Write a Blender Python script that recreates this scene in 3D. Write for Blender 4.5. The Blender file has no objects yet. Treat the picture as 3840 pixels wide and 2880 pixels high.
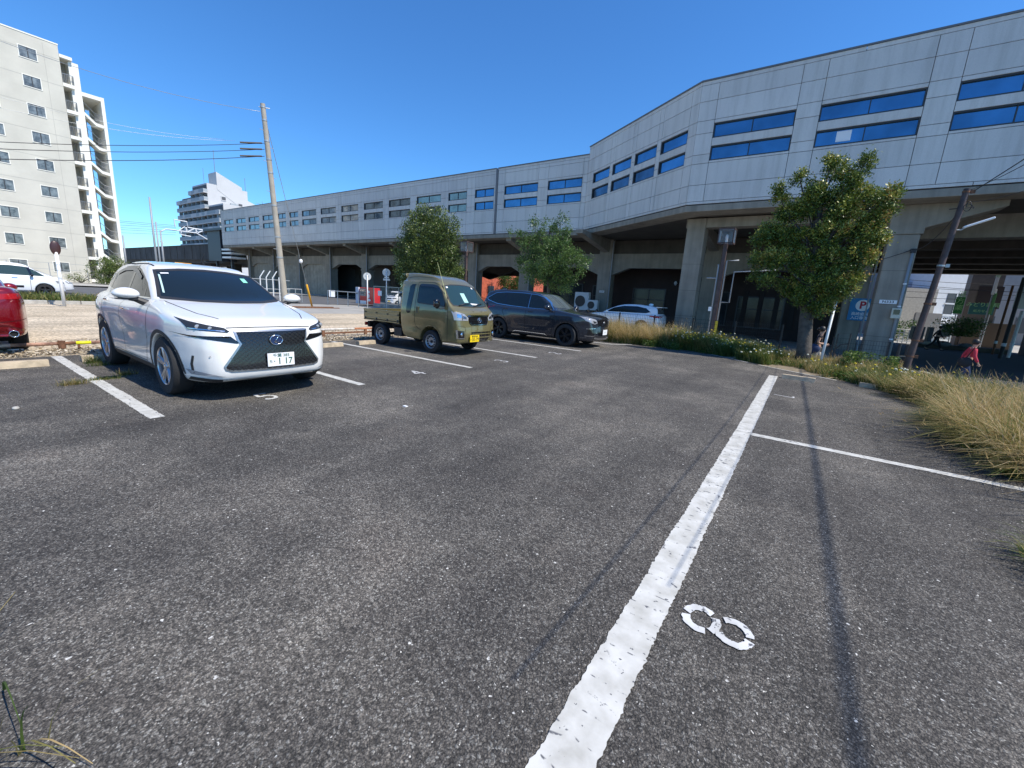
import bpy, bmesh, math, random
import numpy as np
from mathutils import Vector, Matrix
from mathutils.bvhtree import BVHTree
random.seed(7); RNG = np.random.default_rng(7)
scene = bpy.context.scene
R = math.radians
# ------------------------------------------------------------------ camera
FPX, PIT, ROL, YAW, EYE = 1544.2, .208386, -.0625509, -.6020973, 1.45   # focal length in px of a 3840 px wide frame
def cam_axes():
    fw = np.array([math.sin(YAW)*math.cos(PIT), math.cos(YAW)*math.cos(PIT), -math.sin(PIT)])
    rt = np.array([math.cos(YAW), -math.sin(YAW), 0.]); dn = np.cross(fw, rt)
    return np.array([math.cos(ROL)*rt+math.sin(ROL)*dn, -math.sin(ROL)*rt+math.cos(ROL)*dn, fw])
CM = cam_axes(); CO = np.array([0, 0, EYE])
cd = bpy.data.cameras.new('Camera'); cam = bpy.data.objects.new('Camera', cd); scene.collection.objects.link(cam)
m = Matrix.Identity(4)
for i in range(3):
    m[i][0] = CM[0][i]; m[i][1] = -CM[1][i]; m[i][2] = -CM[2][i]; m[i][3] = CO[i]
cam.matrix_world = m
cd.sensor_fit = 'HORIZONTAL'; cd.sensor_width = 36; cd.lens = FPX/3840*36; cd.clip_start = .05; cd.clip_end = 3000
scene.camera = cam
def ray(u, v): return CM.T @ np.array([(u-1920)/FPX, (v-1440)/FPX, 1])
def at_y(u, v, Y): d = ray(u, v); return CO+d*Y/d[1]      # survey helpers: a sight line met with a known wall plane
def at_x(u, v, X): d = ray(u, v); return CO+d*X/d[0]
# ------------------------------------------------------------------ light
SUN_EL, SUN_AZ = R(54), R(7)          # azimuth measured from +X towards +Y
sd = Vector((math.cos(SUN_EL)*math.cos(SUN_AZ), math.cos(SUN_EL)*math.sin(SUN_AZ), math.sin(SUN_EL)))
w = bpy.data.worlds.new('World'); scene.world = w; w.use_nodes = True
nt = w.node_tree; nt.nodes.clear()
sky = nt.nodes.new('ShaderNodeTexSky'); sky.sky_type = 'NISHITA'; sky.sun_disc = False
sky.sun_elevation = SUN_EL; sky.sun_rotation = math.pi/2-SUN_AZ
sky.air_density = 1.0; sky.dust_density = .05; sky.ozone_density = 4.5; sky.altitude = 0
bg = nt.nodes.new('ShaderNodeBackground'); bg.inputs['Strength'].default_value = .134
wo = nt.nodes.new('ShaderNodeOutputWorld')
hs = nt.nodes.new('ShaderNodeHueSaturation'); hs.inputs['Saturation'].default_value = 1.12; hs.inputs['Hue'].default_value = .503
gm_ = nt.nodes.new('ShaderNodeMix'); gm_.data_type = 'RGBA'; gm_.blend_type = 'MULTIPLY'; gm_.inputs[0].default_value = 1; gm_.inputs[7].default_value = (.66, 1.04, 1.27, 1)   # white balance of the sky
nt.links.new(sky.outputs[0], hs.inputs['Color']); nt.links.new(hs.outputs[0], gm_.inputs[6]); nt.links.new(gm_.outputs[2], bg.inputs[0]); nt.links.new(bg.outputs[0], wo.inputs[0])
sl = bpy.data.lights.new('Sun', 'SUN'); sl.energy = 4.95; sl.angle = R(.5); sl.color = (1, .94, .84)
so = bpy.data.objects.new('Sun', sl); scene.collection.objects.link(so)
so.rotation_euler = sd.to_track_quat('Z', 'Y').to_euler(); so.location = (20, 5, 40)
vs = scene.view_settings; vs.view_transform = 'Standard'; vs.look = 'None'; vs.exposure = 0.28; vs.gamma = 1
scene.cycles.max_bounces = 8
# ------------------------------------------------------------------ materials
MATS = {}
def mat(name, col=(.5, .5, .5), rough=.6, metal=0., var=0., vscale=3., bump=0., bscale=30., coat=0., emit=None, spec=None, alpha=None, streak=0., spots=None, gen=None):
    if name in MATS: return MATS[name]
    M = bpy.data.materials.new(name); M.use_nodes = True; t = M.node_tree; N = t.nodes; L = t.links
    b = N['Principled BSDF']; b.inputs['Base Color'].default_value = (*col, 1); b.inputs['Roughness'].default_value = rough
    b.inputs['Metallic'].default_value = metal
    if coat: b.inputs['Coat Weight'].default_value = coat; b.inputs['Coat Roughness'].default_value = .03
    if spec is not None: b.inputs['Specular IOR Level'].default_value = spec
    if emit: b.inputs['Emission Color'].default_value = (*emit[0], 1); b.inputs['Emission Strength'].default_value = emit[1]
    tc = N.new('ShaderNodeTexCoord'); src = tc.outputs['Object']
    cur = None
    def noise(sc, det=4, vec=None, rgh=.55):
        n = N.new('ShaderNodeTexNoise'); n.inputs['Scale'].default_value = sc; n.inputs['Detail'].default_value = det
        n.inputs['Roughness'].default_value = rgh; L.new(vec or src, n.inputs['Vector']); return n.outputs['Fac']
    def ramp(f, stops):
        r = N.new('ShaderNodeValToRGB'); e = r.color_ramp.elements
        e[0].position, e[0].color = stops[0][0], (*stops[0][1], 1); e[1].position, e[1].color = stops[-1][0], (*stops[-1][1], 1)
        for p, c in stops[1:-1]: x = e.new(p); x.color = (*c, 1)
        L.new(f, r.inputs[0]); return r.outputs[0]
    def mul(a, bb, fac=1., mode='MULTIPLY'):
        x = N.new('ShaderNodeMix'); x.data_type = 'RGBA'; x.blend_type = mode; x.inputs[0].default_value = fac
        if isinstance(a, tuple): x.inputs[6].default_value = (*a, 1)
        else: L.new(a, x.inputs[6])
        if isinstance(bb, tuple): x.inputs[7].default_value = (*bb, 1)
        else: L.new(bb, x.inputs[7])
        return x.outputs[2]
    if var:
        lo = tuple([1-var]*3); hi = tuple([1+var*.6]*3)
        c = mul(col, ramp(noise(vscale), [(.3, lo), (.7, hi)])); cur = c
    if streak:
        mp = N.new('ShaderNodeMapping'); mp.inputs['Scale'].default_value = (3, 3, .18); L.new(src, mp.inputs[0])
        c = mul(cur or col, ramp(noise(1.2, 6, mp.outputs[0]), [(.38, (1-streak,)*3), (.62, (1, 1, 1))])); cur = c
    if gen: cur = gen(N, L, src, noise, ramp, mul, col, cur, b)
    if cur is not None: L.new(cur, b.inputs['Base Color'])
    if bump:
        bp = N.new('ShaderNodeBump'); bp.inputs['Strength'].default_value = bump; bp.inputs['Distance'].default_value = .02
        L.new(noise(bscale, 5), bp.inputs['Height']); L.new(bp.outputs[0], b.inputs['Normal'])
    MATS[name] = M; return M
def thr(N, L, f, a, b2):
    m = N.new('ShaderNodeMapRange'); m.inputs[1].default_value = a; m.inputs[2].default_value = b2; m.clamp = True
    L.new(f, m.inputs[0]); return m.outputs[0]
def math2(N, L, op, a, b2=None):
    m = N.new('ShaderNodeMath'); m.operation = op
    for i, x in enumerate((a, b2)):
        if x is None: continue
        if isinstance(x, (int, float)): m.inputs[i].default_value = x
        else: L.new(x, m.inputs[i])
    return m.outputs[0]
def mixc(N, L, fac, a, b2):
    x = N.new('ShaderNodeMix'); x.data_type = 'RGBA'
    L.new(fac, x.inputs[0])
    for i, c in ((6, a), (7, b2)):
        if isinstance(c, tuple): x.inputs[i].default_value = (*c, 1)
        else: L.new(c, x.inputs[i])
    return x.outputs[2]
def asphalt_gen(dark=1.):
    def g(N, L, src, noise, ramp, mul, col, cur, b):
        nw = N.new('ShaderNodeTexNoise'); nw.inputs['Scale'].default_value = 60; nw.inputs['Detail'].default_value = 3; L.new(src, nw.inputs['Vector'])
        wp = N.new('ShaderNodeMix'); wp.data_type = 'RGBA'; wp.blend_type = 'LINEAR_LIGHT'; wp.inputs[0].default_value = .012; L.new(src, wp.inputs[6]); L.new(nw.outputs['Color'], wp.inputs[7]); wsrc = wp.outputs[2]
        def vor(sc, feat='F1'):
            v = N.new('ShaderNodeTexVoronoi'); v.inputs['Scale'].default_value = sc; v.feature = feat; L.new(wsrc, v.inputs['Vector']); return v
        # warped coordinates make the stones irregular
        v1 = vor(105); v2 = vor(150); v3 = vor(33)
        sep = N.new('ShaderNodeSeparateColor'); L.new(v1.outputs['Color'], sep.inputs[0])
        tone = ramp(sep.outputs[0], [(0, (.046*dark, .043*dark, .040*dark)), (.45, (.086*dark, .079*dark, .073*dark)), (.8, (.138*dark, .127*dark, .115*dark)), (1, (.20*dark, .195*dark, .185*dark))])
        gap = ramp(v1.outputs['Distance'], [(.34, (1, 1, 1)), (.74, (.45, .45, .45))])
        c = mul(tone, gap)
        c = mul(c, ramp(noise(170, 2), [(.36, (.58, .58, .58)), (.64, (1.48, 1.47, 1.45))]))
        # reddish and pale patches
        c = mixc(N, L, thr(N, L, noise(1.3, 3), .58, .76), c, mul(c, (1.06, 1.02, 1.0)))
        c = mul(c, ramp(noise(.55, 6, None, .62), [(.36, (.82, .81, .80)), (.50, (1.1, 1.09, 1.06)), (.66, (1.75, 1.71, 1.62))]))
        mp = N.new('ShaderNodeMapping'); mp.inputs['Scale'].default_value = (1.5, .10, 1); mp.inputs['Rotation'].default_value = (0, 0, .10); L.new(src, mp.inputs[0])
        c = mul(c, ramp(noise(1.0, 4, mp.outputs[0]), [(.36, (.80, .80, .80)), (.55, (1.06, 1.06, 1.05)), (.7, (1.2, 1.19, 1.17))]))
        c = mixc(N, L, thr(N, L, noise(2.1, 2), .735, .80), c, mul(c, (.55, .55, .56)))
        c = mixc(N, L, thr(N, L, noise(.9, 5, None, .7), .64, .72), c, mul(c, (1.2, 1.19, 1.17)))
        c = mul(c, ramp(noise(5.5, 4), [(.3, (.86, .86, .86)), (.7, (1.14, 1.14, 1.13))]))
        # single white stones
        s2 = N.new('ShaderNodeSeparateColor'); L.new(v2.outputs['Color'], s2.inputs[0])
        c = mixc(N, L, math2(N, L, 'MULTIPLY', thr(N, L, s2.outputs[0], .986, .990), thr(N, L, v2.outputs['Distance'], .55, .35)), c, (.55, .53, .48))
        s3 = N.new('ShaderNodeSeparateColor'); L.new(v3.outputs['Color'], s3.inputs[0])
        c = mixc(N, L, math2(N, L, 'MULTIPLY', thr(N, L, s3.outputs[1], .982, .986), thr(N, L, v3.outputs['Distance'], .26, .16)), c, (.62, .60, .55))
        bp = N.new('ShaderNodeBump'); bp.inputs['Strength'].default_value = .9; bp.inputs['Distance'].default_value = .006
        hh = math2(N, L, 'SUBTRACT', 1., v1.outputs['Distance']); L.new(hh, bp.inputs['Height']); L.new(bp.outputs[0], b.inputs['Normal'])
        return c
    return g
def gravel_gen(tint):
    def g(N, L, src, noise, ramp, mul, col, cur, b):
        v = N.new('ShaderNodeTexVoronoi'); v.inputs['Scale'].default_value = 28; L.new(src, v.inputs['Vector'])
        s = N.new('ShaderNodeSeparateColor'); L.new(v.outputs['Color'], s.inputs[0])
        c = mul(col, ramp(s.outputs[0], [(0, (.55, .54, .52)), (.6, (1, 1, 1)), (1, (1.35, 1.33, 1.3))]))
        mp = N.new('ShaderNodeMapping'); mp.inputs['Scale'].default_value = (.9, .16, 1); mp.inputs['Rotation'].default_value = (0, 0, .12); L.new(src, mp.inputs[0])
        c = mul(c, ramp(noise(1.6, 5, mp.outputs[0]), [(.35, (.72, .71, .70)), (.65, (1.14, 1.12, 1.1))]))
        c = mul(c, ramp(noise(.35, 3), [(.35, (.86, .84, .8)), (.65, (1.1, 1.1, 1.1))]))
        bp = N.new('ShaderNodeBump'); bp.inputs['Strength'].default_value = .6; bp.inputs['Distance'].default_value = .02
        L.new(v.outputs['Distance'], bp.inputs['Height']); L.new(bp.outputs[0], b.inputs['Normal'])
        return c
    return g
def paint_gen(wear=.5):
    def g(N, L, src, noise, ramp, mul, col, cur, b):
        c = mul(col, ramp(noise(9, 5), [(.3, (.72, .71, .68)), (.65, (1.04, 1.04, 1.04))]))
        mp = N.new('ShaderNodeMapping'); mp.inputs['Scale'].default_value = (.45, 2.6, 1); mp.inputs['Rotation'].default_value = (0, 0, .25); L.new(src, mp.inputs[0])
        v = N.new('ShaderNodeTexVoronoi'); v.feature = 'DISTANCE_TO_EDGE'; v.inputs['Scale'].default_value = 3.6; L.new(mp.outputs[0], v.inputs['Vector'])
        crack = math2(N, L, 'MULTIPLY', thr(N, L, v.outputs['Distance'], .035, .012), thr(N, L, noise(26, 3), .53, .59))
        chips = thr(N, L, noise(34, 3), .705-.06*wear, .72-.06*wear)
        c = mixc(N, L, math2(N, L, 'MAXIMUM', crack, chips), c, (.11, .11, .115))
        return c
    return g
def leaf_gen(stops):
    def g(N, L, src, noise, ramp, mul, col, cur, b):
        a = N.new('ShaderNodeAttribute'); a.attribute_name = 'tone'
        return ramp(a.outputs['Fac'], stops)
    return g
def leafmat(name, stops, rough=.42, trans=.12):
    M = mat(name, rough=rough, gen=leaf_gen(stops), spec=.4)
    t = M.node_tree; b = t.nodes['Principled BSDF']; out = t.nodes['Material Output']
    tr = t.nodes.new('ShaderNodeBsdfTranslucent'); mx = t.nodes.new('ShaderNodeMixShader'); mx.inputs[0].default_value = trans
    src = b.inputs['Base Color'].links[0].from_socket
    t.links.new(src, tr.inputs['Color']); t.links.new(b.outputs[0], mx.inputs[1]); t.links.new(tr.outputs[0], mx.inputs[2]); t.links.new(mx.outputs[0], out.inputs['Surface'])
    return M
# ------------------------------------------------------------------ object helpers
COL = scene.collection
def tag(o, label=None, cat=None, group=None, kind=None):
    if label: o['label'] = label
    if cat: o['category'] = cat
    if group: o['group'] = group
    if kind: o['kind'] = kind
    return o
def thing(name, label, cat, loc=(0, 0, 0), rz=0., group=None):
    o = bpy.data.objects.new(name, None); o.empty_display_size = .2; COL.objects.link(o)
    o.location = loc; o.rotation_euler = (0, 0, rz); return tag(o, label, cat, group)
def link(name, me, parent=None):
    o = bpy.data.objects.new(name, me); COL.objects.link(o)
    if parent: o.parent = parent
    return o
def copy_tree(o, parent=None, skip=()):
    c = o.copy(); COL.objects.link(c)
    if parent: c.parent = parent
    for ch in list(o.children): copy_tree(ch, c)
    return c
class MB:
    def __init__(s): s.v = []; s.f = []; s.m = []; s.cur = 0; s.M = None
    def add(s, vs, fs):
        n = len(s.v)
        for p in vs:
            p = Vector(p)
            s.v.append(s.M @ p if s.M else p)
        for f in fs: s.f.append([i+n for i in f]); s.m.append(s.cur)
        return s
    def box(s, a, b):
        x0, y0, z0 = [min(p, q) for p, q in zip(a, b)]; x1, y1, z1 = [max(p, q) for p, q in zip(a, b)]
        return s.add([(x0, y0, z0), (x1, y0, z0), (x1, y1, z0), (x0, y1, z0), (x0, y0, z1), (x1, y0, z1), (x1, y1, z1), (x0, y1, z1)],
                     [(0, 3, 2, 1), (4, 5, 6, 7), (0, 1, 5, 4), (1, 2, 6, 5), (2, 3, 7, 6), (3, 0, 4, 7)])
    def obox(s, c, ax, ay, az, sx, sy, sz):
        c, ax, ay, az = Vector(c), Vector(ax).normalized(), Vector(ay).normalized(), Vector(az).normalized()
        vs = [c+ax*i*sx/2+ay*j*sy/2+az*k*sz/2 for k in (-1, 1) for i, j in ((-1, -1), (1, -1), (1, 1), (-1, 1))]
        return s.add(vs, [(0, 3, 2, 1), (4, 5, 6, 7), (0, 1, 5, 4), (1, 2, 6, 5), (2, 3, 7, 6), (3, 0, 4, 7)])
    def prism(s, poly, axis, a, b):       # poly in the two other axes (x,z for 'y'; x,y for 'z'; y,z for 'x')
        def P(p, t): return {'x': (t, p[0], p[1]), 'y': (p[0], t, p[1]), 'z': (p[0], p[1], t)}[axis]
        n = len(poly); ar = sum(poly[i][0]*poly[(i+1) % n][1]-poly[(i+1) % n][0]*poly[i][1] for i in range(n))
        if (ar > 0) == (axis == 'y'): poly = poly[::-1]
        if a > b: a, b = b, a
        vs = [P(p, a) for p in poly]+[P(p, b) for p in poly]
        fs = [list(range(n))[::-1], [n+i for i in range(n)]]+[(i, (i+1) % n, n+(i+1) % n, n+i) for i in range(n)]
        return s.add(vs, fs)
    def tube(s, p, q, r0, r1=None, n=10, cap=True):
        r1 = r0 if r1 is None else r1; p, q = Vector(p), Vector(q); d = (q-p).normalized()
        a = d.orthogonal().normalized(); b = d.cross(a)
        vs = []
        for c, r in ((p, r0), (q, r1)):
            for i in range(n): t = 2*math.pi*i/n; vs.append(c+a*r*math.cos(t)+b*r*math.sin(t))
        fs = [(i, (i+1) % n, n+(i+1) % n, n+i) for i in range(n)]
        if cap: fs += [list(range(n))[::-1], [n+i for i in range(n)]]
        return s.add(vs, fs)
    def path(s, pts, r, n=6):
        pts = [Vector(p) for p in pts]; rs = r if isinstance(r, (list, tuple)) else [r]*len(pts)
        rings = []; a = None
        for i, p in enumerate(pts):
            d = (pts[min(i+1, len(pts)-1)]-pts[max(i-1, 0)]).normalized()
            a = d.orthogonal().normalized() if a is None else (a-d*a.dot(d)).normalized(); b = d.cross(a)
            rings.append([p+(a*math.cos(2*math.pi*k/n)+b*math.sin(2*math.pi*k/n))*rs[i] for k in range(n)])
        fs = [(i*n+k, i*n+(k+1) % n, (i+1)*n+(k+1) % n, (i+1)*n+k) for i in range(len(pts)-1) for k in range(n)]
        fs += [list(range(n))[::-1], [(len(pts)-1)*n+k for k in range(n)]]
        return s.add([v for rg in rings for v in rg], fs)
    def lathe(s, prof, c=(0, 0, 0), axis='z', n=24, closed=False):   # prof: (radius, along axis)
        vs = []
        for r, h in prof:
            for i in range(n):
                t = 2*math.pi*i/n; a, b = r*math.cos(t), r*math.sin(t)
                p = {'z': (a, b, h), 'y': (a, h, -b), 'x': (h, a, b)}[axis]; vs.append((p[0]+c[0], p[1]+c[1], p[2]+c[2]))
        m = len(prof); fs = [(j*n+i, j*n+(i+1) % n, (j+1)*n+(i+1) % n, (j+1)*n+i) for j in range(m-1) for i in range(n)]
        if closed: fs += [((m-1)*n+i, (m-1)*n+(i+1) % n, (i+1) % n, i) for i in range(n)]
        return s.add(vs, fs)
    def ball(s, c, r, sq=(1, 1, 1), n=10):
        prof = [(max(1e-4, math.sin(math.pi*i/n)), -math.cos(math.pi*i/n)) for i in range(n+1)]
        vs = []; k = n*2
        for rr, h in prof:
            for i in range(k): t = 2*math.pi*i/k; vs.append((c[0]+r*sq[0]*rr*math.cos(t), c[1]+r*sq[1]*rr*math.sin(t), c[2]+r*sq[2]*h))
        return s.add(vs, [(j*k+i, j*k+(i+1) % k, (j+1)*k+(i+1) % k, (j+1)*k+i) for j in range(n) for i in range(k)])
    def quad(s, a, b, c, d): return s.add([a, b, c, d], [(0, 1, 2, 3)])
    def go(s, name, mats, parent=None, smooth=False, bevel=0, world=False, auto=None):
        me = bpy.data.meshes.new(name); off = Vector(parent.location) if (world and parent) else Vector((0, 0, 0))
        if world and parent and parent.parent: off = Vector((0, 0, 0)); q = parent
        if world and parent:
            off = Vector((0, 0, 0)); q = parent
            while q: off += Vector(q.location); q = q.parent
        me.from_pydata([v-off for v in s.v], [], s.f); mats = mats if isinstance(mats, (list, tuple)) else [mats]
        for x in mats: me.materials.append(x)
        if len(mats) > 1: me.polygons.foreach_set('material_index', s.m)
        if smooth or auto:
            me.polygons.foreach_set('use_smooth', [True]*len(me.polygons))
            if auto: me.set_sharp_from_angle(angle=R(auto))
        me.update(); o = link(name, me, parent)
        if bevel:
            bv = o.modifiers.new('Bevel', 'BEVEL'); bv.width = bevel; bv.segments = 2; bv.limit_method = 'ANGLE'; bv.angle_limit = R(40)
        return o
def npmesh(name, verts, faces, mats, parent=None, smooth=False, tone=None):
    me = bpy.data.meshes.new(name); verts = np.asarray(verts, 'f4'); faces = np.asarray(faces, 'i4'); k = faces.shape[1]
    me.vertices.add(len(verts)); me.vertices.foreach_set('co', verts.ravel())
    me.loops.add(faces.size); me.loops.foreach_set('vertex_index', faces.ravel())
    me.polygons.add(len(faces)); me.polygons.foreach_set('loop_start', np.arange(0, faces.size, k, dtype='i4'))
    me.update(calc_edges=True); me.validate()
    if tone is not None:
        a = me.attributes.new('tone', 'FLOAT', 'FACE'); a.data.foreach_set('value', np.asarray(tone, 'f4'))
    if smooth: me.polygons.foreach_set('use_smooth', [True]*len(me.polygons))
    me.materials.append(mats); return link(name, me, parent)
def text_mesh(name, body, size, M4, material, parent=None, extrude=.004, align='CENTER', sx=1., bold=0.):
    cu = bpy.data.curves.new(name, 'FONT'); cu.body = body; cu.size = size; cu.align_x = align; cu.align_y = 'CENTER'; cu.extrude = extrude; cu.resolution_u = 4
    cu.offset = bold
    to = bpy.data.objects.new(name, cu); COL.objects.link(to); dg = bpy.context.evaluated_depsgraph_get(); dg.update()
    me = bpy.data.meshes.new_from_object(to.evaluated_get(dg)); bpy.data.objects.remove(to); bpy.data.curves.remove(cu)
    me.transform(M4 @ Matrix.Diagonal((sx, 1, 1, 1))); me.materials.clear(); me.materials.append(material); me.name = name
    return link(name, me, parent)
def frame(o, x, y, z):      # matrix with the given axes at o
    M = Matrix.Identity(4)
    for i in range(3): M[i][0], M[i][1], M[i][2], M[i][3] = x[i], y[i], z[i], o[i]
    return M
def tess(poly, step):       # polygon in 2D -> vertices, faces cut by a regular grid
    bm = bmesh.new(); bm.faces.new([bm.verts.new((p[0], p[1], 0)) for p in poly])
    bmesh.ops.triangulate(bm, faces=bm.faces[:])
    xs = [p[0] for p in poly]; ys = [p[1] for p in poly]
    for lo, hi, ax in ((min(xs), max(xs), 0), (min(ys), max(ys), 1)):
        k = math.floor(lo/step)*step+step
        while k < hi-1e-6:
            co = [0, 0, 0]; no = [0, 0, 0]; co[ax] = k; no[ax] = 1
            bmesh.ops.bisect_plane(bm, geom=bm.verts[:]+bm.edges[:]+bm.faces[:], plane_co=co, plane_no=no, dist=1e-6); k += step
    bmesh.ops.remove_doubles(bm, verts=bm.verts, dist=1e-5)
    bm.verts.index_update(); v = [tuple(a.co[:2]) for a in bm.verts]; f = [[a.index for a in q.verts] for q in bm.faces]; bm.free(); return v, f
def sm(a, b, x): t = np.clip((x-a)/(b-a), 0, 1); return t*t*(3-2*t)
def gh(x, y):      # ground height: the lot and street lie at 0, the road under the railway lies lower
    s = sm(16.6, 18.6, y)*sm(-7.5, -1.5, x)*.5
    s = np.maximum(s, sm(18, 32, y)*.3)
    s = np.maximum(s, sm(3.4, 4.6, x)*.5*sm(-4, 2, y))
    return -.03-s
# ------------------------------------------------------------------ ground
asph = mat('asphalt', rough=.85, gen=asphalt_gen(1.0), spec=.35)
asph_d = mat('road_asphalt', (.045, .045, .045), .85, var=.25, vscale=2, bump=.3, bscale=60)
street_m = mat('street_asphalt', (.10, .10, .102), .85, var=.2, vscale=1, bump=.2, bscale=50)
gravel = mat('gravel', (.54, .46, .345), .9, gen=gravel_gen(1))
apron_m = mat('apron_concrete', (.33, .315, .285), .85, var=.22, vscale=.6, bump=.2, bscale=30)
dirt = mat('dirt', (.22, .175, .115), .95, var=.35, vscale=5, bump=.6, bscale=30)
conc = mat('concrete', (.30, .268, .215), .8, var=.18, vscale=1.2, bump=.15, bscale=20, streak=.2)
conc_d = mat('concrete_stained_shaded', (.085, .073, .057), .85, var=.25, vscale=1.2, bump=.2, bscale=18, streak=.15)  # stained concrete, base colour lowered further to deepen shade under the station
conc_l = mat('concrete_kerb', (.42, .40, .36), .8, var=.25, vscale=6, bump=.3, bscale=40)
paint_w = mat('road_paint', (.56, .55, .51), .55, gen=paint_gen(.5))
paint_n = mat('number_paint', (.60, .60, .59), .6, gen=paint_gen(1.2))
def grid_sheet(name, x0, x1, y0, y1, step, dz, m_, label=None):
    nx = int((x1-x0)/step)+1; ny = int((y1-y0)/step)+1
    X, Y = np.meshgrid(np.linspace(x0, x1, nx), np.linspace(y0, y1, ny)); Z = gh(X, Y)+dz
    v = np.stack([X.ravel(), Y.ravel(), Z.ravel()], 1); i = np.arange(nx*ny).reshape(ny, nx)
    f = np.stack([i[:-1, :-1].ravel(), i[:-1, 1:].ravel(), i[1:, 1:].ravel(), i[1:, :-1].ravel()], 1)
    return tag(npmesh(name, v, f, m_, smooth=True), kind='structure')
def poly_sheet(name, poly, z, m_, step=None, follow=False, dz=0.):
    if step: vs, fs = tess(poly, step)
    else: vs, fs = [tuple(p) for p in poly], [list(range(len(poly)))]
    b = MB(); b.add([(x, y, float(gh(x, y))+dz if follow else z) for x, y in vs], fs); o = b.go(name, m_)
    me = o.data
    if me.polygons[0].normal.z < 0: me.flip_normals()
    return tag(o, kind='structure')
# one ground sheet reaching the horizon: fine near the place, coarse outside
xs = np.concatenate([[-1500, -600, -250], np.arange(-120, 60, 1.), [80, 250, 600, 1500]])
ys = np.concatenate([[-1500, -500, -120], np.arange(-30, 90, 1.), [150, 400, 800, 1500]])
X, Y = np.meshgrid(xs, ys); Z = gh(X, Y); n_, k_ = len(ys), len(xs); idx = np.arange(n_*k_).reshape(n_, k_)
tag(npmesh('ground', np.stack([X.ravel(), Y.ravel(), Z.ravel()], 1), np.stack([idx[:-1, :-1].ravel(), idx[:-1, 1:].ravel(), idx[1:, 1:].ravel(), idx[1:, :-1].ravel()], 1), apron_m, smooth=True), kind='structure')
EDGE = [(-10.22, 14.9), (-5.85, 14.75), (-4.9, 15.15), (-3.6, 15.35), (-2.1, 14.75), (-.75, 13.35), (.15, 12.62), (.7, 12.3), (1.25, 11.95), (1.7, 10.9), (1.95, 9.6), (1.95, 8.1), (1.85, 6.6), (2.1, 5.6), (2.5, 4.6), (2.7, 3.7), (2.7, 2.7), (2.7, 1.4), (2.7, -1), (2.7, -12)]
poly_sheet('parking_lot', [(-10.22, -12)]+EDGE, 0, asph)
poly_sheet('gravel_yard', [(-10.26, 15.2), (-10.26, -14), (-25.4, -14), (-25.4, 8.6), (-20.4, 9.0), (-20.4, 15.2)], -.004, gravel)
poly_sheet('street', [(-31, -60), (-31, 200), (-52, 200), (-52, -60)], -.012, street_m)
poly_sheet('verge', [(-25.4, -14), (-25.4, 8.6), (-27, 13), (-30.2, 13), (-30.2, -14)], -.008, dirt)
poly_sheet('pavement', [(-52.4, -60), (-52.4, 200), (-57, 200), (-57, -60)], .1, conc_l)
poly_sheet('underpass_road', [(3.0, 18.2), (34, 18.2), (34, 53), (5.4, 53)], 0, asph_d, step=2., follow=True, dz=.008)
poly_sheet('side_road', [(4.9, -10), (34, -10), (34, 18.2), (4.9, 18.2)], 0, asph_d, step=2., follow=True, dz=.008)
poly_sheet('grass_bank', [(-8.2, 15.0), (-5.85, 14.75)]+[(x, y) for x, y in EDGE[2:]]+[(3.5, -12), (3.7, 6), (3.4, 14), (3.0, 17.3), (-8.0, 17.4)], .002, dirt)
# retaining kerb between the bank and the lower road
b = MB(); b.box((-8.2, 17.42, -.7), (3.1, 17.62, -.02)); b.box((-.2, 17.40, -.7), (2.9, 17.68, .06))
tag(b.go('retaining_kerb', conc_d, bevel=.02), kind='structure')
b = MB(); b.prism([(3.12, 17.6), (3.52, 14), (3.72, 6), (3.7, -10), (3.9, -10), (3.92, 6), (3.74, 14), (3.32, 17.62)], 'z', -.7, -.015); tag(b.go('side_kerb', conc_l, bevel=.02), kind='structure')
b = MB(); b.box((-30.5, -14, -.05), (-30.35, 14, .12)); tag(b.go('street_kerb', conc_l, bevel=.015), kind='structure')
b = MB()
for i in range(24):
    y = -14+i*.95; b.box((-25.5, y+.01, -.05), (-25.36, y+.94, .13+.015*random.random()))
tag(b.go('yard_kerb', conc_l, bevel=.01), kind='structure')
# ------------------------------------------------------------------ painted lines and numbers
def ragged(p, q, wd, step=.012, amp=.0042, ends=True):
    p, q = Vector(p), Vector(q); L_ = (q-p).length; d = (q-p)/L_; n = Vector((-d.y, d.x)); k = max(8, int(L_/step))
    def side(s):
        out = []; a = 0.; big = 0.
        for i in range(k+1):
            a = a*.35+random.gauss(0, amp*.65); big = big*.97+random.gauss(0, amp*.12)
            out.append(p+d*L_*i/k+n*(s*wd/2+s*(a+big)))
        return out
    A, B = side(-1), side(1); b = MB(); vs = [(v.x, v.y, 0) for v in A]+[(v.x, v.y, 0) for v in B]
    b.add(vs, [(i, i+1, k+2+i, k+1+i) for i in range(k)]); return b
LINES = [((-10.18, 1.23), (-5.30, 1.28), .125, 'white line of the outer left parking space, crossed by a weed tuft'),
         ((-9.9, 3.74), (-5.33, 3.74), .115, 'white line between the white and the empty fourth space'),
         ((-10.1, 6.20), (-5.33, 6.27), .115, 'white line on the near side of the olive pickup truck'),
         ((-10.1, 8.72), (-5.32, 8.74), .115, 'white line ending just in front of the olive truck, far side'),
         ((-10.1, 11.13), (-5.27, 11.15), .115, 'white line along the near side of the dark grey estate car'),
         ((-10.0, 13.86), (-5.45, 14.2), .13, 'white line under the far side of the dark grey estate car')]
for a, c, wd, lb in LINES:
    o = ragged(a, c, wd).go('parking_line', paint_w); o.location.z = .004; tag(o, lb, 'road marking', 'lines of the parking spaces')
o = ragged((-.391, -1.2), (-.389, 11.45), .177, amp=.004).go('parking_line', paint_w); o.location.z = .005
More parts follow.
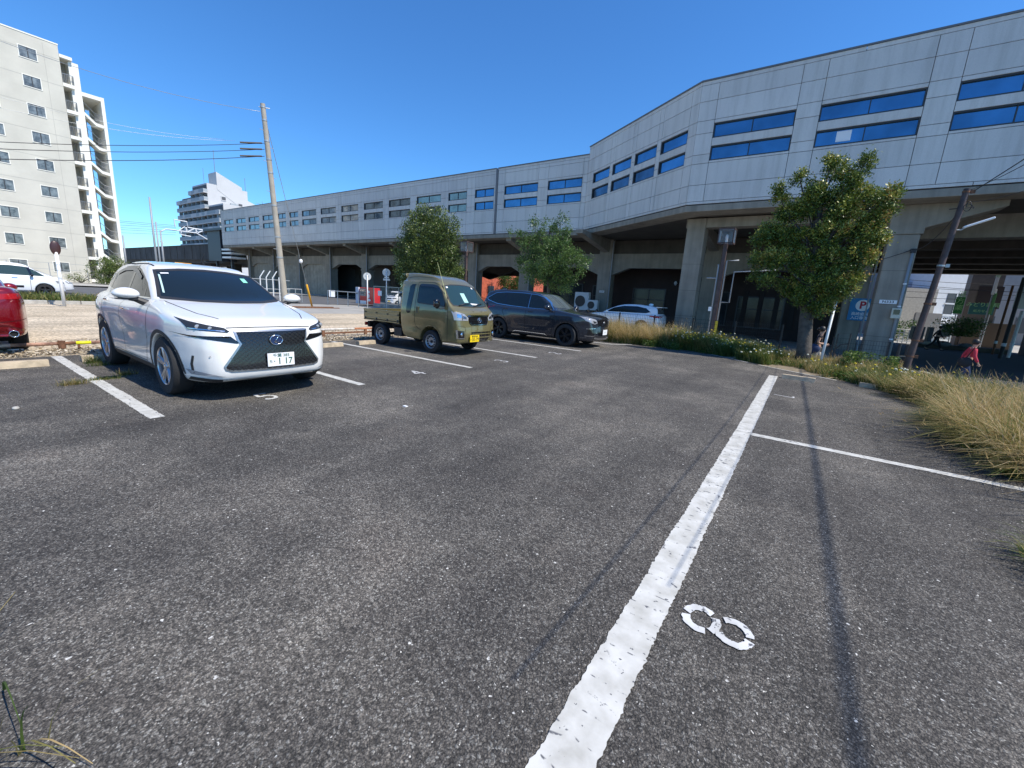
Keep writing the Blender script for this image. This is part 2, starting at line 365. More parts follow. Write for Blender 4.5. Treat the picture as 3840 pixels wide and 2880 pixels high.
tag(o, 'long wide cracked white stripe running from the near edge into the lot', 'road marking', 'lines of the parking spaces')
o = ragged((-.30, 5.61), (2.6, 5.66), .122).go('parking_line', paint_w); o.location.z = .004
tag(o, 'thin white line branching to the right off the long wide stripe', 'road marking', 'lines of the parking spaces')
o = ragged((-5.45, 14.2), (-5.05, 14.95), .12).go('parking_line', paint_w); o.location.z = .008
tag(o, 'short oblique white line by the dry grass in front of the dark car', 'road marking', 'lines of the parking spaces')
b = ragged((-2.35, 14.83), (-1.15, 13.7), .07); o = b.go('edge_line', paint_w); o.location.z = .004
tag(o, 'faint broken white edge line half hidden under the flowering weeds', 'road marking')
b = ragged((-.85, 13.42), (.85, 12.16), .06); o = b.go('edge_line', paint_w); o.location.z = .005
tag(o, 'narrow white edge line at the lot corner by the tree foot', 'road marking')
def seg_number(strokes, up, c, size, label, wd=.052):
    up = Vector(up).normalized(); rt = Vector((up.y, -up.x)); b = MB()
    for k_, st in enumerate(strokes):
        P = [Vector(c)+rt*x*size+up*y*size for x, y in st]; Q = []
        for p, q in zip(P[:-1], P[1:]):
            k = max(1, int((q-p).length/.008)); Q += [p+(q-p)*i/k for i in range(k)]
        Q.append(P[-1]); vs = []
        for i, p in enumerate(Q):
            d = (Q[min(i+3, len(Q)-1)]-Q[max(i-3, 0)]).normalized(); n = Vector((-d.y, d.x))
            for s_ in (1, -1): r_ = p+n*s_*(wd/2+random.gauss(0, .002)); vs.append((r_.x, r_.y, .0005*k_))
        b.add(vs, [(2*i, 2*i+1, 2*i+3, 2*i+2) for i in range(len(Q)-1)])
    o = b.go('painted_number', paint_n); o.location.z = .005; return tag(o, label, 'painted number', 'numbers painted in the parking spaces')
def arc(cx, cy, rx, ry, a0, a1, n=8): return [(cx+rx*math.cos(R(a0+(a1-a0)*i/n)), cy+ry*math.sin(R(a0+(a1-a0)*i/n))) for i in range(n+1)]
EIGHT = [arc(0, -.26, .29, .25, *q, 10) for q in ((45, 125), (143, 262), (-82, 25))]+[arc(0, .26, .29, .25, *q, 10) for q in ((-60, 82), (98, 222))]
seg_number(EIGHT, (1, .02), (-.095, 1.955), .268, 'white stencilled number eight beside the long stripe in the foreground', .038)
seg_number([[(-.2, .42), (.2, .42), (.0, -.45)]], (1, 0), (-.08, 8.79), .34, 'white number seven near the far end of the long stripe', .03)
seg_number([arc(0, .2, .22, .25, 160, -60, 8)+[(-.24, -.45), (.26, -.45)]], (-1, 0), (-5.48, 9.95), .36, 'white number two in the space before the dark car', .04)
seg_number([arc(0, .22, .2, .22, 150, -75, 8)+arc(0, -.22, .24, .24, 75, -150, 8)], (-1, 0), (-5.5, 7.5), .36, 'white number three painted in front of the olive truck', .04)
seg_number([[(.1, -.48), (.1, -.24)], [(.1, -.06), (.1, .48), (-.26, -.15), (.27, -.15)]], (-1, 0), (-5.57, 5.06), .36, 'white number four painted in the empty space', .045)
seg_number([[(.2, .45), (-.18, .45), (-.2, .08)]+arc(0, -.18, .24, .27, 120, -140, 9)], (-1, 0), (-5.5, 2.43), .36, 'white number five partly in the shadow of the white car', .045)
seg_number([[(0, -.45), (0, .45), (-.12, .3)]], (-1, 0), (-5.4, 12.5), .34, 'white number one under the nose of the dark grey car', .05)
# dark patch of fresher tar around number four
# ------------------------------------------------------------------ wheel stops
stop_m = mat('wheel_stop_concrete', (.47, .38, .265), .85, var=.3, vscale=9, bump=.3, bscale=40)
def wheel_stop(c, ang, label, ln=.6):
    b = MB(); b.M = Matrix.Translation((c[0], c[1], 0)) @ Matrix.Rotation(ang, 4, 'Z')
    h = ln/2
    b.prism([(-.075, 0), (.075, 0), (.055, .095), (-.055, .095)], 'y', -h, h)       # profile in x,z, long in y
    for s in (-1, 1):
        for i in range(5): b.box((s*.052, -h+.05, .018+i*.014), (s*(.068-.0025*i), -.03, .024+i*.014)); b.box((s*.052, .03, .018+i*.014), (s*(.068-.0025*i), h-.05, .024+i*.014))
    o = b.go('wheel_stop', stop_m, bevel=.006); return tag(o, label, 'wheel stop', 'concrete wheel stops')
wheel_stop((-9.25, .72), 0, 'ribbed wheel stop at the left edge of the lot, left of the first line', .62)
wheel_stop((-9.45, 1.66), 0, 'wheel stop with grass on it behind the white car near its rear tyre', .5)
wheel_stop((-9.25, 5.62), 0, 'weathered wheel stop right of the white car, in the empty space', .62)
wheel_stop((-9.3, 6.66), 0, 'wheel stop against the rear tyre of the olive truck', .5)
wheel_stop((.10, 11.27), R(88), 'ribbed wheel stop at the head of the long white stripe', .62)
wheel_stop((1.5, 11.58), R(82), 'wheel stop half grown over by the bank of weeds', .6)
# ------------------------------------------------------------------ vehicles: body shells from a signed distance field
def catmull(pts, n=6, closed=True):
    P = np.array(pts, float); m_ = len(P); out = []
    for i in range(m_):
        p0, p1, p2, p3 = P[(i-1) % m_], P[i], P[(i+1) % m_], P[(i+2) % m_]
        for k in range(n):
            t = k/n; out.append(.5*((2*p1)+(-p0+p2)*t+(2*p0-5*p1+4*p2-p3)*t*t+(-p0+3*p1-3*p2+p3)*t**3))
    return np.array(out)
def poly_sd(x, y, poly):
    d = np.full(x.shape, 1e9); ins = np.zeros(x.shape, bool); P = np.array(poly, float); n = len(P)
    for i in range(n):
        a, b2 = P[i], P[(i+1) % n]; e = b2-a; wx, wy = x-a[0], y-a[1]
        t = np.clip((wx*e[0]+wy*e[1])/(e@e+1e-12), 0, 1); d = np.minimum(d, (wx-e[0]*t)**2+(wy-e[1]*t)**2)
        c = (a[1] <= y) != (b2[1] <= y)
        if abs(e[1]) > 1e-9: ins ^= c & (x < a[0]+(y-a[1])/e[1]*e[0])
    d = np.sqrt(d); return np.where(ins, -d, d)
def smax(a, b, k): h = np.clip(.5-.5*(b-a)/k, 0, 1); return b+(a-b)*h+k*h*(1-h)
def smin(a, b, k): return -smax(-a, -b, k)
def interp(x, pts):       # smooth interpolation through control points
    P = np.array(pts, float); o = np.argsort(P[:, 0]); P = P[o]
    xs_, ys_ = P[:, 0], P[:, 1]; d = np.gradient(ys_, xs_); i = np.clip(np.searchsorted(xs_, x)-1, 0, len(xs_)-2)
    h = xs_[i+1]-xs_[i]; t = np.clip((x-xs_[i])/h, 0, 1)
    return (2*t**3-3*t**2+1)*ys_[i]+(t**3-2*t**2+t)*h*d[i]+(-2*t**3+3*t**2)*ys_[i+1]+(t**3-t**2)*h*d[i+1]
def surface_nets(fn, lo, hi, h):
    ax = [np.arange(lo[i], hi[i]+h, h) for i in range(3)]
    G3 = np.meshgrid(*ax, indexing='ij'); F = fn(*G3).astype('f4'); S = F < 0
    nx, ny, nz = F.shape
    cs = np.zeros((nx-1, ny-1, nz-1), 'i1')
    for dx in (0, 1):
        for dy in (0, 1):
            for dz in (0, 1): cs += S[dx:nx-1+dx, dy:ny-1+dy, dz:nz-1+dz]
    act = (cs > 0) & (cs < 8); ids = -np.ones(cs.shape, 'i4'); ids[act] = np.arange(act.sum())
    ii = np.argwhere(act); pos = np.zeros((len(ii), 3)); cnt = np.zeros(len(ii))
    corners = [(a, b2, c) for a in (0, 1) for b2 in (0, 1) for c in (0, 1)]
    for ca in corners:
        for k in range(3):
            if ca[k]: continue
            cb = list(ca); cb[k] = 1
            fa = F[tuple((ii+ca).T)]; fb = F[tuple((ii+np.array(cb)).T)]; ok = (fa < 0) != (fb < 0)
            t = np.where(ok, fa/(fa-fb+1e-12), 0); p = ii+np.array(ca, float); p[:, k] += t
            pos += p*ok[:, None]; cnt += ok
    pos = pos/cnt[:, None]*h+np.array(lo)
    faces = []
    for k in range(3):
        a = [slice(None)]*3; c = [slice(None)]*3; a[k] = slice(0, -1); c[k] = slice(1, None)
        A, B = S[tuple(a)], S[tuple(c)]; ch = np.argwhere(A != B); o1, o2 = (k+1) % 3, (k+2) % 3
        ch = ch[(ch[:, o1] > 0) & (ch[:, o2] > 0) & (ch[:, o1] < F.shape[o1]-1) & (ch[:, o2] < F.shape[o2]-1)]
        q = []
        for s1, s2 in ((0, 0), (1, 0), (1, 1), (0, 1)):
            c2 = ch.copy(); c2[:, o1] -= 1-s1; c2[:, o2] -= 1-s2; q.append(ids[tuple(c2.T)])
        q = np.stack(q, 1); fl = ~A[tuple(ch.T)]; q[fl] = q[fl][:, ::-1]; faces.append(q)
    faces = np.concatenate(faces); e = h*.15
    for it in range(4):       # pull every vertex onto the surface
        x, y, z = pos.T; f0 = fn(x, y, z)
        g3 = np.stack([(fn(x+e, y, z)-fn(x-e, y, z)), (fn(x, y+e, z)-fn(x, y-e, z)), (fn(x, y, z+e)-fn(x, y, z-e))], 1)/(2*e)
        st = -(f0/(np.maximum((g3**2).sum(1), .2)))[:, None]*g3; L_ = np.linalg.norm(st, axis=1, keepdims=True)
        pos = pos+st*np.minimum(1, .5*h/np.maximum(L_, 1e-9))
    return pos, faces
class Car:
    """one car body: shell mesh plus patches laid on it (glass, lamps, seams)"""
    def __init__(s, root, fn, lo, hi, paint, h=.024, name='body'):
        s.root = root; v, f = surface_nets(fn, lo, hi, h); s.v, s.f = v, f
        s.body = npmesh(name, v, f, paint, root, smooth=True)
        s.bvh = BVHTree.FromPolygons([tuple(p) for p in v], [tuple(q) for q in f])
    def hit(s, o, d):
        r = s.bvh.ray_cast(Vector(o), Vector(d).normalized())
        if r[0] is None: r = s.bvh.find_nearest(Vector(o)+Vector(d).normalized()*3)
        return r[0], r[1]
    def patch(s, name, poly, view, mat_, off=.004, step=.05, parent=None, mirror=False, smooth=True, th=0.):
        """view 'f' front (y,z), 'b' back (y,z), 'r' right side (x,z), 'l' left side (x,z), 't' top (x,y)"""
        vs, fs = tess(poly, step); out = []
        for a, c in vs:
            o, d = {'f': ((5, a, c), (-1, 0, 0)), 'b': ((-5, a, c), (1, 0, 0)), 'r': ((a, -5, c), (0, 1, 0)), 'l': ((a, 5, c), (0, -1, 0)), 't': ((a, c, 5), (0, 0, -1))}[view]
            p, n = s.hit(o, d)
            if n.dot(Vector(d)) > 0: n = -n
            out.append(p+n*off)
        if view in ('f', 'l'): pass
        b = MB(); b.add(out, fs); nf = len(b.f)
        if nf:
            p = [out[i] for i in fs[0]]; nn = (p[1]-p[0]).cross(p[2]-p[0]); d = Vector({'f': (-1, 0, 0), 'b': (1, 0, 0), 'r': (0, 1, 0), 'l': (0, -1, 0), 't': (0, 0, -1)}[view])
            if nn.dot(d) > 0: b.f = [q[::-1] for q in b.f]
        if mirror: b.v = [Vector((p.x, -p.y, p.z)) for p in b.v]; b.f = [q[::-1] for q in b.f]
        o = b.go(name, mat_, parent or s.root, smooth=smooth)
        if th:
            sol = o.modifiers.new('Solidify', 'SOLIDIFY'); sol.thickness = th; sol.offset = -1
        return o
    def strip(s, name, line, wd, view, mat_, off=.003, parent=None, mirror=False, step=.04):
        P = [Vector((p[0], p[1])) for p in line]; L_, R_ = [], []
        pts = []
        for a, c in zip(P[:-1], P[1:]):
            k = max(1, int((c-a).length/step)); pts += [a+(c-a)*i/k for i in range(k)]
        pts.append(P[-1]); b = MB(); vs = []
        for i, p in enumerate(pts):
            d = (pts[min(i+1, len(pts)-1)]-pts[max(i-1, 0)]).normalized(); n = Vector((-d.y, d.x))*wd/2
            for q in (p+n, p-n):
                a, c = q; o, dd = {'f': ((5, a, c), (-1, 0, 0)), 'b': ((-5, a, c), (1, 0, 0)), 'r': ((a, -5, c), (0, 1, 0)), 'l': ((a, 5, c), (0, -1, 0)), 't': ((a, c, 5), (0, 0, -1))}[view]
                h_, nn = s.hit(o, dd)
                if nn.dot(Vector(dd)) > 0: nn = -nn
                vs.append(h_+nn*off)
        b.add(vs, [(2*i, 2*i+1, 2*i+3, 2*i+2) for i in range(len(pts)-1)])
        if mirror: b.v = [Vector((p.x, -p.y, p.z)) for p in b.v]
        return b.go(name, mat_, parent or s.root)
    def at(s, a, c, view, off=0.):
        o, d = {'f': ((5, a, c), (-1, 0, 0)), 'b': ((-5, a, c), (1, 0, 0)), 'r': ((a, -5, c), (0, 1, 0)), 'l': ((a, 5, c), (0, -1, 0))}[view]
        p, n = s.hit(o, d)
        if n.dot(Vector(d)) > 0: n = -n
        return p+n*off, n
rubber = mat('tyre_rubber', (.018, .018, .019), .8, bump=.2, bscale=60)
black_pl = mat('black_plastic', (.022, .022, .024), .55)
gloss_bk = mat('gloss_black', (.008, .008, .01), .12, coat=.5)
dark_in = mat('dark_inside', (.006, .006, .007), .9)
chrome = mat('chrome', (.75, .76, .78), .12, 1.)
alloy = mat('alloy_silver', (.55, .55, .57), .28, .9)
alloy_bk = mat('alloy_black', (.02, .02, .022), .3, .4)
steel_w = mat('steel_wheel_silver', (.42, .42, .43), .42, .6)
seam_m = mat('seam_shadow_gap', (.01, .01, .01), .9)
def glass_like(name, col, rough=.03, spec=.5, coat=0.): return mat(name, col, rough, 0., coat=coat, spec=spec)
car_glass = glass_like('car_glass_dark', (.010, .016, .020))
car_glass_g = glass_like('car_glass_green', (.035, .06, .058))
lamp_glass = glass_like('lamp_clear', (.30, .31, .33), .10, 1., 1.)
lamp_dark = glass_like('lamp_smoked', (.03, .032, .036), .06)
lamp_red = glass_like('lamp_red', (.35, .01, .012), .1)
lamp_amber = glass_like('lamp_amber', (.6, .2, .02), .1)
plate_w = mat('plate_white', (.80, .80, .80), .4)
plate_y = mat('plate_yellow', (.85, .60, .01), .4)
ink_g = mat('plate_green_ink', (.01, .10, .05), .5)
ink_k = mat('ink_black', (.015, .015, .015), .6)
def make_wheel(root, x, y, r, wd, side, kind='alloy', n=5, rimr=.72, m_=None):
    """side -1: outer face looks to -y"""
    w_ = bpy.data.objects.new('wheel', None); w_.empty_display_size = .1; COL.objects.link(w_); w_.parent = root; w_.location = (x, y, r)
    s = side; hw = wd/2; b = MB(); ri = r*rimr
    prof = [(ri*.97, -hw*.9), (ri*1.03, -hw), (r*.93, -hw), (r*.985, -hw*.82), (r, -hw*.55), (r, hw*.55), (r*.985, hw*.82), (r*.93, hw), (ri*1.03, hw), (ri*.97, hw*.9)]
    b.lathe(prof, axis='y', n=48); b.go('tyre', rubber, w_, auto=35)
    b = MB(); o = s*hw
    if kind == 'alloy':
        b.lathe([(ri*1.0, o*.93), (ri*.965, o*.99), (ri*.93, o*.9), (ri*.91, o*.3), (ri*.90, -o*.8)], axis='y', n=48)
        for i in range(n):
            a = 2*math.pi*i/n+.3
            for da, w1, w2 in ((-.13, .026, .02), (.13, .026, .02)) if n <= 6 else ((0, .03, .022),):
                p0 = Vector((math.cos(a+da*.6)*ri*.18, o*.80, math.sin(a+da*.6)*ri*.18)); p1 = Vector((math.cos(a+da)*ri*.95, o*.93, math.sin(a+da)*ri*.95))
                d = (p1-p0).normalized(); t = d.cross(Vector((0, 1, 0))).normalized()
                vs = []
                for p, ww in ((p0, w1*1.15), (p1, w2)):
                    for q in (t*ww+Vector((0, -s*.022, 0)), t*ww*.55, -t*ww*.55, -t*ww+Vector((0, -s*.022, 0))): vs.append(p+q)
                b.add(vs, [(0, 1, 5, 4), (1, 2, 6, 5), (2, 3, 7, 6)])
        b.lathe([(ri*.24, o*.66), (ri*.22, o*.86), (ri*.13, o*.9), (.001, o*.9)], axis='y', n=24)
        b.go('rim', m_ or alloy, w_, auto=30)
        b = MB(); b.lathe([(ri*.9, o*.1), (.001, o*.1)], axis='y', n=32); b.lathe([(ri*.58, o*.35), (ri*.56, o*.38), (.001, o*.38)], axis='y', n=32); b.go('brake_disc', dark_in, w_)
        b = MB(); b.lathe([(ri*.10, o*.9), (ri*.09, o*.935), (.001, o*.935)], axis='y', n=20); b.go('hub_cap', m_ or chrome, w_, auto=30)
    else:
        b.lathe([(ri*1.0, o*.93), (ri*.96, o*.99), (ri*.90, o*.86), (ri*.86, o*.45), (ri*.80, o*.36), (ri*.74, o*.44), (ri*.62, o*.60), (ri*.44, o*.56), (ri*.36, o*.42), (ri*.2, o*.40), (.001, o*.40)], axis='y', n=48)
        b.go('rim', m_ or steel_w, w_, auto=40)
        b = MB()
        for i in range(12):
            a = 2*math.pi*i/12; c = Vector((math.cos(a)*ri*.70, o*.535, math.sin(a)*ri*.70))
            b.lathe([(.0205, 0), (.0205, s*.012), (.001, s*.012)], c=c, axis='y', n=10)
        b.go('vent_holes', dark_in, w_)
        b = MB(); b.lathe([(ri*.2, o*.40), (ri*.19, o*.70), (ri*.12, o*.74), (.001, o*.74)], axis='y', n=20); b.go('hub_cap', black_pl, w_, auto=30)
    return w_
def wheel_wells(root, cx, hw, r):
    b = MB()
    for x in cx:
        for s in (-1, 1): b.box((x-r, s*(hw-.30), .14), (x+r, s*(hw-.34), r*2+.04))
    b.box((min(cx)-.45, -hw+.22, .2), (max(cx)+.45, hw-.22, .55)); return b.go('underbody', dark_in, root)
def plate_text(root, c, n, body, size, m_, off, z, sx=1., bold=0.):   # on a plane whose normal is n (looking roughly +x)
    x = Vector((-n.y, n.x, 0)).normalized(); y = Vector((0, 0, 1)); y = (y-n*y.dot(n)).normalized()
    return text_mesh('characters', body, size, frame(c+x*off+y*z+n*.006, x, y, n), m_, root, extrude=.0008, sx=sx, bold=bold)
def plate(root, c, n, m_, w_=.33, h_=.165):
    n = Vector(n).normalized(); x = Vector((-n.y, n.x, 0)).normalized(); y = n.cross(x); b = MB(); b.obox(c, x, y, n, w_, h_, .008); return b.go('number_plate', m_, root, bevel=.003)

# ---- white crossover ------------------------------------------------------------------
white_p = mat('white_pearl_paint', (.76, .745, .71), .25, coat=1., spec=.5)
def suv_body(x, y, z):
    ay = np.abs(y); xf = x+.13*y*y*sm(0, 1.2, x)+.10*y*y*sm(1.7, 2.3, x)-.09*y*y*sm(-.6, -2.0, x); zf = z+.045*y*y
    low = catmull([(2.06, .25), (2.24, .27), (2.30, .36), (2.29, .55), (2.26, .78), (2.21, .90), (2.05, .98), (1.7, 1.045), (1.2, 1.13), (.9, 1.16), (.3, 1.10), (-.8, 1.10), (-1.8, 1.16), (-2.2, 1.12), (-2.30, .98), (-2.31, .7), (-2.27, .42), (-2.1, .27), (-1.3, .25), (0, .245), (1.3, .245)], 5)
    d1 = poly_sd(xf, zf, low)
    W = interp(z, [(.15, .80), (.3, .875), (.45, .90), (.62, .905), (.78, .912), (.88, .915), (.97, .905), (1.06, .875), (1.16, .80), (1.3, .70)])
    W = W-.014*np.exp(-((z-.55)/.16)**2)*np.exp(-(x/.8)**2)
    W = W+.020*np.exp(-((x-1.365)/.50)**2)*sm(1.0, .6, z)+.022*np.exp(-((x+1.295)/.52)**2)*sm(1.1, .65, z)
    W = W-interp(x, [(-2.4, .42), (-2.3, .26), (-2.1, .12), (-1.8, .045), (-1.4, .008), (-.8, 0), (1.1, 0), (1.5, .012), (1.8, .06), (2.0, .125), (2.15, .21), (2.26, .33), (2.33, .50), (2.5, .9)])*(1+.25*sm(.6, .9, z)*sm(1.5, 2.2, x))
    d = smax(d1, ay-W, .07)
    gh_ = catmull([(1.12, 1.06), (.95, 1.19), (.55, 1.405), (.2, 1.55), (-.05, 1.615), (-.5, 1.648), (-1.0, 1.635), (-1.5, 1.57), (-1.88, 1.48), (-2.02, 1.40), (-2.16, 1.18), (-2.24, 1.0), (-1, .95), (.5, .95)], 5)
    d2 = poly_sd(x+.20*y*y*sm(-.2, .6, x)-.15*y*y*sm(-1.2, -2., x), z+.05*y*y, gh_)
    Wg = interp(z, [(.9, .86), (1.08, .835), (1.2, .79), (1.35, .725), (1.5, .652), (1.58, .595), (1.65, .5)])-interp(x, [(-2.4, .30), (-2.0, .15), (-1.5, .06), (-1, .015), (-.4, 0), (.4, .0), (.9, .03), (1.2, .08)])
    d = smin(d, smax(d2, ay-Wg, .06), .035)
    # hood crease and rocker recess, fog-lamp pockets
    d = smax(d, -(np.hypot(np.hypot(x-2.32, (ay-.86)*1.0), (z-.46)*.42)-.10), .03)
    for cx_, r_ in ((1.365, .405), (-1.295, .405)): d = smax(d, -smax(np.hypot(x-cx_, z-.345)-r_, .52-ay, .01), .012)
    return d
CX = Vector((-7.685, 2.55, 0))
car = thing('parked_car', 'white crossover with a mesh spindle grille and plate 1 17, parked between the left lines', 'car', CX)
C1 = Car(car, suv_body, (-2.42, -1.04, .14), (2.42, 1.04, 1.72), white_p, .023)
wheel_wells(car, (1.365, -1.295), .92, .36)
for x in (1.365, -1.295):
    for s in (-1, 1): make_wheel(car, x, s*.80, .358, .225, s, 'alloy', 5, .66)
P = C1.patch
ws = P('windscreen', [(-.735, 1.165), (-.38, 1.145), (0, 1.14), (.38, 1.145), (.735, 1.165), (.60, 1.50), (.3, 1.535), (0, 1.545), (-.3, 1.535), (-.60, 1.50)], 'f', car_glass, .004, .06)
C1.strip('windscreen_edge', [(-.735, 1.165), (-.38, 1.145), (0, 1.14), (.38, 1.145), (.735, 1.165), (.60, 1.50), (.3, 1.535), (0, 1.545), (-.3, 1.535), (-.60, 1.50), (-.735, 1.165)], .03, 'f', black_pl, .0055, ws)
C1.strip('pillar_light_strip', [(-.665, 1.22), (-.585, 1.45)], .018, 'f', mat('pale_trim', (.45, .62, .58), .5), .007, ws)
P('inspection_sticker', [(-.56, 1.46), (-.47, 1.467), (-.47, 1.48), (-.56, 1.474)], 'f', plate_w, .008, parent=ws)
P('inspection_sticker', [(.40, 1.40), (.47, 1.40), (.47, 1.46), (.40, 1.46)], 'f', mat('green_sticker', (.25, .7, .5), .5), .008, parent=ws)
for mir in (False, True):
    sd_ = P('side_window', [(.74, 1.15), (.62, 1.23), (.42, 1.34), (.16, 1.44), (-.1, 1.515), (-.4, 1.56), (-.80, 1.55), (-1.30, 1.46), (-1.62, 1.36), (-1.72, 1.30), (-1.55, 1.235), (-.9, 1.18), (0, 1.15)], 'r', car_glass, .004, .06, mirror=mir)
    C1.strip('window_trim', [(.74, 1.145), (0, 1.145), (-.9, 1.175), (-1.55, 1.23), (-1.74, 1.30)], .018, 'r', chrome, .006, sd_, mir)
    C1.strip('window_pillar', [(-.20, 1.155), (-.30, 1.56)], .09, 'r', gloss_bk, .006, sd_, mir)
    C1.strip('window_pillar', [(-1.24, 1.215), (-1.36, 1.44)], .035, 'r', gloss_bk, .006, sd_, mir)
    C1.strip('window_pillar', [(.52, 1.16), (.48, 1.27)], .03, 'r', gloss_bk, .006, sd_, mir)
    C1.strip('wind_deflector', [(.16, 1.385), (-.12, 1.465), (-.4, 1.51), (-.80, 1.50), (-1.20, 1.43)], .05, 'r', glass_like('smoked_visor', (.02, .03, .045), .1), .014, sd_, mir)
    for ln in ([(.95, 1.12), (.93, .9), (.86, .62), (.70, .33)], [(-.22, 1.14), (-.25, .9), (-.24, .5), (-.26, .34)], [(-1.18, 1.19), (-1.22, 1.02), (-1.10, .82), (-.90, .62), (-.84, .34)], [(.70, .34), (-.84, .34)]):
        C1.strip('door_seam', ln, .008, 'r', seam_m, .0025, mirror=mir)
    C1.strip('sill_trim', [(.93, .285), (-.88, .285)], .07, 'r', black_pl, .006, mirror=mir)
    for cx_ in (1.365, -1.295):
        C1.strip('arch_edge', [(cx_+.440*math.cos(a), .345+.440*math.sin(a)) for a in np.linspace(-.05, math.pi+.05, 26)], .045, 'r', black_pl, .004, mirror=mir)
    # door handles
    for hx, hz in ((.02, .965), (-.98, 1.03)):
        p, n = C1.at(hx, hz, 'l' if mir else 'r', .022); b = MB(); b.obox(p, (1, 0, .04), n, (0, 0, 1), .19, .018, .03); b.go('door_handle', white_p if False else chrome, car, bevel=.008)
    # mirrors
    sg = 1 if mir else -1
    mr = MB(); mr.ball((0, 0, 0), 1, (.105, .135, .082), 10)
    mr.v = [Vector((p.x if p.x > -.06 else -.06, p.y, p.z*(1 if p.z > 0 else .7))) for p in mr.v]
    mr.v = [Vector((p.x+.72, p.y+sg*1.03, p.z+1.19)) for p in mr.v]; mo = mr.go('mirror', white_p, car, smooth=True)
    b = MB(); b.path([(.74, sg*.80, 1.06), (.73, sg*.88, 1.10), (.715, sg*.95, 1.135), (.70, sg*1.0, 1.15)], [.05, .042, .036, .04], 8); b.box((.66, sg*.93, 1.125), (.78, sg*1.13, 1.14)); b.go('mirror_arm', black_pl, mo, auto=40)
    b = MB(); b.box((.655, sg*.94, 1.15), (.66, sg*1.13, 1.24)); b.go('mirror_glass', chrome, mo)
# front face
gr = [(-.43, .852), (.43, .852), (.405, .735), (.385, .70), (.565, .44), (.555, .405), (.50, .385), (-.50, .385), (-.555, .405), (-.565, .44), (-.385, .70), (-.405, .735)]
gr_o = P('grille', gr, 'f', gloss_bk, .003, .05)
C1.strip('grille_frame', gr+[gr[0]], .022, 'f', mat('satin_chrome', (.42, .42, .43), .3, .9), .010, gr_o)
# woven mesh of the grille: small bright bars
gm = MB()
def in_poly(x, y, poly):
    c = False; n = len(poly)
    for i in range(n):
        (x0, y0), (x1, y1) = poly[i], poly[(i+1) % n]
        if (y0 > y) != (y1 > y) and x < (x1-x0)*(y-y0)/(y1-y0)+x0: c = not c
    return c
row = 0; zz = .40
while zz < .86:
    yy = -.57+(.033 if row % 2 else 0)
    while yy < .57:
        if in_poly(yy, zz, gr) and in_poly(yy-.03, zz, gr) and in_poly(yy+.03, zz+.01, gr):
            for dz_ in (-.013, .013):
                vv = []
                for a, c in ((yy-.033, zz), (yy, zz+dz_), (yy+.033, zz)):
                    p, n = C1.hit((5, a, c), (-1, 0, 0)); vv += [p-n*-.010+Vector((0, 0, .0026)), p+n*.010-Vector((0, 0, .0026))]
                gm.add(vv, [(0, 1, 3, 2), (2, 3, 5, 4)])
        yy += .066
    zz += .026; row += 1
gm.go('grille_mesh', mat('dark_chrome', (.11, .11, .115), .35, .8), gr_o)
p, n = C1.at(.0, .735, 'f', .018)
em = MB(); em.lathe([(.001, -.004), (.070, -.004), (.070, .004), (.001, .004)], axis='x', n=36); em.v = [Vector((v.x, v.y, v.z*.76))+p for v in em.v]; eo = em.go('emblem', mat('emblem_blue', (.01, .03, .10), .15, coat=1.), car)
em = MB(); em.path([p+Vector((.008, .076*math.cos(t), .058*math.sin(t))) for t in np.linspace(0, 2*math.pi, 33)], .0075, 6)
em.path([p+Vector((.010, .030, .045)), p+Vector((.010, -.022, -.022)), p+Vector((.010, .058, -.028))], .0085, 6); em.go('emblem_ring', chrome, eo, smooth=True)
p, n = C1.at(.03, .495, 'f', .03)
pl = plate(car, Vector((p.x+.004, .03, .495)), (1, 0, .02), plate_w)
pc = Vector((p.x+.004, .03, .495)); nn = Vector((1, 0, .02)).normalized()
plate_text(pl, pc, nn, '千葉 385', .050, ink_g, 0, .050, 1.1)
plate_text(pl, pc, nn, 'ち', .045, ink_g, -.128, -.022)
plate_text(pl, pc, nn, '・', .06, ink_g, -.085, -.024)
plate_text(pl, pc, nn, '1 17', .112, ink_g, .045, -.024, .95, .001)
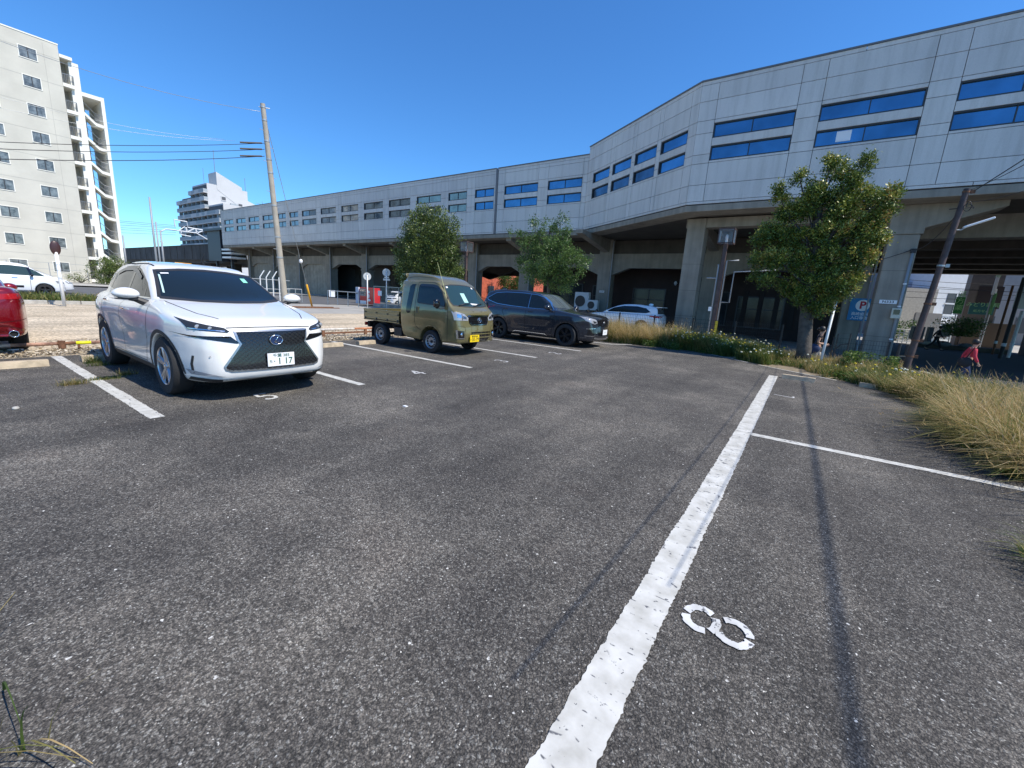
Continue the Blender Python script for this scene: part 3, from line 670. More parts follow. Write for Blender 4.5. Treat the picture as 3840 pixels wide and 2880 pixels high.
for mir in (False, True):
    h1 = P('headlight', [(-.845, .985), (-.80, .862), (-.50, .832), (-.475, .85), (-.52, .885), (-.66, .915), (-.78, .95)], 'f', lamp_dark, .005, .04, mirror=mir)
    for yy, zz_, r_ in ((-.735, .893, .026), (-.645, .878, .022)):
        p, n = C1.at(yy, zz_, 'f', .007); q = [p+Vector((0, math.cos(t)*r_, math.sin(t)*r_)) for t in np.linspace(0, 6.28, 15)[:-1]]
        b = MB(); b.lathe([(.001, .004), (r_*.6, .003), (r_, 0)], c=(0, 0, 0), axis='x', n=18); b.v = [v*1.0+p for v in b.v]
        if mir: b.v = [Vector((v.x, -v.y, v.z)) for v in b.v]
        b.go('projector_lens', lamp_glass, h1, smooth=True)
    C1.strip('chrome_fin', [(-.80, .875), (-.52, .848)], .010, 'f', chrome, .008, h1, mir)
    P('daytime_lamp', [(-.90, .815), (-.80, .778), (-.42, .705), (-.40, .715), (-.475, .79), (-.50, .765), (-.80, .795)], 'f', gloss_bk, .005, .04, mirror=mir)
    P('fog_lamp', [(-.83, .395), (-.62, .335), (-.55, .315), (-.80, .335)], 'f', lamp_glass, .005, .04, mirror=mir)
    C1.strip('bumper_seam', [(-.79, .56), (-.80, .46), (-.79, .35)], .014, 'f', black_pl, .004, mirror=mir)
    C1.strip('hood_seam', [(1.98, -.50), (1.7, -.62), (1.3, -.69), (1.0, -.73)], .010, 't', seam_m, .003, mirror=mir)
    C1.strip('roof_rail', [(.1, -.56), (-.6, -.585), (-1.6, -.53)], .02, 't', seam_m, .004, mirror=mir)
    P('tail_lamp', [(-.86, .99), (-.40, 1.0), (-.45, 1.06), (-.84, 1.09)], 'b', lamp_red, .006, .05, mirror=mir)
C1.strip('hood_seam', [(-.50, .885), (-.2, .893), (.2, .893), (.50, .885)], .010, 'f', seam_m, .003)
C1.strip('lower_lip', [(-.80, .285), (-.5, .26), (0, .25), (.5, .26), (.80, .285)], .04, 'f', black_pl, .006)
P('rear_window', [(-.60, 1.22), (.60, 1.22), (.50, 1.42), (-.50, 1.42)], 'b', car_glass, .004)
p, n = C1.at(-.68, .56, 'f', .002); b = MB(); b.lathe([(.001, .003), (.012, .003), (.012, 0)], axis='x', n=14); b.v = [v+p for v in b.v]; b.go('parking_sensor', mat('sensor_grey', (.4, .4, .4), .4), car)
b = MB(); b.ball((-1.35, 0, 1.615), 1, (.10, .02, .05), 8); b.go('roof_antenna', white_p, car, smooth=True)

# ---- dark grey estate --------------------------------------------------------------------
grey_p = mat('graphite_paint', (.026, .030, .041), .22, .35, coat=1.)
def forester(x, y, z):
    ay = np.abs(y); xf = x+.13*y*y*sm(.3, 1.4, x)+.14*y*y*sm(1.8, 2.3, x)-.10*y*y*sm(-1., -2.2, x); zf = z+.03*y*y
    low = catmull([(2.1, .24), (2.25, .28), (2.31, .42), (2.30, .60), (2.27, .80), (2.22, .93), (2.05, 1.0), (1.6, 1.07), (1.1, 1.13), (.8, 1.14), (0, 1.12), (-1, 1.14), (-2., 1.18), (-2.24, 1.10), (-2.30, .9), (-2.31, .6), (-2.26, .36), (-2.1, .27), (-1, .26), (1, .26)], 5)
    W = interp(z, [(.15, .80), (.3, .86), (.5, .885), (.7, .892), (.85, .90), (1.0, .885), (1.12, .84), (1.2, .78), (1.35, .70)])
    W = W-.012*np.exp(-((z-.55)/.14)**2)*np.exp(-(x/.85)**4)+.02*np.exp(-((x-1.37)/.45)**4)*sm(.95, .7, z)+.02*np.exp(-((x+1.3)/.45)**4)*sm(.95, .7, z)
    W = W-interp(x, [(-2.4, .35), (-2.3, .2), (-2.1, .09), (-1.8, .03), (-1.3, 0), (1.2, 0), (1.7, .03), (2.0, .10), (2.15, .17), (2.27, .29), (2.33, .42), (2.5, .8)])
    d = smax(poly_sd(xf, zf, low), ay-W, .06)
    g_ = catmull([(1.15, 1.08), (.95, 1.18), (.6, 1.40), (.32, 1.56), (.05, 1.64), (-.5, 1.69), (-1.2, 1.70), (-1.75, 1.665), (-2.04, 1.59), (-2.10, 1.5), (-2.24, 1.15), (-2.28, 1.), (-1, .95), (.5, .95)], 5)
    Wg = interp(z, [(.9, .86), (1.1, .82), (1.3, .75), (1.5, .67), (1.62, .60), (1.7, .5)])-interp(x, [(-2.4, .16), (-2.1, .09), (-1.5, .03), (-.6, 0), (.4, .0), (.9, .03), (1.2, .07)])
    d = smin(d, smax(poly_sd(x+.18*y*y*sm(-.2, .6, x)-.06*y*y*sm(-1.4, -2.1, x), z+.04*y*y, g_), ay-Wg, .05), .03)
    for cx_, r_ in ((1.37, .41), (-1.30, .41)): d = smax(d, -smax(np.hypot(x-cx_, z-.345)-r_, .52-ay, .01), .012)
    return d
car = thing('parked_car', 'dark graphite estate car with black wheels, parked beside the dry grass', 'car', (-7.51, 12.62, 0))
C2 = Car(car, forester, (-2.42, -1.02, .14), (2.42, 1.02, 1.78), grey_p, .027); P = C2.patch
wheel_wells(car, (1.37, -1.30), .90, .36)
for x in (1.37, -1.30):
    for s in (-1, 1): make_wheel(car, x, s*.79, .358, .22, s, 'alloy', 6, .68, alloy_bk)
P('windscreen', [(-.70, 1.19), (0, 1.165), (.70, 1.19), (.60, 1.56), (0, 1.60), (-.60, 1.56)], 'f', glass_like('estate_windscreen', (.06, .075, .075), .05), .004, .06)
P('rear_window', [(-.62, 1.2), (.62, 1.2), (.55, 1.52), (-.55, 1.52)], 'b', car_glass, .004)
for mir in (False, True):
    w1 = [(.86, 1.11), (.62, 1.33), (.36, 1.50), (.10, 1.565), (-.5, 1.60), (-1.2, 1.60), (-1.65, 1.56), (-2.02, 1.36), (-1.95, 1.30), (-1.5, 1.19), (-.9, 1.15), (-.1, 1.12)]
    wo_ = P('side_window', w1, 'r', car_glass, .004, .06, mirror=mir); C2.strip('window_trim', w1+[w1[0]], .016, 'r', chrome, .006, wo_, mir)
    for ln in ([(-.17, 1.12), (-.20, 1.58)], [(-1.10, 1.17), (-1.20, 1.59)]): C2.strip('window_pillar', ln, .07, 'r', gloss_bk, .006, wo_, mir)
    C2.strip('pillar_trim', [(-.13, 1.12), (-.15, 1.57)], .014, 'r', chrome, .008, wo_, mir)
    C2.strip('door_seam', [(-.16, 1.10), (-.18, .8), (-.16, .36)], .010, 'r', seam_m, .003, mirror=mir)
    C2.strip('door_seam', [(.92, 1.08), (.93, .9), (.88, .5), (.80, .36)], .010, 'r', seam_m, .003, mirror=mir)
    C2.strip('door_seam', [(-1.12, 1.14), (-1.15, .95), (-.95, .62), (-.86, .36)], .010, 'r', seam_m, .003, mirror=mir)
    C2.strip('sill_trim', [(.93, .30), (-.90, .30)], .10, 'r', black_pl, .006, mirror=mir)
    C2.strip('sill_chrome', [(.70, .28), (.62, .325), (-.55, .335), (-.68, .29)], .016, 'r', chrome, .012, mirror=mir)
    for cx_ in (1.37, -1.30): C2.strip('arch_trim', [(cx_+.445*math.cos(a), .345+.445*math.sin(a)) for a in np.linspace(-.2, math.pi+.2, 22)], .07, 'r', black_pl, .006, mirror=mir)
    for hx, hz in ((.02, 1.0), (-1.02, 1.04)):
        p, n = C2.at(hx, hz, 'l' if mir else 'r', .02); b = MB(); b.obox(p, (1, 0, .03), n, (0, 0, 1), .19, .018, .03); b.go('door_handle', grey_p, car, bevel=.008)
    sg = 1 if mir else -1; mr = MB(); mr.ball((.74, sg*1.0, 1.19), 1, (.09, .12, .085), 9); mo = mr.go('mirror', grey_p, car, smooth=True)
    b = MB(); b.path([(.76, sg*.83, 1.10), (.74, sg*.93, 1.13)], .03, 8); b.go('mirror_arm', black_pl, mo)
    b = MB(); b.box((.655, sg*.92, 1.14), (.66, sg*1.08, 1.24)); b.go('mirror_glass', chrome, mo)
    hl = P('headlight', [(-.84, .985), (-.46, .90), (-.42, .80), (-.55, .765), (-.70, .80), (-.80, .86)], 'f', lamp_glass, .005, .04, mirror=mir)
    P('lamp_surround', [(-.62, .87), (-.47, .84), (-.47, .80), (-.60, .79)], 'f', lamp_dark, .008, .04, parent=hl, mirror=mir)
    P('fog_lamp', [(-.76, .60), (-.52, .62), (-.50, .58), (-.62, .42), (-.76, .43)], 'f', gloss_bk, .005, .04, mirror=mir)
    C2.strip('fog_trim', [(-.78, .62), (-.52, .64)], .014, 'f', chrome, .007, mirror=mir)
    C2.strip('fog_trim', [(-.78, .40), (-.58, .40), (-.48, .50)], .016, 'f', chrome, .007, mirror=mir)
    P('tail_lamp', [(-.86, .95), (-.45, .97), (-.45, 1.08), (-.84, 1.12)], 'b', lamp_red, .006, .05, mirror=mir)
    C2.strip('roof_rail', [(-.1, -.53), (-1.0, -.54), (-1.9, -.50)], .03, 't', black_pl, .02, mirror=mir)
g2 = P('grille', [(-.36, .915), (.36, .915), (.40, .85), (.36, .68), (-.36, .68), (-.40, .85)], 'f', gloss_bk, .005, .05)
for i in range(5): C2.strip('grille_bar', [(-.36, .71+.042*i), (.36, .71+.042*i)], .010, 'f', alloy_bk, .010, g2)
p, n = C2.at(0, .81, 'f', .012); b = MB(); b.lathe([(.001, .004), (.06, .003), (.065, -.004)], axis='x', n=28); b.v = [Vector((v.x, v.y, v.z*.6))+p for v in b.v]; b.go('emblem', alloy, car, smooth=True)
P('air_intake', [(-.42, .56), (.42, .56), (.36, .40), (-.36, .40)], 'f', gloss_bk, .005, .05)
C2.strip('skid_plate', [(-.55, .34), (-.3, .315), (0, .31), (.3, .315), (.55, .34)], .05, 'f', alloy, .012)
p, n = C2.at(-.02, .51, 'f', .03); pl = plate(car, p, (1, 0, 0), plate_w)
plate_text(pl, p, Vector((1, 0, 0)), '■', .05, ink_g, -.01, 0)
b = MB(); b.ball((-1.75, 0, 1.70), 1, (.10, .02, .05), 8); b.go('roof_antenna', grey_p, car, smooth=True)

# ---- olive kei pickup ------------------------------------------------------------------------
olive_p = mat('olive_metallic_paint', (.195, .168, .075), .26, .35, coat=1.)
def cab(x, y, z):
    ay = np.abs(y); xf = x+.10*y*y*sm(.4, 1.2, x)+.14*y**4*sm(1, 1.6, x)
    pr = catmull([(1.50, .33), (1.64, .32), (1.68, .42), (1.675, .62), (1.655, .80), (1.63, .95), (1.585, 1.05), (1.47, 1.13), (1.33, 1.26), (1.10, 1.50), (.94, 1.66), (.72, 1.79), (.35, 1.865), (-.05, 1.885), (-.28, 1.88), (-.36, 1.82), (-.35, 1.4), (-.32, .8), (-.27, .5), (-.12, .33), (.4, .30), (1.0, .30)], 5)
    d = poly_sd(xf, z+.035*y*y, pr)
    W = interp(z, [(.2, .70), (.35, .725), (.6, .733), (.9, .735), (1.05, .728), (1.2, .705), (1.4, .672), (1.6, .635), (1.68, .60), (1.8, .55), (1.9, .5)])
    W = W-interp(x, [(-.5, .03), (-.3, .0), (1.0, 0), (1.35, .012), (1.52, .045), (1.62, .10), (1.68, .18), (1.75, .3)])
    W = W-.055*sm(1.67, 1.71, z)*sm(1.2, .9, x)       # stepped high roof
    W = W-.012*np.exp(-((z-.62)/.16)**2)*sm(-.4, .1, x)*sm(1.3, .9, x)
    d = smax(d, ay-W, .045)
    d = smax(d, -smax(np.hypot(x-.77, z-.30)-.345, .42-ay, .01), .012)
    return d
TX = Vector((-8.05, 7.74, 0))
car = thing('parked_truck', 'olive green kei pickup truck with a high roof, yellow plate 30-79 and an open bed', 'pickup truck', TX)
C3 = Car(car, cab, (-.64, -.86, .2), (1.80, .86, 1.95), olive_p, .02, name='cab'); P = C3.patch
for x in (.77, -1.14):
    for s in (-1, 1): make_wheel(car, x, s*.655, .275, .155, s, 'steel', 5, .62)
fr = [(-.60, 1.17), (-.3, 1.15), (0, 1.145), (.3, 1.15), (.60, 1.17), (.625, 1.25), (.52, 1.60), (.3, 1.635), (0, 1.645), (-.3, 1.635), (-.52, 1.60), (-.625, 1.25)]
ws = P('windscreen', fr, 'f', glass_like('truck_windscreen', (.02, .045, .05), .04), .004, .06); C3.strip('windscreen_edge', fr+[fr[0]], .022, 'f', black_pl, .006, ws)
P('papers', [(-.16, 1.45), (-.02, 1.45), (-.06, 1.24), (-.20, 1.24)], 'f', mat('paper_green', (.35, .6, .55), .6), .007, parent=ws)
P('papers', [(.02, 1.19), (.30, 1.19), (.24, 1.215), (-.02, 1.225)], 'f', plate_w, .007, parent=ws)
P('inspection_sticker', [(-.50, 1.55), (-.44, 1.56), (-.44, 1.59), (-.50, 1.58)], 'f', plate_w, .008, parent=ws)
P('inspection_sticker', [(.40, 1.57), (.45, 1.565), (.45, 1.60), (.40, 1.605)], 'f', plate_w, .008, parent=ws)
for a in ((-.46, 1.18, -.08, 1.20), (.02, 1.17, .42, 1.21)):
    b = MB(); p0, _ = C3.at(a[0], a[1]-.02, 'f', .02); p1, _ = C3.at(a[2], a[3]+.0, 'f', .03); b.path([p0, (p0+p1)/2+Vector((.01, 0, .015)), p1], [.012, .012, .008], 6); b.go('wiper', black_pl, car, smooth=True)
for mir in (False, True):
    sw = [(1.22, 1.13), (1.20, 1.21), (1.06, 1.45), (.92, 1.57), (.78, 1.61), (.36, 1.61), (.31, 1.58), (.30, 1.21), (.33, 1.17), (.80, 1.15)]
    wo_ = P('side_window', sw, 'r', car_glass, .005, .06, mirror=mir); C3.strip('window_seal', sw+[sw[0]], .02, 'r', black_pl, .006, wo_, mir)
    C3.strip('wind_deflector', [(1.02, 1.47), (.90, 1.565), (.77, 1.59), (.36, 1.59)], .06, 'r', glass_like('smoked_visor', (.02, .03, .045), .1), .013, wo_, mir)
    qw = [(.17, 1.58), (.20, 1.61), (.05, 1.605), (-.02, 1.55), (-.08, .95), (-.02, .90), (.07, .92), (.10, 1.0)]
    P('rear_quarter_window', qw, 'r', car_glass, .005, .06, mirror=mir)
    for ln in ([(.26, 1.66), (.235, 1.2), (.235, .72), (.27, .62), (.34, .56), (.44, .53)], [(.26, 1.665), (.75, 1.672), (.97, 1.60), (1.16, 1.40), (1.30, 1.17), (1.315, .9), (1.31, .34)]): C3.strip('door_seam', ln, .009, 'r', seam_m, .003, mirror=mir)
    C3.strip('arch_lip', [(.77+.36*math.cos(a), .30+.36*math.sin(a)) for a in np.linspace(0, math.pi, 20)], .02, 'r', olive_p, .010, mirror=mir)
    p, n = C3.at(.33, 1.00, 'l' if mir else 'r', .006); b = MB(); b.obox(p, (1, 0, 0), n, (0, 0, 1), .10, .016, .16); b.go('door_handle', mat('olive_dark', (.09, .08, .04), .4), car, bevel=.01)
    sg = 1 if mir else -1; b = MB(); b.ball((1.13, sg*.89, 1.19), 1, (.05, .085, .115), 8); mo = b.go('mirror', gloss_bk, car, smooth=True)
    b = MB(); b.path([(1.20, sg*.71, 1.10), (1.17, sg*.82, 1.08), (1.13, sg*.87, 1.11)], .016, 6); b.go('mirror_arm', black_pl, mo)
    b = MB(); b.box((1.075, sg*.83, 1.11), (1.08, sg*.95, 1.27)); b.go('mirror_glass', chrome, mo)
    hl = P('headlight', [(-.71, 1.035), (-.70, .845), (-.38, .835), (-.36, .90), (-.47, .985), (-.60, 1.02)], 'f', lamp_glass, .007, .04, mirror=mir)
    for q in ([(-.66, .99), (-.56, .97), (-.56, .90), (-.66, .91)], [(-.52, .95), (-.42, .92), (-.42, .87), (-.52, .88)]): P('lamp_reflector', q, 'f', chrome, .010, .04, parent=hl, mirror=mir)
    C3.strip('lamp_divider', [(-.54, .85), (-.54, .99)], .014, 'f', lamp_dark, .012, hl, mir)
    fg = P('fog_lamp', [(-.66, .61), (-.50, .605), (-.50, .44), (-.64, .44)], 'f', gloss_bk, .006, .04, mirror=mir)
    p, n = C3.at(-.575, .52, 'f', .01); b = MB(); b.lathe([(.001, .015), (.03, .012), (.045, 0)], axis='x', n=18); b.v = [v+p for v in b.v]
    if mir: b.v = [Vector((v.x, -v.y, v.z)) for v in b.v]
    b.go('fog_lens', chrome, fg, smooth=True)
    C3.strip('fog_trim', [(-.67, .62), (-.66, .43), (-.50, .43)], .02, 'f', chrome, .012, fg, mir)
    C3.strip('bumper_crease', [(-.69, .72), (-.52, .71), (-.47, .68), (-.46, .58), (-.45, .36)], .012, 'f', mat('olive_dark', (.09, .08, .04), .4), .004, mirror=mir)
    C3.strip('bonnet_vent', [(-.16, 1.045), (-.14, 1.045)], .02, 'f', seam_m, .004, mirror=mir)
g3 = P('grille', [(-.36, .935), (.36, .935), (.345, .78), (.28, .735), (-.28, .735), (-.345, .78)], 'f', gloss_bk, .006, .05)
C3.strip('grille_chrome', [(-.38, .945), (.38, .945)], .035, 'f', chrome, .016, g3)
C3.strip('grille_chrome', [(-.33, .80), (-.28, .745), (.28, .745), (.33, .80)], .016, 'f', chrome, .016, g3)
C3.strip('grille_bar', [(-.33, .84), (.33, .84)], .008, 'f', alloy_bk, .012, g3)
p, n = C3.at(0, .845, 'f', .022); b = MB(); b.path([p+Vector((0, .06*math.cos(t), .055*math.sin(t))) for t in np.linspace(0, 2*math.pi, 29)], .008, 6)
b.path([p+Vector((.003, -.022, -.04)), p+Vector((.003, -.012, .04)), p+Vector((.003, .03, .022)), p+Vector((.003, .012, -.006)), p+Vector((.003, -.012, -.002))], .0075, 6); b.go('emblem', chrome, car, smooth=True)
ik = P('air_intake', [(-.28, .575), (.44, .575), (.42, .42), (.30, .35), (-.24, .35)], 'f', gloss_bk, .005, .05)
for z_ in (.525, .445): C3.strip('intake_bar', [(-.27, z_), (.42, z_)], .026, 'f', olive_p, .014, ik)
for y_ in (-.1, .06, .22, .36): C3.strip('intake_bar', [(y_, .37), (y_, .57)], .008, 'f', olive_p, .012, ik)
p, n = C3.at(-.20, .405, 'f', .03); pc = Vector((p.x+.005, -.20, .425)); pl = plate(car, pc, (1, 0, 0), plate_y)
for body, sz, ox, oz, sx in (('習志野 480', .046, 0, .048, 1.), ('き', .042, -.135, -.025, 1.), ('30-79', .112, .022, -.024, .98)): plate_text(pl, pc, Vector((1, 0, 0)), body, sz, ink_k, ox, oz, sx)
C3.strip('roof_crease', [(.9, -.50), (.4, -.525), (-.26, -.52)], .010, 't', mat('olive_dark', (.09, .08, .04), .4), .003); C3.strip('roof_crease', [(.9, .50), (.4, .525), (-.26, .52)], .010, 't', mat('olive_dark', (.09, .08, .04), .4), .003)
b = MB(); b.path([(1.16, -.62, 1.30), (1.12, -.64, 1.50)], .009, 6); b.path([(1.12, -.64, 1.50), (.90, -.68, 2.12)], [.005, .0035], 5); b.go('antenna', mat('antenna_cream', (.55, .55, .25), .5), car)
# cargo bed
b = MB(); y0 = -.705; y1 = .705; x0 = -1.85; x1 = -.38
b.box((x0, y0, .60), (x1, y1, .655))
for y in (y0, y1):
    s = 1 if y > 0 else -1
    b.box((x0, y, .62), (x1, y-s*.035, .90)); b.box((x0, y+s*.012, .87), (x1, y-s*.045, .905))
    b.box((x0+.01, y+s*.010, .77), (x1-.01, y, .80)); b.box((x0+.01, y+s*.010, .65), (x1-.01, y, .69)); b.box((x0, y+s*.014, .60), (x1, y-s*.03, .635))
b.box((x0, y0, .62), (x0+.035, y1, .90)); b.box((x0-.01, y0, .87), (x0+.045, y1, .905)); b.box((x1-.03, y0, .6), (x1, y1, .90))
b.go('cargo_bed', olive_p, car, bevel=.005)
b = MB()
for s in (-1, 1):
    for hx in (-1.77, -1.3, -.85, -.44): b.box((hx-.02, s*.712, .62), (hx+.02, s*.73, .68)); b.box((hx-.018, s*.715, .80), (hx+.018, s*.725, .83))
b.go('bed_latches', black_pl, car, bevel=.003)
b = MB(); b.box((-1.82, -.30, .40), (-.20, -.22, .58)); b.box((-1.82, .22, .40), (-.20, .30, .58)); b.box((-1.5, -.6, .55), (-.45, .6, .60)); b.tube((-1.14, -.6, .27), (-1.14, .6, .27), .04); b.box((-.60, -.30, .25), (1.0, .30, .50))
b.box((-1.84, -.6, .40), (-1.76, .6, .56)); b.go('chassis', black_pl, car)
b = MB(); b.box((-.62, -.69, .28), (-.32, -.45, .50)); b.box((-.62, .45, .28), (-.3, .69, .50)); b.go('battery_box', black_pl, car, bevel=.01)
for s in (-1, 1):
    b = MB(); pts = [(-1.14+.36*math.cos(a), .33+.33*math.sin(a)) for a in np.linspace(.35, math.pi*1.03, 12)]
    for (a0, c0), (a1, c1) in zip(pts[:-1], pts[1:]): b.add([(a0, s*.56, c0), (a0, s*.72, c0), (a1, s*.72, c1), (a1, s*.56, c1)], [(0, 1, 2, 3)])
    b.box((-1.505, s*.56, .17), (-1.495, s*.72, .36)); b.go('mudguard', black_pl, car)
b = MB(); b.box((-1.89, -.66, .44), (-1.84, -.46, .53)); b.box((-1.89, .46, .44), (-1.84, .66, .53)); b.go('tail_lamp', lamp_red, car)
# torii bar behind cab
b = MB(); b.path([(-.33, -.50, 1.78), (-.39, -.50, 1.85), (-.40, 0, 1.885), (-.39, .50, 1.85), (-.33, .50, 1.78)], .02, 6); b.go('roof_spoiler', olive_p, car, smooth=True)
# ------------------------------------------------------------------ the station building
def panel_gen(N, L, src, noise, ramp, mul, col, cur, b):
    mp = N.new('ShaderNodeMapping'); mp.inputs['Scale'].default_value = (2.6, 2.6, .22); L.new(src, mp.inputs[0])
    c = mul(col, ramp(noise(1.3, 6, mp.outputs[0], .65), [(.34, (.88, .88, .87)), (.52, (1, 1, 1)), (.75, (1.04, 1.04, 1.04))]))
    c = mul(c, ramp(noise(90, 2), [(.35, (.90, .90, .90)), (.65, (1.08, 1.08, 1.08))]))
    return mul(c, ramp(noise(.25, 2), [(.35, (.93, .93, .94)), (.65, (1.04, 1.04, 1.03))]))
panel = mat('facade_panel', (.63, .61, .57), .7, gen=panel_gen)
joint_m = mat('facade_joint', (.13, .13, .13), .8)
win_fr = mat('window_frame_dark', (.035, .036, .038), .45)
sky_glass = mat('facade_glass_blue', (.11, .25, .39), .05, .85, var=.3, vscale=.7)
pale_glass = mat('facade_glass_pale', (.22, .26, .28), .08, .25, var=.45, vscale=1.4, coat=.6)
mid_glass = mat('facade_glass_mid', (.09, .14, .20), .05, .8, var=.5, vscale=1.)
coping = mat('coping_metal', (.16, .16, .165), .5, .3)
soffit_m = mat('soffit_concrete', (.10, .088, .07), .85, var=.25, vscale=.8)  # underside shade put into the colour: base lowered to read darker
S_ = thing('station_building', 'long grey panelled station building with twin rows of windows, raised over the road', 'building', (0, 0, 0))
YL, YR = 30.63, 24.65; PA, PB = Vector((-15.3, YL, 0)), Vector((-6.3, YR, 0))
core = MB(); core.prism([(-81, YL+.18), (-15.3+.04, YL+.18), (-6.23, YR+.18), (46, YR+.18), (46, 52), (-81, 52)], 'z', 6.62, 12.1); core.prism([(-15.28, YL+.18), (-6.23, YR+.18), (46, YR+.18), (46, YR+.5), (-6.1, YR+.5), (-15.1, YL+.5)], 'z', 12.17, 12.70); core.go('core', joint_m, S_)
rf = MB(); rf.prism([(-80.9, YL+.2), (-15.2, YL+.2), (-6.2, YR+.2), (45.9, YR+.2), (45.9, 51.9), (-80.9, 51.9)], 'z', 12.1, 12.16); rf.go('roof', soffit_m, S_)
def fac(o, d, n, s0, s1, z0, z1, th=.05, back=0.):     # box on a facade plane: s along d, th outwards
    o, d, n = Vector(o), Vector(d), Vector(n); c = o+d*(s0+s1)/2+n*(th/2-back); c.z = (z0+z1)/2
    return c, d, n, (0, 0, 1), abs(s1-s0), th, z1-z0
pan = MB(); cop = MB(); G_ = .011
def rect(o, d, n, s0, s1, z0, z1): pan.cur = random.choice([0, 0, 0, 1, 2]); pan.obox(*fac(o, d, n, s0+G_, s1-G_, z0+G_, z1-G_, .06, 0.06+.0))
def window(o, d, n, s0, s1, z0, z1, gl, two=True):
    b = MB(); f = .05
    for a in ((s0, s1, z0, z0+f), (s0, s1, z1-f, z1), (s0, s0+f, z0+f, z1-f), (s1-f, s1, z0+f, z1-f)): b.obox(*fac(o, d, n, *a, .12, .15))
    if two: b.obox(*fac(o, d, n, (s0+s1)/2-.02, (s0+s1)/2+.02, z0+f, z1-f, .05, .13))
    w_ = b.go('window', win_fr, S_)
    b = MB(); b.obox(*fac(o, d, n, s0+.03, s1-.03, z0+.03, z1-.03, .02, .14)); b.go('pane', gl, w_)
def band(o, d, n, length, top, wins, mull=(.50,), extra_rows=(), one=False, glf=None):
    """wins: list of (s0,s1); full facade strip from z 6.85 to top"""
    for z0, z1 in ((6.86, 7.0),): 
        s = 0
        while s < length-.01: e = min(length, s+5.4); rect(o, d, n, s, e, z0, z1); s = e
    cuts = sorted(set([0]+[q for w_ in wins for q in w_ if 0 < q < length]+[length]))
    for z0, z1 in ((7.0, 7.82), (7.82, 8.86), (10.90, 11.80), (11.80, top-.22))+tuple(extra_rows):
        if z1-z0 < .1: continue
        for a, c in zip(cuts[:-1], cuts[1:]): rect(o, d, n, a, c, z0, z1)
    s = 0
    while s < length-.01: e = min(length, s+6.5); rect(o, d, n, s, e, top-.22, top-.04); s = e
    cop.obox(*fac(o, d, n, -.02, length+.02, top-.04, top+.03, .10, .06))
    prev = 0
    for i, (a, c) in enumerate(wins):
        a2, c2 = max(a, 0), min(c, length)
        if a2-prev > .02:
            for z0, z1 in ((8.86, 9.30), (9.30, 10.30), (10.30, 10.90)): rect(o, d, n, prev, a2, z0, z1)
        for z0, z1 in ((8.86, 8.97), (9.66, 10.04), (10.73, 10.90)): rect(o, d, n, a2, c2, z0, z1)
        for lo, hi in ((8.97, 9.66), (10.04, 10.73)): window(o, d, n, a2, c2, lo, hi, glf(i, lo) if glf else sky_glass, not one)
        prev = c2
    if length-prev > .02:
        for z0, z1 in ((8.86, 9.30), (9.30, 10.30), (10.30, 10.90)): rect(o, d, n, prev, length, z0, z1)
ol = (-81, YL, 0); X_ = (1, 0, 0); N_ = (0, -1, 0)
LW = [(-79.8, -76.5), (-75.4, -72.2), (-71.2, -67.9), (-66.8, -63.55), (-62.45, -60.2), (-59.25, -57.0), (-56.05, -52.7), (-51.65, -48.35), (-47.25, -43.95), (-42.88, -39.53), (-38.53, -35.15), (-34.17, -30.77), (-29.77, -27.43), (-26.45, -24.25)]
random.seed(3)
band(ol, X_, N_, -24.08+81, 12.27, [(a+81, c+81) for a, c in LW], glf=lambda i, lo: pale_glass if i < 9 else (mid_glass if i < 11 else random.choice([mid_glass, sky_glass])))
band((-23.86, YL, 0), X_, N_, 23.86-15.3, 12.27, [(.75, 4.16), (5.1, 8.15)])
d2 = (PB-PA).normalized(); n2 = Vector((d2.y, -d2.x, 0)); LA = (PB-PA).length
band(PA, d2, n2, LA, 12.78, [(.82, 2.95), (3.30, 5.37), (5.73, 7.78), (8.12, 10.22)], one=True, glf=lambda i, lo: mid_glass if i < 3 and lo < 9.5 else sky_glass)
band((-6.3, YR, 0), X_, N_, 44, 12.78, [(.84+4.43*i, 4.34+4.43*i) for i in range(9)])
pan.go('wall_panels', [panel, mat('facade_panel_light', (.65, .63, .59), .7, gen=panel_gen), mat('facade_panel_dull', (.605, .585, .545), .7, gen=panel_gen)], S_)
cop.box((-24.08, YL-.04, 6.86), (-23.86, YL-.02, 12.25)); cop.box((-81.06, YL, 6.86), (-81.0, 51, 12.2)); cop.go('coping', coping, S_)
b = MB(); b.box((-24.06, YL-.03, 6.86), (-23.88, YL+.03, 12.2)); b.go('expansion_joint', seam_m, S_)
b = MB(); b.prism([(-80.98, YL+.02), (-15.3, YL+.02), (-6.3, YR+.02), (46, YR+.02), (46, YR+1.3), (-5.8, YR+1.3), (-15, YL+1.3), (-80.98, YL+1.3)], 'z', 6.50, 6.82); b.go('edge_beam', conc, S_, bevel=.02)
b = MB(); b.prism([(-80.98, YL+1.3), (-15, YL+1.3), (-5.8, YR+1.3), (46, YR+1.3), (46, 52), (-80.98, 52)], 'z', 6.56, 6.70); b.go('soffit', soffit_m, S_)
b = MB(); b.box((-5.85, YR-.01, 6.1), (-5.8, YR, 6.2)) if False else None
# small sheet of paper behind one pane
b = MB(); b.box((-.25, YR+.105, 9.12), (.28, YR+.115, 9.55)); b.go('window_notice', plate_w, S_)

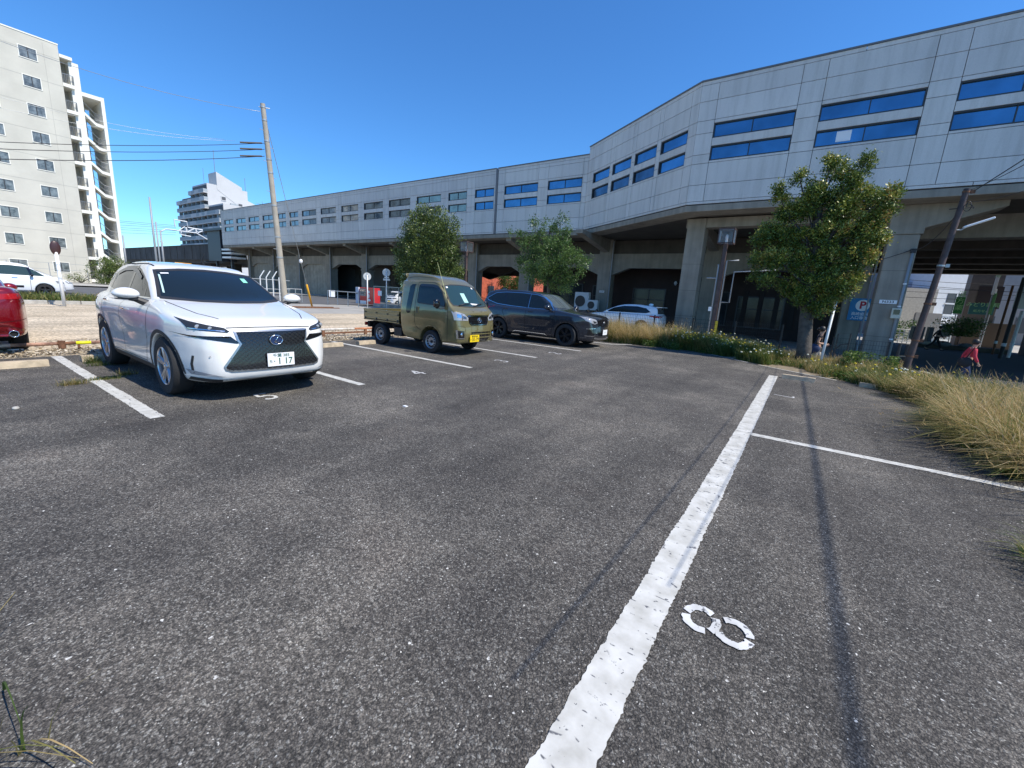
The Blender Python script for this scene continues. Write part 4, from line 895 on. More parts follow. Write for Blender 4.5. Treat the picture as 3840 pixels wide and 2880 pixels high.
# ------------------------------------------------------------------ railway viaduct below: pillars, haunched beams, back walls
V_ = thing('railway_viaduct', 'concrete railway viaduct with haunched beams running under the station building', 'viaduct', (0, 34, 0))
PX_ = [-79.3, -71.1, -63.4, -55.4, -47.3, -38.6, -29.1, -22.6, -14.5, -6.2, 2.3]
def vpart(bb, name, m_, bevel=0): return bb.go(name, m_, V_, world=True, bevel=bevel)
for x in PX_:
    wd = .55 if x > -56 else .45
    b = MB(); b.box((x-wd, 33.7, -.9), (x+wd, 34.8, 6.6)); b.box((x-wd-.06, 33.64, 3.55), (x+wd+.06, 34.86, 3.72)) if x < -40 else None; vpart(b, 'pillar', conc, .03)
    b = MB(); yy = YL+.3 if x < -16 else (YR+3 if x > -7 else 28.5)
    b.prism([(33.7, 5.55), (33.7, 6.55), (yy, 6.55), (yy, 6.28)], 'x', x-.28, x+.28); vpart(b, 'bracket', conc)
    b = MB(); b.tube((x+wd+.1, 33.62, -.6), (x+wd+.1, 33.62, 6.4), .05, n=8); vpart(b, 'drain_pipe', mat('pipe_grey', (.30, .31, .32), .5))
for x0, x1 in zip(PX_[:-1], PX_[1:]):
    a, c = x0+.55, x1-.55; w_ = min(1.5, (c-a)*.22)
    b = MB(); b.prism([(a, 5.45), (a, 3.72), (a+w_, 4.32), (c-w_, 4.32), (c, 3.72), (c, 5.45)], 'y', 33.95, 34.5); vpart(b, 'haunched_beam', conc)
    b = MB(); b.box((a, 34.1, 5.45), (c, 34.6, 6.5)); vpart(b, 'recess_wall', conc_d)
    for yb in (38.5, 43.5, 48.5): 
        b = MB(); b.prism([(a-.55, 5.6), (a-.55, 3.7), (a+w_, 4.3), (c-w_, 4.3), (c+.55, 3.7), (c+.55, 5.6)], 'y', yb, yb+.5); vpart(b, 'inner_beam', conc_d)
for x in PX_:
    if x in (-29.1, -38.6): continue
    for yb in (38.5, 43.5, 48.5): b = MB(); b.box((x-.5, yb-.2, -.9), (x+.5, yb+.7, 6.5)); vpart(b, 'inner_pillar', conc_d)
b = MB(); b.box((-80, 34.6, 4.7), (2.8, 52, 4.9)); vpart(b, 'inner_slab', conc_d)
wall_b = mat('infill_concrete', (.36, .33, .265), .85, var=.22, vscale=1.6, streak=.22)
for i in (0, 1, 2):
    b = MB(); b.box((PX_[i]+.5, 34.25, -.8), (PX_[i+1]-.5, 34.4, 4.35)); vpart(b, 'infill_wall', wall_b)
b = MB(); b.box((-78, 38.6, -.8), (-48.4, 38.8, 4.6)); vpart(b, 'inner_wall', mat('inner_wall_grey', (.12, .12, .115), .9, var=.2, vscale=.6)); b = MB(); b.box((-43.6, 38.6, -.8), (-34.6, 38.8, 4.6)); vpart(b, 'inner_wall', mat('inner_wall_grey', (.12, .12, .115), .9, var=.2, vscale=.6))
# girders over the road, parallel to the facade
G2 = thing('road_bridge_girders', 'deep dark girders spanning the road under the station', 'bridge', (20, 38, 5.6))
for yb in (29.5, 33.6, 37.5, 41.5, 45.5, 49.6):
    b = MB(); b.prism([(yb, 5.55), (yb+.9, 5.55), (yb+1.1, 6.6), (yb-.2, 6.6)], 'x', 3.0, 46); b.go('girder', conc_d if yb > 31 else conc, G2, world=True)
# front columns with capitals
C_ = []
def column(x, y, w_, lb, cap=True, top=6.5):
    t = thing('concrete_column', lb, 'column', (x, y, float(gh(x, y))), group='front columns of the station')
    b = MB(); b.box((-w_/2, -w_/2, -.2), (w_/2, w_/2, top-1.25-float(gh(x, y)) if cap else top-float(gh(x, y)))); o = b.go('shaft', conc, t, bevel=.04)
    h = top-float(gh(x, y))
    if cap:
        b = MB(); b.prism([(-w_/2-.08, h-1.25), (-w_/2-.08, h), (w_/2+2.4, h), (w_/2+2.4, h-.25), (w_/2+.08, h-1.0), (w_/2+.08, h-1.25)], 'y', -w_/2-.06, w_/2+.06); b.go('capital', conc, t, bevel=.03)
    b = MB()
    for z in (1.2, 2.7, 4.2): b.box((-w_/2-.003, -w_/2-.003, z), (w_/2+.003, w_/2+.003, z+.012))
    b.go('form_lines', conc_d, t); return t
column(-6.02, 27.0, 1.0, 'square concrete column behind the dry grass, left of the caged lamp', False)
column(3.0, 26.4, 1.05, 'square concrete column with the N333 plate and a bracket capital')
b = MB(); b.prism([(-6.6, 6.0), (-6.6, 6.5), (3.6, 6.5), (3.6, 6.0)], 'y', 26.6, 27.4); b.go('cross_beam', conc, V_, world=True)
# column at the far side of the road
for i, (x, y) in enumerate(((12.6, 36), (14.5, 47.5))):
    t = thing('dark_pier', ['dark pier on the far right of the underpass, nearer one', 'dark pier on the far right of the underpass, farther one'][i], 'column', (x, y, -.53)); b = MB(); b.box((-.7, -.9, -.2), (.7, .9, 7.1)); b.go('shaft', conc_d, t, bevel=.03)
    b = MB(); b.tube((-.8, -.95, 0), (-.8, -.95, 4.2), .05, n=8); b.go('pipe', mat('pipe_white', (.6, .6, .58), .5), t)
# brown shop wall set back behind the pillars
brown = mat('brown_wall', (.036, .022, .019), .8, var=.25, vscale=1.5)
W_ = thing('brown_shop', 'dark brown shop wall with windows behind the pillars', 'building', (-10, 37.2, -.55))
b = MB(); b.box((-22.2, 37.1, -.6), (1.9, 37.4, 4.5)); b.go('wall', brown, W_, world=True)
brt = mat('shop_glass', (.03, .035, .04), .12, 0, var=.6, vscale=.8, spec=.3)
for x0, x1, z0, z1 in ((-20.6, -17.9, .35, 3.1), (-13.0, -10.1, .6, 2.9), (-8.0, -5.2, .2, 2.9), (-4.6, -1.4, .2, 2.6), (-16.9, -15.4, .2, 3.0)):
    b = MB(); b.box((x0, 37.02, z0), (x1, 37.12, z0+.1)); b.box((x0, 37.02, z1-.1), (x1, 37.12, z1)); b.box((x0, 37.02, z0+.1), (x0+.1, 37.12, z1-.1)); b.box((x1-.1, 37.02, z0+.1), (x1, 37.12, z1-.1)); b.box(((x0+x1)/2-.05, 37.03, z0+.1), ((x0+x1)/2+.05, 37.12, z1-.1)); b.box((x0+.1, 37.03, z1-1.0), (x1-.1, 37.12, z1-.92))
    w_ = b.go('window', win_fr, W_, world=True); b = MB(); b.box((x0+.05, 37.06, z0+.05), (x1-.05, 37.09, z1-.05)); b.go('pane', brt, w_, world=True)
for i, (x, z) in enumerate(((-15.3, 3.55), (-9.4, 3.4))):
    t = thing('wall_lamp', ['white bulkhead lamp on the brown wall above the air conditioners', 'white bulkhead lamp on the brown wall above the white car'][i], 'lamp', (x, 37.1, z)); b = MB(); b.ball((0, -.12, 0), 1, (.13, .1, .17), 8); b.go('lamp_glass', plate_w, t, smooth=True); b = MB(); b.box((-.08, -.1, -.03), (.08, 0, .2)); b.go('bracket', black_pl, t)
for i in range(5):
    t_ = MB(); x = -4.2+1.05*i; t_.box((x, 36.95, .3), (x+.32, 37.1, 3.0)); t_.go('pilaster', mat('brown_dark', (.025, .018, .017), .8), W_, world=True)
# air conditioner units
ac = mat('ac_casing', (.62, .62, .60), .5)
def ac_unit(x, y, z, sx, sz, lb):
    t = thing('air_conditioner', lb, 'air conditioner', (x, y, z), group='air conditioners by the brown wall'); b = MB(); b.box((-sx/2, -.2, 0), (sx/2, .2, sz)); b.go('casing', ac, t, bevel=.02)
    b = MB(); r_ = min(sx, sz)*.36; b.lathe([(r_, -.20), (r_, -.23), (r_*.9, -.23), (r_*.9, -.205), (.001, -.205)], c=(-.08*sx, 0, sz/2), axis='y', n=24); b.go('fan_grille', win_fr, t)
    b = MB(); b.box((-sx/2, -.15, -.55), (-sx/2+.05, .15, 0)); b.box((sx/2-.05, -.15, -.55), (sx/2, .15, 0)); b.box((-sx/2, -.15, -.05), (sx/2, .15, 0)); b.go('stand', conc_d, t)
ac_unit(-15.95, 33.1, .70, 1.3, 1.5, 'tall double air conditioner unit left of the N-plate pillar, the bigger upper one')
ac_unit(-14.85, 32.9, .75, 1.0, .85, 'small air conditioner unit close against the pillar')
for i, (x, sx) in enumerate(((-15.9, 1.2), (-14.8, .95))):
    t = thing('air_conditioner', ['low air conditioner below the tall unit', 'low air conditioner below the small unit'][i], 'air conditioner', (x, 32.6, -.45), group='air conditioners by the brown wall'); b = MB(); b.box((-sx/2, -.2, 0), (sx/2, .2, .62)); b.go('casing', ac, t, bevel=.02); b = MB(); b.box((-sx/2+.1, -.21, .1), (sx/2-.1, -.2, .52)); b.go('fan_grille', win_fr, t)
# plates and signs on pillars
def wall_sign(name, c, w_, h_, m_, lb, cat, lines=(), th=.02):
    t = thing(name, lb, cat, c); b = MB(); b.box((-w_/2, -th, -h_/2), (w_/2, 0, h_/2)); b.go('board', m_, t)
    for body, sz, ox, oz, mm, sx in lines: text_mesh('lettering', body, sz, frame(Vector((ox, -th-.002, oz)), Vector((1, 0, 0)), Vector((0, 0, 1)), Vector((0, -1, 0))), mm, t, extrude=.001, sx=sx, bold=.0015)
    return t
sign_b = mat('sign_blue', (.02, .20, .42), .5); red_l = mat('letter_red', (.45, .01, .03), .5)
p = at_y(3232, 1158, 33.6); t = wall_sign('parking_sign', (float(p[0])-.05, 33.62, float(p[2])-.05), 1.15, 1.35, sign_b, 'blue parking sign with a red P in a white disc on the pillar', 'sign', (('高崎歯科', .22, 0, -.28, plate_w, .95), ('入口専用', .22, 0, -.52, plate_w, .95)))
b = MB(); b.lathe([(.001, -.03), (.34, -.03), (.34, -.02)], c=(.05, 0, .25), axis='y', n=30); b.go('disc', plate_w, t)
text_mesh('letter', 'P', .60, frame(Vector((.05, -.034, .25)), Vector((1, 0, 0)), Vector((0, 0, 1)), Vector((0, -1, 0))), red_l, t, extrude=.002, bold=.02)
wall_sign('number_plate_sign', (2.98, 25.86, 2.28), .62, .17, plate_w, 'small white plate reading N333 on the right column', 'sign', (('N333', .15, 0, 0, ink_k, 1.25),))
wall_sign('number_plate_sign', (-14.5, 33.68, 2.35), .42, .16, plate_w, 'small white plate reading N334 on the pillar beside the air conditioners', 'sign', (('N334', .13, 0, 0, ink_k, 1.1),))
b = MB(); b.box((-15.0, 33.66, .0), (-14.85, 33.69, .6)); o = b.go('marker_tape', mat('tape_yellow', (.55, .42, .02), .5)); tag(o, 'yellow marking tape low on the pillar beside the air conditioners', 'tape')
# meter box, conduit and cable on the right column
t = thing('meter_box', 'cream electric meter box with a dark window on the right column', 'meter', (3.34, 25.84, 1.55)); b = MB(); b.box((-.17, -.14, 0), (.17, 0, .46)); b.go('casing', mat('cream_box', (.62, .58, .45), .5), t, bevel=.02); b = MB(); b.box((-.11, -.155, .18), (.11, -.14, .40)); b.go('window', gloss_bk, t)
t = thing('conduit', 'grey conduit pipe running up the right column to a cable head', 'pipe', (3.40, 25.84, -.5)); b = MB(); b.tube((0, 0, 0), (0, 0, 5.0), .055, n=10); b.go('pipe', mat('pipe_grey', (.30, .31, .32), .5), t, smooth=True); b = MB(); b.box((-.09, -.09, 4.95), (.09, .09, 5.12)); b.go('cable_head', black_pl, t)
b = MB()
for z in (1.1, 2.6, 3.6): b.lathe([(.07, z-.03), (.07, z+.03)], axis='z', n=10)
b.go('clamps', plate_w, t)

# ------------------------------------------------------------------ viaduct to the far left
t = thing('elevated_railway', 'stained dark concrete parapet of the elevated railway left of the station', 'viaduct', (-150, 35, 0))
b = MB(); b.box((-260, 34, 4.9), (-81.5, 34.4, 7.7)); b.box((-260, 33.9, 7.66), (-81.5, 34.5, 7.8)); b.go('parapet', mat('parapet_concrete', (.085, .082, .078), .9, var=.3, vscale=.6, streak=.35), t, world=True)
b = MB(); b.box((-260, 34.4, 4.3), (-81.5, 46, 5.0)); b.go('deck', conc_d, t, world=True)
for i in range(16):
    b = MB(); x = -90-i*11; b.box((x-.6, 35.5, -.6), (x+.6, 36.7, 4.4)); b.box((x-.6, 43, -.6), (x+.6, 44.2, 4.4)); b.go('pier', conc_d, t, world=True)
b = MB()
for i in range(40): b.box((-84-i*4.2, 33.94, 5.0), (-83.9-i*4.2, 34.0, 7.6))
b.go('wall_ribs', conc_d, t, world=True)
t = thing('lift_tower', 'dark metal lift and stair tower at the left end of the station', 'tower', (-87, 33, 0))
b = MB(); b.box((-91, 32, 4.5), (-85.6, 36, 9.6)); b.box((-91.6, 31.6, 9.6), (-81.2, 36.4, 9.95)); b.go('tower', mat('tower_metal', (.05, .055, .065), .5, .2), t, world=True)
b = MB()
for k in range(9): b.box((-92+.55*k, 32.2, 4.6-.5*k), (-91.2+.55*k, 33.6, 4.7-.5*k)) if False else b.box((-96+.6*k, 31.2, .3+.5*k), (-95.2+.6*k, 32.6, .4+.5*k))
b.path([(-96, 31.2, .9), (-90.8, 31.2, 5.5)], .05, 5); b.box((-84.6, 33, -.5), (-84.2, 33.4, 9.5)); b.box((-90.9, 33, -.5), (-90.5, 33.4, 5)); b.path([(-84.4, 32.8, 3), (-79, 32.8, -.3)], .07, 5); b.path([(-84.4, 32.8, -.3), (-79.5, 32.8, 2.6)], .07, 5); b.go('stairs', mat('stair_metal', (.06, .065, .075), .5, .2), t, world=True)
b = MB(); 
for z in (4.9, 5.6, 6.2): b.box((-84, 31.5, z), (-80.5, 33.8, z+.28))
b.go('louvres', plate_w, t, world=True)

# ------------------------------------------------------------------ apartment block on the left
K = thing('apartment_building', 'tall beige apartment block with small windows and open stair landings on the left', 'building', (-72, 0, 0))
apt_m = mat('apartment_render', (.54, .515, .44), .85, var=.10, vscale=.5, bump=.25, bscale=6)
apt_w = mat('apartment_white', (.78, .76, .68), .8, var=.06, vscale=.5)
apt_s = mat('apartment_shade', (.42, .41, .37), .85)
XA = -71.8
def kp(bb, name, m_, par=None, **k): return bb.go(name, m_, par or K, world=True, **k)
b = MB(); b.box((XA-14, -22, -.1), (XA, 12.68, 25.3)); kp(b, 'wall', apt_m)
b = MB(); b.box((XA-14, -22, 25.3), (XA+.04, 12.72, 25.42)); kp(b, 'roof_edge', apt_w)
b = MB()
for z in (2.9+2.62*i for i in range(9)): b.box((XA, -22, z), (XA+.008, 12.68, z+.03))
for y in (3.6, 11.5): b.box((XA, y, 0), (XA+.008, y+.03, 25))
kp(b, 'wall_joints', mat('apartment_joint', (.40, .385, .34), .9))
curt = mat('curtained_glass', (.16, .18, .18), .2, var=.7, vscale=2.5, coat=.5)
for col_y, lo in ((10.33, 0), (7.1, 0), (1.2, 0)):
    for k in range(9):
        zc = 1.62+2.735*k+(-.0 if col_y > 9 else 0)
        if col_y < 8: zc += -.0
        b = MB(); y0, y1, z0, z1 = col_y-.62, col_y+.62, zc-.52, zc+.52
        b.box((XA, y0-.07, z0-.07), (XA+.05, y1+.07, z0)); b.box((XA, y0-.06, z1), (XA+.04, y1+.06, z1+.06)); b.box((XA, y0-.06, z0), (XA+.04, y0, z1)); b.box((XA, y1, z0), (XA+.04, y1+.06, z1)); w_ = kp(b, 'window', apt_w)
        b = MB(); b.box((XA, y0, z0), (XA+.02, y1, z1)); b.go('pane', curt, w_, world=True)
        b = MB(); b.box((XA+.02, (y0+y1)/2-.04, z0), (XA+.035, (y0+y1)/2+.04, z1)); b.box((XA+.02, y0, z1-.05), (XA+.035, y1, z1)); b.box((XA+.02, y0, z0), (XA+.035, y1, z0+.05)); b.go('frame', win_fr, w_, world=True)
# recessed balconies and white stair block
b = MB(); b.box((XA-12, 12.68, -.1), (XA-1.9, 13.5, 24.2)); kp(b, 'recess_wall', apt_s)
b = MB(); b.box((XA-12, 13.38, -.1), (XA-.35, 14.18, 24.15)); kp(b, 'white_wall', apt_w)
b = MB(); b.box((XA-2.2, 12.70, 24.2), (XA+.05, 13.68, 24.5)); kp(b, 'canopy', apt_w)
rail_m = mat('railing_grey', (.22, .23, .24), .5, .4)
for k in range(9):
    z = 21.35-2.66*k
    b = MB(); b.box((XA-2.0, 12.69, z), (XA+.05, 13.62, z+.34)); sl_ = kp(b, 'balcony', apt_w)
    b = MB()
    b.box((XA-.0, 12.72, z+1.25), (XA+.04, 13.58, z+1.30)); b.box((XA-1.2, 13.56, z+.34), (XA+.03, 13.60, z+1.3))
    for i in range(7): b.box((XA+.0, 12.74+.135*i, z+.34), (XA+.025, 12.765+.135*i, z+1.25))
    b.go('railing', rail_m, sl_, world=True)
b = MB(); b.box((XA-6, 14.18, -.1), (XA-5.6, 15.3, 21.2)); b.box((XA-6, 14.18, 21.0), (XA-.3, 15.72, 21.4)); b.box((XA-6.02, 15.72, -.1), (XA-.28, 16.02, 21.42)); kp(b, 'stair_tower', apt_w)
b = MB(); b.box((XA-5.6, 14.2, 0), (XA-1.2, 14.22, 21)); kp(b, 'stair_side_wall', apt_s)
for k in range(8):
    z = 18.35-2.62*k
    b = MB(); b.add([(XA-.36, 14.18, z+1.0), (XA-.36, 14.18, z+.68), (XA-.36, 15.05, z-.17), (XA-.36, 15.72, z-.28), (XA-.36, 15.72, z+.05), (XA-.36, 15.05, z+.17),
                     (XA-1.8, 14.18, z+1.0), (XA-1.8, 14.18, z+.68), (XA-1.8, 15.05, z-.17), (XA-1.8, 15.72, z-.28), (XA-1.8, 15.72, z+.05), (XA-1.8, 15.05, z+.17)],
                    [(0, 1, 2, 3, 4, 5), (11, 10, 9, 8, 7, 6), (0, 5, 11, 6), (5, 4, 10, 11), (1, 7, 8, 2), (2, 8, 9, 3), (3, 9, 10, 4), (0, 6, 7, 1)])
    st = kp(b, 'stair_flight', apt_w)
    b = MB(); b.path([(XA-.36, 14.2, z+2.0), (XA-.36, 15.05, z+1.15), (XA-.36, 15.7, z+1.05)], .03, 5); b.path([(XA-.36, 14.2, z+1.4), (XA-.36, 15.05, z+.6), (XA-.36, 15.7, z+.5)], .02, 5)
    for i in range(10): yy = 15.05+.07*i; b.box((XA-.37, yy, z+.05), (XA-.35, yy+.015, z+1.05))
    b.go('stair_rail', rail_m, st, world=True)
# ------------------------------------------------------------------ far apartment tower
K2 = thing('apartment_building', 'distant stepped apartment tower with rows of dark balconies and white side walls', 'building', (-200, 75, 0))
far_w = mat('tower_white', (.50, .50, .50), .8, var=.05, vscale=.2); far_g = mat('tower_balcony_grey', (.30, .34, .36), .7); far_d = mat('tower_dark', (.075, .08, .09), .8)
def k2(bb, name, m_): return bb.go(name, m_, K2, world=True)
Yf = 70.
b = MB(); b.box((-226, Yf+1.5, 0), (-199.5, Yf+16, 33.6)); b.box((-214, Yf+1.5, 33.6), (-199.5, Yf+16, 37.6)); k2(b, 'main_block', far_w)
b = MB(); b.box((-199.5, Yf+1.5, 0), (-186, Yf+24, 29.2)); k2(b, 'front_block', far_w)
b = MB(); b.prism([(Yf+5, 36), (Yf+5, 42.5), (Yf+14, 38.6), (Yf+14, 30)], 'x', -207, -199.4); k2(b, 'penthouse', far_w)
b = MB(); b.prism([(Yf+16, 0), (Yf+16, 34), (Yf+23, 31.5), (Yf+23, 0)], 'x', -215, -199.6); k2(b, 'rear_block', far_w)
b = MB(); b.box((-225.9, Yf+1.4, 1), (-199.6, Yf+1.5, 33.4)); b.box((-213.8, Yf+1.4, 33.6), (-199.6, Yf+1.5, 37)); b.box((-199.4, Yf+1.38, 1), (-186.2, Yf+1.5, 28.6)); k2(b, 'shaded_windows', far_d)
random.seed(11)
for k in range(12):
    z = 34.2-2.9*k
    if z < 1: break
    x0 = -214.5 if k == 0 else -228.5
    for xa, xb, y_ in ((x0, -199.0, Yf), (-199.0, -185.5, Yf-.3)):
        if xa == -199.0 and z > 27: continue
        b = MB(); b.box((xa, y_, z-.35), (xb, Yf+1.5, z)); 
        sl_ = k2(b, 'balcony', far_w); b = MB(); x = xa+.1
        while x < xb-.5:
            wd = random.choice([2.4, 3.2, 4.2]); e = min(xb-.1, x+wd); b.cur = random.choice([0, 0, 1]); b.box((x, y_-.02, z), (e-.05, y_+.08, z+1.15)); x = e
        b.cur = 0; b.box((xa-.02, y_, z), (xa+.06, Yf+1.4, z+1.1)); b.box((xb-.06, y_, z), (xb+.02, Yf+1.4, z+1.1)); b.go('balcony_front', [far_g, far_w], sl_, world=True)
        b = MB(); x = xa+2
        while x < xb: b.box((x, y_+.1, z-2.6), (x+.25, Yf+1.4, z-.35)); x += 4.6
        b.go('partition', far_g, sl_, world=True)
for (y, z) in ((77, 33), (83, 31.5), (77, 28), (83, 27), (87.5, 30)):
    b = MB(); b.box((-199.5, y-.9, z-.9), (-199.3, y+.9, z+.8)); w_ = k2(b, 'window', far_w); b = MB(); b.box((-199.3, y-.7, z-.6), (-199.26, y+.7, z+.6)); b.go('pane', far_d, w_, world=True)
b = MB(); b.box((-199.5, 79.2, 30.4), (-198.6, 82, 31.6)); k2(b, 'side_balcony', far_g)
b = MB(); b.path([(-203, 76, 41), (-203, 76, 51)], .10, 5); b.path([(-201, 86, 33), (-201, 86, 43)], .09, 5); b.path([(-206, 73, 38), (-206, 73, 44)], .07, 5); k2(b, 'antenna_mast', rail_m)
b = MB(); b.path([(-200, 92, 30), (-200, 92, 35)], .08, 5); b.path([(-200, 89.5, 34), (-200, 95, 33.5)], .07, 5); k2(b, 'television_aerial', rail_m)
# ------------------------------------------------------------------ poles, wires, lamps, signs, fences
pole_c = mat('pole_concrete', (.36, .33, .275), .8, var=.15, vscale=3, bump=.15)
brown_p = mat('brown_pole_paint', (.085, .055, .05), .6, var=.4, vscale=6)
galv = mat('galvanised', (.42, .44, .44), .45, .5, var=.15)
white_pt = mat('white_post_paint', (.75, .76, .75), .5, var=.08)
wire_m = mat('wire_black', (.02, .02, .022), .6)
rust = mat('rust', (.19, .09, .05), .9, var=.5, vscale=14)
def catenary(p, q, sag, n=14): p, q = Vector(p), Vector(q); return [p+(q-p)*t+Vector((0, 0, -sag*4*t*(1-t))) for t in [i/n for i in range(n+1)]]
PB0, PT0 = Vector((-19.62, 9.8, -.05)), Vector((-19.62, 9.27, 8.55)); pd_ = (PT0-PB0)
t = thing('utility_pole', 'tall leaning concrete utility pole with step bolts behind the white car', 'utility pole', PB0)
b = MB(); b.tube((0, 0, 0), pd_, .135, .088, 20); b.go('shaft', pole_c, t, auto=60)
b = MB()
for k in (.30, .40, .55, .70, .76, .84, .93, .985): c = pd_*k; b.tube(c-Vector((0, 0, .03)), c+Vector((0, 0, .03)), .135-.047*k+.012, n=16)
b.tube(pd_*.985+Vector((-.1, -.12, 0)), pd_*.985+Vector((.05, .25, .03)), .02, n=6); b.go('bands', galv, t)
b = MB()
for i in range(9): c = pd_*(.34+.068*i); s = 1 if i % 2 else -1; b.tube(c, c+Vector((-.05*s, s*.26, 0)), .011, n=6)
b.go('step_bolts', galv, t)
def wire(name, pts, r, lb, m_=wire_m, cat='cable', group='overhead cables'): return tag(MB().path(pts, r, 5).go(name, m_, smooth=True), lb, cat, group)
for (v0, v1, r, lb, dy) in ((537, 502, .011, 'upper of the three thick cables running left from the utility pole', -.02), (560, 528, .011, 'middle of the three thick cables running left from the utility pole', 0), (586, 566, .013, 'lowest of the three thick cables running left from the utility pole', .03)):
    p = at_x(992, v0, -19.62); q = at_x(0, v1, -21.5); q2 = Vector(p)+(Vector(q)-Vector(p))*1.6
    wire('cable', catenary(p, q2, .25), r, lb)
    e = Vector(p); d = (q2-e).normalized(); b = MB(); b.path([e+d*.1, e+d*.9], .035, 6); tag(b.go('cable_joint', black_pl), lb.replace('cables', 'cables, its black joint').replace('of the three thick cables, its black joint running left from', 'cable: black joint sleeve beside'), 'cable joint', 'cable joints at the utility pole')
p = Vector(at_x(976, 418, -19.6)); q = Vector(at_x(290, 225, -24)); wire('cable', catenary(p, p+(q-p)*1.5, .3), .009, 'thin pale cable rising left from the pole head', galv)
for i, (v0, v1) in enumerate(((168, 300), (880, 960))): pass
A_ = Vector(at_x(0, 345, -40)); B_ = Vector(at_x(450, 440, -40)); wire('cable', catenary(A_-(B_-A_)*.4, B_+(B_-A_)*1.2, .5), .010, 'thin cable crossing in front of the beige apartment block below its roof', galv)
A_ = Vector(at_x(0, 385, -38)); B_ = Vector(at_x(475, 462, -38)); wire('cable', catenary(A_-(B_-A_)*.4, B_+(B_-A_)*1.2, .5), .010, 'lower thin cable crossing in front of the beige apartment block', galv)
# stay wire with its yellow guard
ga = Vector((-26.1, 14.7, -.05)); top = PB0+pd_*.97; dd = (top-ga).normalized()
t = thing('stay_wire', 'slanted stay wire of the utility pole with a yellow plastic guard', 'stay wire', ga); b = MB(); b.path([(0, 0, 0), top-ga], .012, 5); b.go('wire', galv, t)
b = MB(); b.path([dd*.02, dd*2.05], .06, 8); b.go('guard', mat('guard_yellow', (.75, .38, .02), .5), t, smooth=True); b = MB(); b.ball(dd*3.9, .10, (1, 1, 1.2), 6); b.go('insulator', plate_w, t, smooth=True)
# right brown pole
b0 = Vector((2.46, 15.4, -.1)); tp = Vector(at_y(3627, 708, 15.4))
t = thing('brown_pole', 'leaning brown metal pole with a white arm lamp in the weeds, right side', 'utility pole', b0); b = MB(); b.tube((0, 0, 0), tp-b0, .082, .062, 16); b.go('shaft', brown_p, t, auto=60)
ax = (tp-b0)
for k, lbn in ((.985, 'cap_band'), (.62, 'band'), (.42, 'band'), (.22, 'band'), (.13, 'band')): b = MB(); c = ax*k; b.tube(c-ax.normalized()*.02, c+ax.normalized()*.02, .084-.022*k+.010, n=14); b.box(c+Vector((.08, -.03, -.04)), c+Vector((.16, .03, .04))); b.go(lbn, galv if k == .62 else rust, t)
b = MB(); c = ax*.80; b.path([c, c+Vector((.14, 0, .0)), c+Vector((.22, 0, .06))], .018, 6); b.go('lamp_arm', galv, t); b = MB(); b.obox(c+Vector((.42, 0, .16)), (1, 0, .42), (0, 1, 0), (-.42, 0, 1), .55, .12, .05); b.go('lamp_head', plate_w, t, bevel=.02)
b = MB(); c = ax*.9; b.path([c+Vector((.12+.10*math.cos(a)*(1-a/14), -.05, .10*math.sin(a)+.01*a)) for a in np.linspace(0, 10, 24)], .008, 4); b.path([c+Vector((-.2, 0, .02)), c+Vector((.25, 0, .05))], .012, 5); b.go('cable_coil', wire_m, t)
up = tp-Vector((0, 0, .05))
q = Vector(at_y(3840, 590, 8.0)); wire('cable', catenary(up, up+(q-up)*1.9, .1), .005, 'cable rising from the brown pole over the right edge of the lot')
q = Vector(at_y(3840, 640, 8.5)); wire('cable', catenary(up-Vector((0, 0, .25)), up+(q-up)*1.9, .15), .004, 'second cable rising from the brown pole, just below the first')
cb = Vector((3.40, 25.84, 4.6)); wire('cable', catenary(up-Vector((0, 0, .4)), cb, .3), .012, 'slack cable between the brown pole and the conduit head')
wire('cable', catenary(cb, Vector((-1.5, 24.9, 3.5)), .35), .014, 'cable running from the conduit head left behind the tree')
# a heavy service cable above the lot, out of the picture, casting the long thin shadow
wire('cable', catenary((4.55, 24.62, 6.62), (5.36, -16, 6.62), .24, 30), .017, 'thick service cable high above the right half of the lot')
# short white post
t = thing('white_post', 'slanted galvanised white post among the weeds beside the walking woman', 'post', (.56, 14.85, -.1)); b = MB(); b.tube((0, 0, 0), (.07, .3, 2.05), .036, n=12); b.go('tube', white_pt, t, smooth=True); b = MB(); b.lathe([(.001, 2.09), (.03, 2.08), (.04, 2.03)], c=(.07, .3, 0), n=12); b.go('cap', galv, t)
